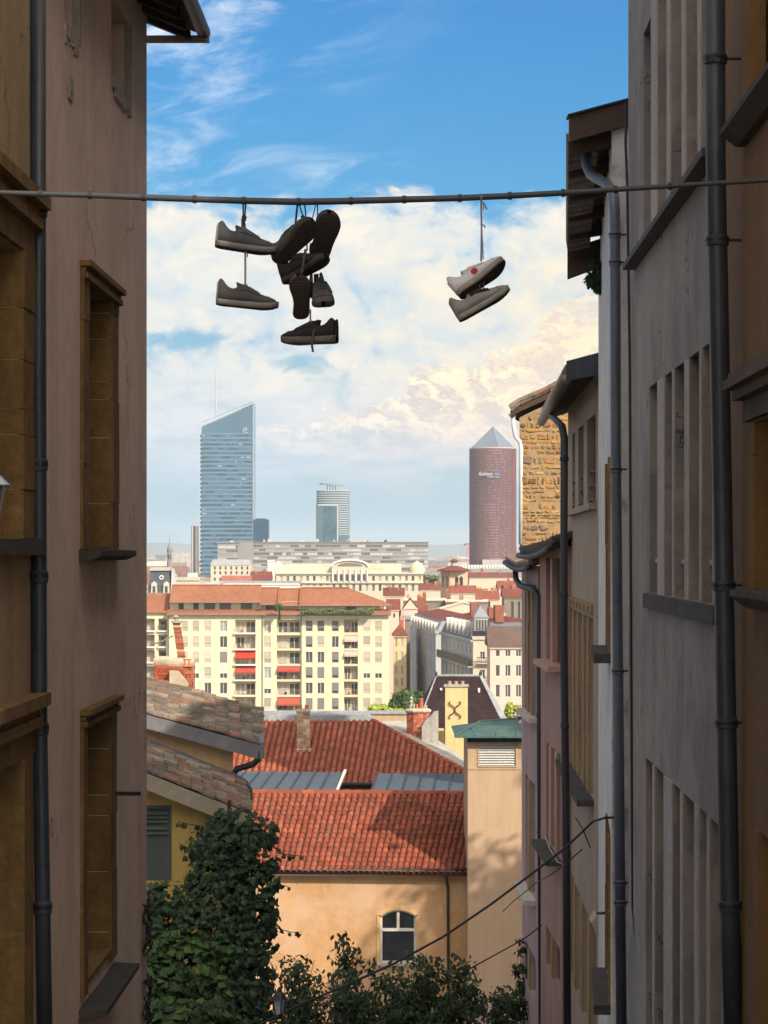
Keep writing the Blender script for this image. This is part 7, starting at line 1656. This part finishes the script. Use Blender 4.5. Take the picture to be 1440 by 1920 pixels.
bright = [q for q in pts if (HX + q[0].x / q[0].y * F) < 430 and (HY - (q[0].z - EYE) / q[0].y * F) > 1735 and random.random() < .55 + .25 * math.sin(q[0].x * 7) * math.sin(q[0].z * 6)]
ids = {id(q) for q in bright}; rest = [q for q in pts if id(q) not in ids]
rest.sort(key=lambda q: q[0].y)
foliage(t, rest, IVY, big=170, size=1.0, base=.115)
bright.sort(key=lambda q: q[0].y); o = [q for q in bright]
t2 = thing('grape_vine', 'fresh green vine with large leaves spilling over the lower left of the ivy', 'vine', P(330, 1900, 39.5))
foliage(t2, [(p + Vector((0, -.12, 0)), n) for p, n in o], IVYB, big=220, size=1.25, base=.13)
for pp in ([(430, 1500, 41.6), (428, 1560, 41.5), (436, 1640, 41.2), (430, 1760, 41), (440, 1930, 41)], [(470, 1530, 41.6), (476, 1600, 41.5), (468, 1700, 41.2), (480, 1930, 41)]):
    mb = MB(); mb.tube([P(*q) for q in pp], .03, 6); mb.build('stem', BARK, t)
# stray shoots
for pp in ([(372, 1548), (352, 1545), (338, 1541), (330, 1545)], [(352, 1590), (344, 1586), (334, 1580)], [(520, 1600), (545, 1603), (566, 1605)], [(515, 1655), (530, 1660), (545, 1664)], [(505, 1735), (525, 1742), (545, 1748), (566, 1748)], [(500, 1690), (512, 1700), (516, 1712)], [(515, 1575), (500, 1562), (498, 1555)]):
    q = [P(x, y, 41.6) for x, y in pp]; mb = MB(); mb.tube(q, [.008] * (len(q) - 1) + [.003], 5); mb.build('shoot', BARK, t)
    mb = MB(); me = leaf_mesh('leaf', IVY, .12)
    for a, b in zip(q, q[1:]):
        for k in range(2): inst('leaf', me, t, lmat(lerp(a, b, random.random()), Vector((0, -1, .2)), random.uniform(.6, 1)))
# shrub / small tree builder: branching twigs with leaves gathered at the ends
def shrub(name, label, cat, px, pyb, Y, tips, m, nleaf=120, lbase=.10, group=None, trunk=.035, spread=.35, lobes=False, big=20):
    b = P(px, pyb, Y); t = thing(name, label, cat, b, group); mb = MB(); pts = []
    for (tx, ty) in tips:
        e = P(tx, ty, Y + jit(1.2)); m1 = lerp(b, e, .45) + Vector((jit(.25), jit(.2), jit(.1))); mb.tube([b, m1, e], [trunk, trunk * .55, trunk * .15], 5)
        for k in range(5):
            u = random.uniform(.35, 1); s = lerp(m1, e, (u - .35) / .65) if u > .35 else m1; q = s + Vector((jit(spread), jit(spread), random.uniform(-.05, spread))); mb.tube([s, lerp(s, q, .5) + Vector((0, 0, .04)), q], [trunk * .2, trunk * .14, trunk * .06], 4)
            for j in range(nleaf // 5):
                v = random.random() ** .6; p = lerp(s, q, v) + Vector((random.gauss(0, spread * .28), random.gauss(0, spread * .3), random.gauss(0, spread * .25))); pts.append((p, Vector((jit(.6), -.6, .7))))
    mb.build('branches', BARK, t); random.shuffle(pts); foliage(t, pts, m, big=big, base=lbase, lobes=lobes); return t
def tipset(poly, n):
    out = []
    for _ in range(n):
        k = random.random() * (len(poly) - 1); i = int(k); (x0, y0), (x1, y1) = poly[i], poly[min(i + 1, len(poly) - 1)]; x = x0 + (x1 - x0) * (k - i); y = y0 + (y1 - y0) * (k - i); out.append((x, y + random.random() ** 1.3 * (1935 - y)))
    return out
shrub('garden_tree', 'small dark leafed tree in front of the apricot wall, left of the arched window', 'tree', 650, 2050, 62, [(650, 1752), (640, 1772), (668, 1790)] + tipset([(618, 1815), (640, 1765), (662, 1770), (700, 1790), (716, 1830)], 26), SHR, 85, .165)
shrub('garden_tree', 'wide dark leafed tree below the arched window', 'tree', 760, 2050, 61, [(800, 1785), (812, 1800), (880, 1800), (868, 1808)] + tipset([(700, 1835), (740, 1812), (785, 1792), (830, 1800), (880, 1800), (905, 1830)], 46), SHR, 85, .165)
shrub('garden_bush', 'low dark bush at the bottom beside the lantern', 'bush', 560, 2040, 58, [(545, 1790), (560, 1800), (590, 1800)] + tipset([(520, 1820), (545, 1792), (580, 1830), (620, 1870)], 24), SHR, 75, .15)
shrub('garden_bush', 'dark bush at the foot of the peach tower', 'bush', 940, 2050, 66, [(920, 1862), (940, 1848)] + tipset([(880, 1880), (920, 1870), (950, 1862), (975, 1858)], 16), SHR, 100, .16)
shrub('wall_climber', 'dark climbing plant hugging the pale corner of the mauve house', 'climber', 985, 1990, 66, [(973, 1760), (972, 1775), (970, 1790), (974, 1815), (968, 1832), (972, 1850), (966, 1880), (974, 1900)], IVY, 100, .12, spread=.16)
for px_, (a, b) in ((262, (1700, 1765)), (258, (1850, 1920))):
    t = thing('bare_vine', 'leafless twining vine on the pink house corner' if b < 1800 else 'lower tangle of bare vine stems at the pink house corner', 'vine', L.p(SE, 34)); mb = MB()
    for k in range(5):
        y = a; q = []
        while y < b + 40: q.append(L.p(SE - random.uniform(.02, .5), L.hit(px_, y)[1], random.uniform(.01, .07))); y += 12
        mb = MB(); mb.tube(q, .008, 4); mb.build('stem', BARK, t)
# bush hanging below the black eave
t = thing('hanging_bush', 'leafy bush sprouting below the black overhanging roof at the right', 'bush', P(1130, 520, 40.5)); pts = []
for cx, cy, rx, rz in ((1120, 520, 18, 20), (1108, 525, 9, 13), (1125, 535, 14, 14), (1122, 500, 12, 14), (1112, 492, 5, 6)):
    for _ in range(240):
        a = Vector((random.gauss(0, 1), random.gauss(0, 1), random.gauss(0, 1))).normalized() * random.uniform(.6, 1.05); pts.append((P(cx, cy, 40.5) + Vector((a.x * rx, a.y * 18, a.z * rz)) * 40.5 / F, a + Vector((0, -.3, .2))))
foliage(t, pts, SHR, big=10, base=.085, lobes=False)
mb = MB(); mb.tube([P(1142, 560, 40.5), P(1125, 525, 40.5)], .02, 5); mb.build('stem', BARK, t)
# trees between the blocks
def crown(name, label, cat, px, py, Y, rx, rz, m, n, base=.3, ground=None, group=None):
    t = thing(name, label, cat, P(px, py + rz * 2, Y), group); pts = []; u = Y / F; c = P(px, py, Y)
    cl = [(c + Vector((jit(rx) * .7, jit(rx) * .5, jit(rz) * .65)) * 1.0 - c + c) for _ in range(1)]
    cl = [Vector((c.x + jit(rx * .72) * u, c.y + jit(rx * .5) * u, c.z + jit(rz * .6) * u)) for _ in range(16)]
    for _ in range(n):
        k = random.choice(cl); a = Vector((random.gauss(0, 1), random.gauss(0, 1), random.gauss(0, 1))).normalized(); pts.append((k + Vector((a.x * rx * .38, a.y * rx * .38, a.z * rz * .42)) * u * random.uniform(.7, 1.05), a + Vector((0, 0, .4))))
    foliage(t, pts, m, big=0, base=base, lobes=False)
    mb = MB(); mb.tube([(c.x, c.y, max(0, c.z - rz * u * 3)), (c.x, c.y, c.z)], [.25, .1], 6); mb.build('trunk', BARK, t)
TREE = leafmat('street_tree_leaf', [(.05, .085, .03), (.065, .11, .035), (.04, .07, .028)])
YEL = leafmat('yellow_bush_leaf', [(.30, .36, .06), (.24, .32, .06), (.36, .40, .09)])  # yellow-green leaf colour of the terrace bushes
FART = leafmat('far_tree_leaf', [(.09, .12, .05), (.11, .14, .06), (.07, .10, .045)])
crown('street_tree', 'dark green tree right of the cream apartment block foot', 'tree', 755, 1312, 230, 26, 22, TREE, 2600, .42)
crown('street_tree', 'dark green tree in the gap before the blue grey block', 'tree', 785, 1318, 240, 18, 26, TREE, 1500, .42)
crown('terrace_bush', 'bright yellow green bush behind the zinc capped parapet', 'bush', 716, 1328, 135, 26, 9, YEL, 1300, .17)
crown('terrace_bush', 'small yellow green sprig left end behind the parapet', 'bush', 745, 1332, 136, 12, 5, YEL, 400, .17)
crown('terrace_bush', 'bright yellow green bush between the dark hipped roof and the mauve house', 'bush', 961, 1330, 150, 14, 18, YEL, 1200, .18)
crown('far_tree', 'tree crown left of the bell tower', 'tree', 805, 1084, 1150, 20, 9, FART, 900, 1.3)
crown('far_tree', 'tree crown between the red roofs right of the bell tower', 'tree', 925, 1080, 1350, 24, 7, FART, 900, 1.4)
t = thing('roof_garden', 'strip of greenery on the attic terrace of the apartment block', 'plants', P(612, 1148, 437.5)); pts = []
for _ in range(3600):
    x = random.uniform(564, 700); h = 9 * (.45 + .55 * abs(math.sin(x * .11) * math.sin(x * .037 + 1))); pts.append((P(x, 1148 - random.random() * h, 437.6 + random.random() * 1.2), Vector((jit(.5), -.8, .5))))
foliage(t, pts, FART, base=.42, lobes=False)
crown('roof_garden', 'tall dark conifer and pots on the left attic terrace', 'plants', 524, 1138, 437.5, 10, 8, TREE, 500, .36)
for lb, c_, r_ in (('tall unseen tree added behind the right-hand row to shade the red roof', (18.8, 77, 46.8), 3.5), ('round unseen tree added behind the right-hand row to shade the peach tower', (12.8, 77.2, 34.4), 4.5)):  # out-of-view crowns added to throw leafy shadows on roof and tower
    c_ = Vector(c_); t = thing('shadow_tree', lb, 'tree', (c_.x, c_.y, 24)); pts = []
    for _ in range(9000):
        a = Vector((random.gauss(0, 1), random.gauss(0, 1), random.gauss(0, 1))).normalized(); k = 1 + .16 * math.sin(a.x * 5 + 1) * math.sin(a.z * 6) + .1 * math.sin(a.y * 9)
        pts.append((c_ + Vector((a.x, a.y, a.z * 1.1)) * r_ * k * random.uniform(.45, 1), a))
    foliage(t, pts, TREE, base=.62, lobes=False)
    mb = MB(); mb.tube([(c_.x, c_.y, 23), (c_.x + .2, c_.y, c_.z)], [.3, .12], 7); mb.build('trunk', BARK, t)
# ================================================================== cables over the alley foot
def cable(label, pts, r, m=BLACK):
    mb = MB(); q = [P(*p) for p in pts]
    mb.tube(q, r, 6); tag(mb.build('street_cable', m), label, 'cable')
cable('thick dark cable running from the white house down across the arched window', [(1158, 1533, 30.5), (1135, 1533, 30.5), (1112, 1540, 31), (1062, 1588, 31), (1000, 1636, 31), (920, 1696, 31), (830, 1757, 31), (740, 1806, 31), (650, 1847, 31), (560, 1885, 31), (470, 1930, 31)], .016)
cable('thinner second cable meeting the drainpipe beside the mauve house', [(1015, 1735, 58), (996, 1750, 57.5), (980, 1762, 57), (900, 1806, 55), (850, 1833, 54), (800, 1858, 53), (740, 1880, 52), (680, 1905, 51)], .017)
cable('slack wire looping under the thick dark cable at the cream house', [(1092, 1592, 45), (1060, 1620, 45), (1030, 1642, 46), (1005, 1655, 50), (985, 1672, 55), (960, 1692, 58), (943, 1709, 60)], .012)
cable('short crossing wire stub on the cream house wall', [(1079, 1533, 45), (1092, 1553, 44.8), (1107, 1590, 45)], .012)
cable('pale loose conduit looped on the salmon house sill', [(1022, 1568, 55.0), (1030, 1590, 54.8), (1046, 1617, 54.6), (1052, 1618, 54.5)], .012, mat('pale_conduit', (.45, .45, .45)))
t = thing('wall_camera', 'small white camera bracket low on the white house corner', 'camera', P(1112, 1712, 32))
mb = MB(); mb.hexa([P(1104, 1722, 32), P(1110, 1730, 32), P(1110, 1730, 32.15), P(1104, 1722, 32.15), P(1113, 1706, 32), P(1122, 1712, 32), P(1122, 1712, 32.15), P(1113, 1706, 32.15)]); mb.build('housing', WHITE, t)
mb = MB(); mb.tube([P(1120, 1712, 32), P(1132, 1712, 31.5)], .02, 6); mb.build('bracket', BLACK, t)
# ---------------- street lantern at the bottom
YLn = 37.5
t = thing('street_lantern', 'black four sided street lantern at the bottom before the ivy', 'lantern', P(518, 2000, YLn)); c = P(524, 1893, YLn); u_ = YLn / F
mb = MB(); mb.lathe(c, [(13 * u_, 22 * u_), (15 * u_, 20 * u_), (10 * u_, 30 * u_), (5 * u_, 34 * u_), (5 * u_, 38 * u_), (1 * u_, 43 * u_)], 8, .39); mb.build('hood', BLACK, t)
mb = MB(); mb.lathe(c, [(7 * u_, -10 * u_), (12 * u_, 20 * u_)], 4, .3); mb.build('glass', mat('frosted_lantern_glass', (.30, .33, .38), rough=.4), t)
for k in range(4):
    a = .3 + k * 1.5708; mb = MB(); mb.tube([c + Vector((math.cos(a) * 7.4 * u_, math.sin(a) * 7.4 * u_, -10 * u_)), c + Vector((math.cos(a) * 12.6 * u_, math.sin(a) * 12.6 * u_, 20 * u_))], 1.1 * u_, 5); mb.build('frame_bar', BLACK, t)
mb = MB(); mb.lathe(c, [(8 * u_, -13 * u_), (8 * u_, -10 * u_), (3 * u_, -18 * u_)], 8); mb.tube([c + Vector((0, 0, -16 * u_)), c + Vector((-14 * u_, 0, -20 * u_)), c + Vector((-34 * u_, 0, 0)), c + Vector((-46 * u_, .1, 4 * u_))], 1.8 * u_, 6); mb.build('bracket', BLACK, t)
# ================================================================== the air
mb = MB(); mb.box(-1500, 1500, -12, 23000, -1.0, 218); hz_ = mb.build('haze', None, None, kind='stuff')
m = bpy.data.materials.new('haze_air'); m.use_nodes = True; nt = m.node_tree; nt.nodes.clear()
o = nt.nodes.new('ShaderNodeOutputMaterial'); v = nt.nodes.new('ShaderNodeVolumePrincipled'); nt.links.new(v.outputs[0], o.inputs['Volume'])
v.inputs['Color'].default_value = (.74, .89, 1.0, 1); v.inputs['Density'].default_value = .68e-4; v.inputs['Anisotropy'].default_value = 0.0
hz_.data.materials.append(m)
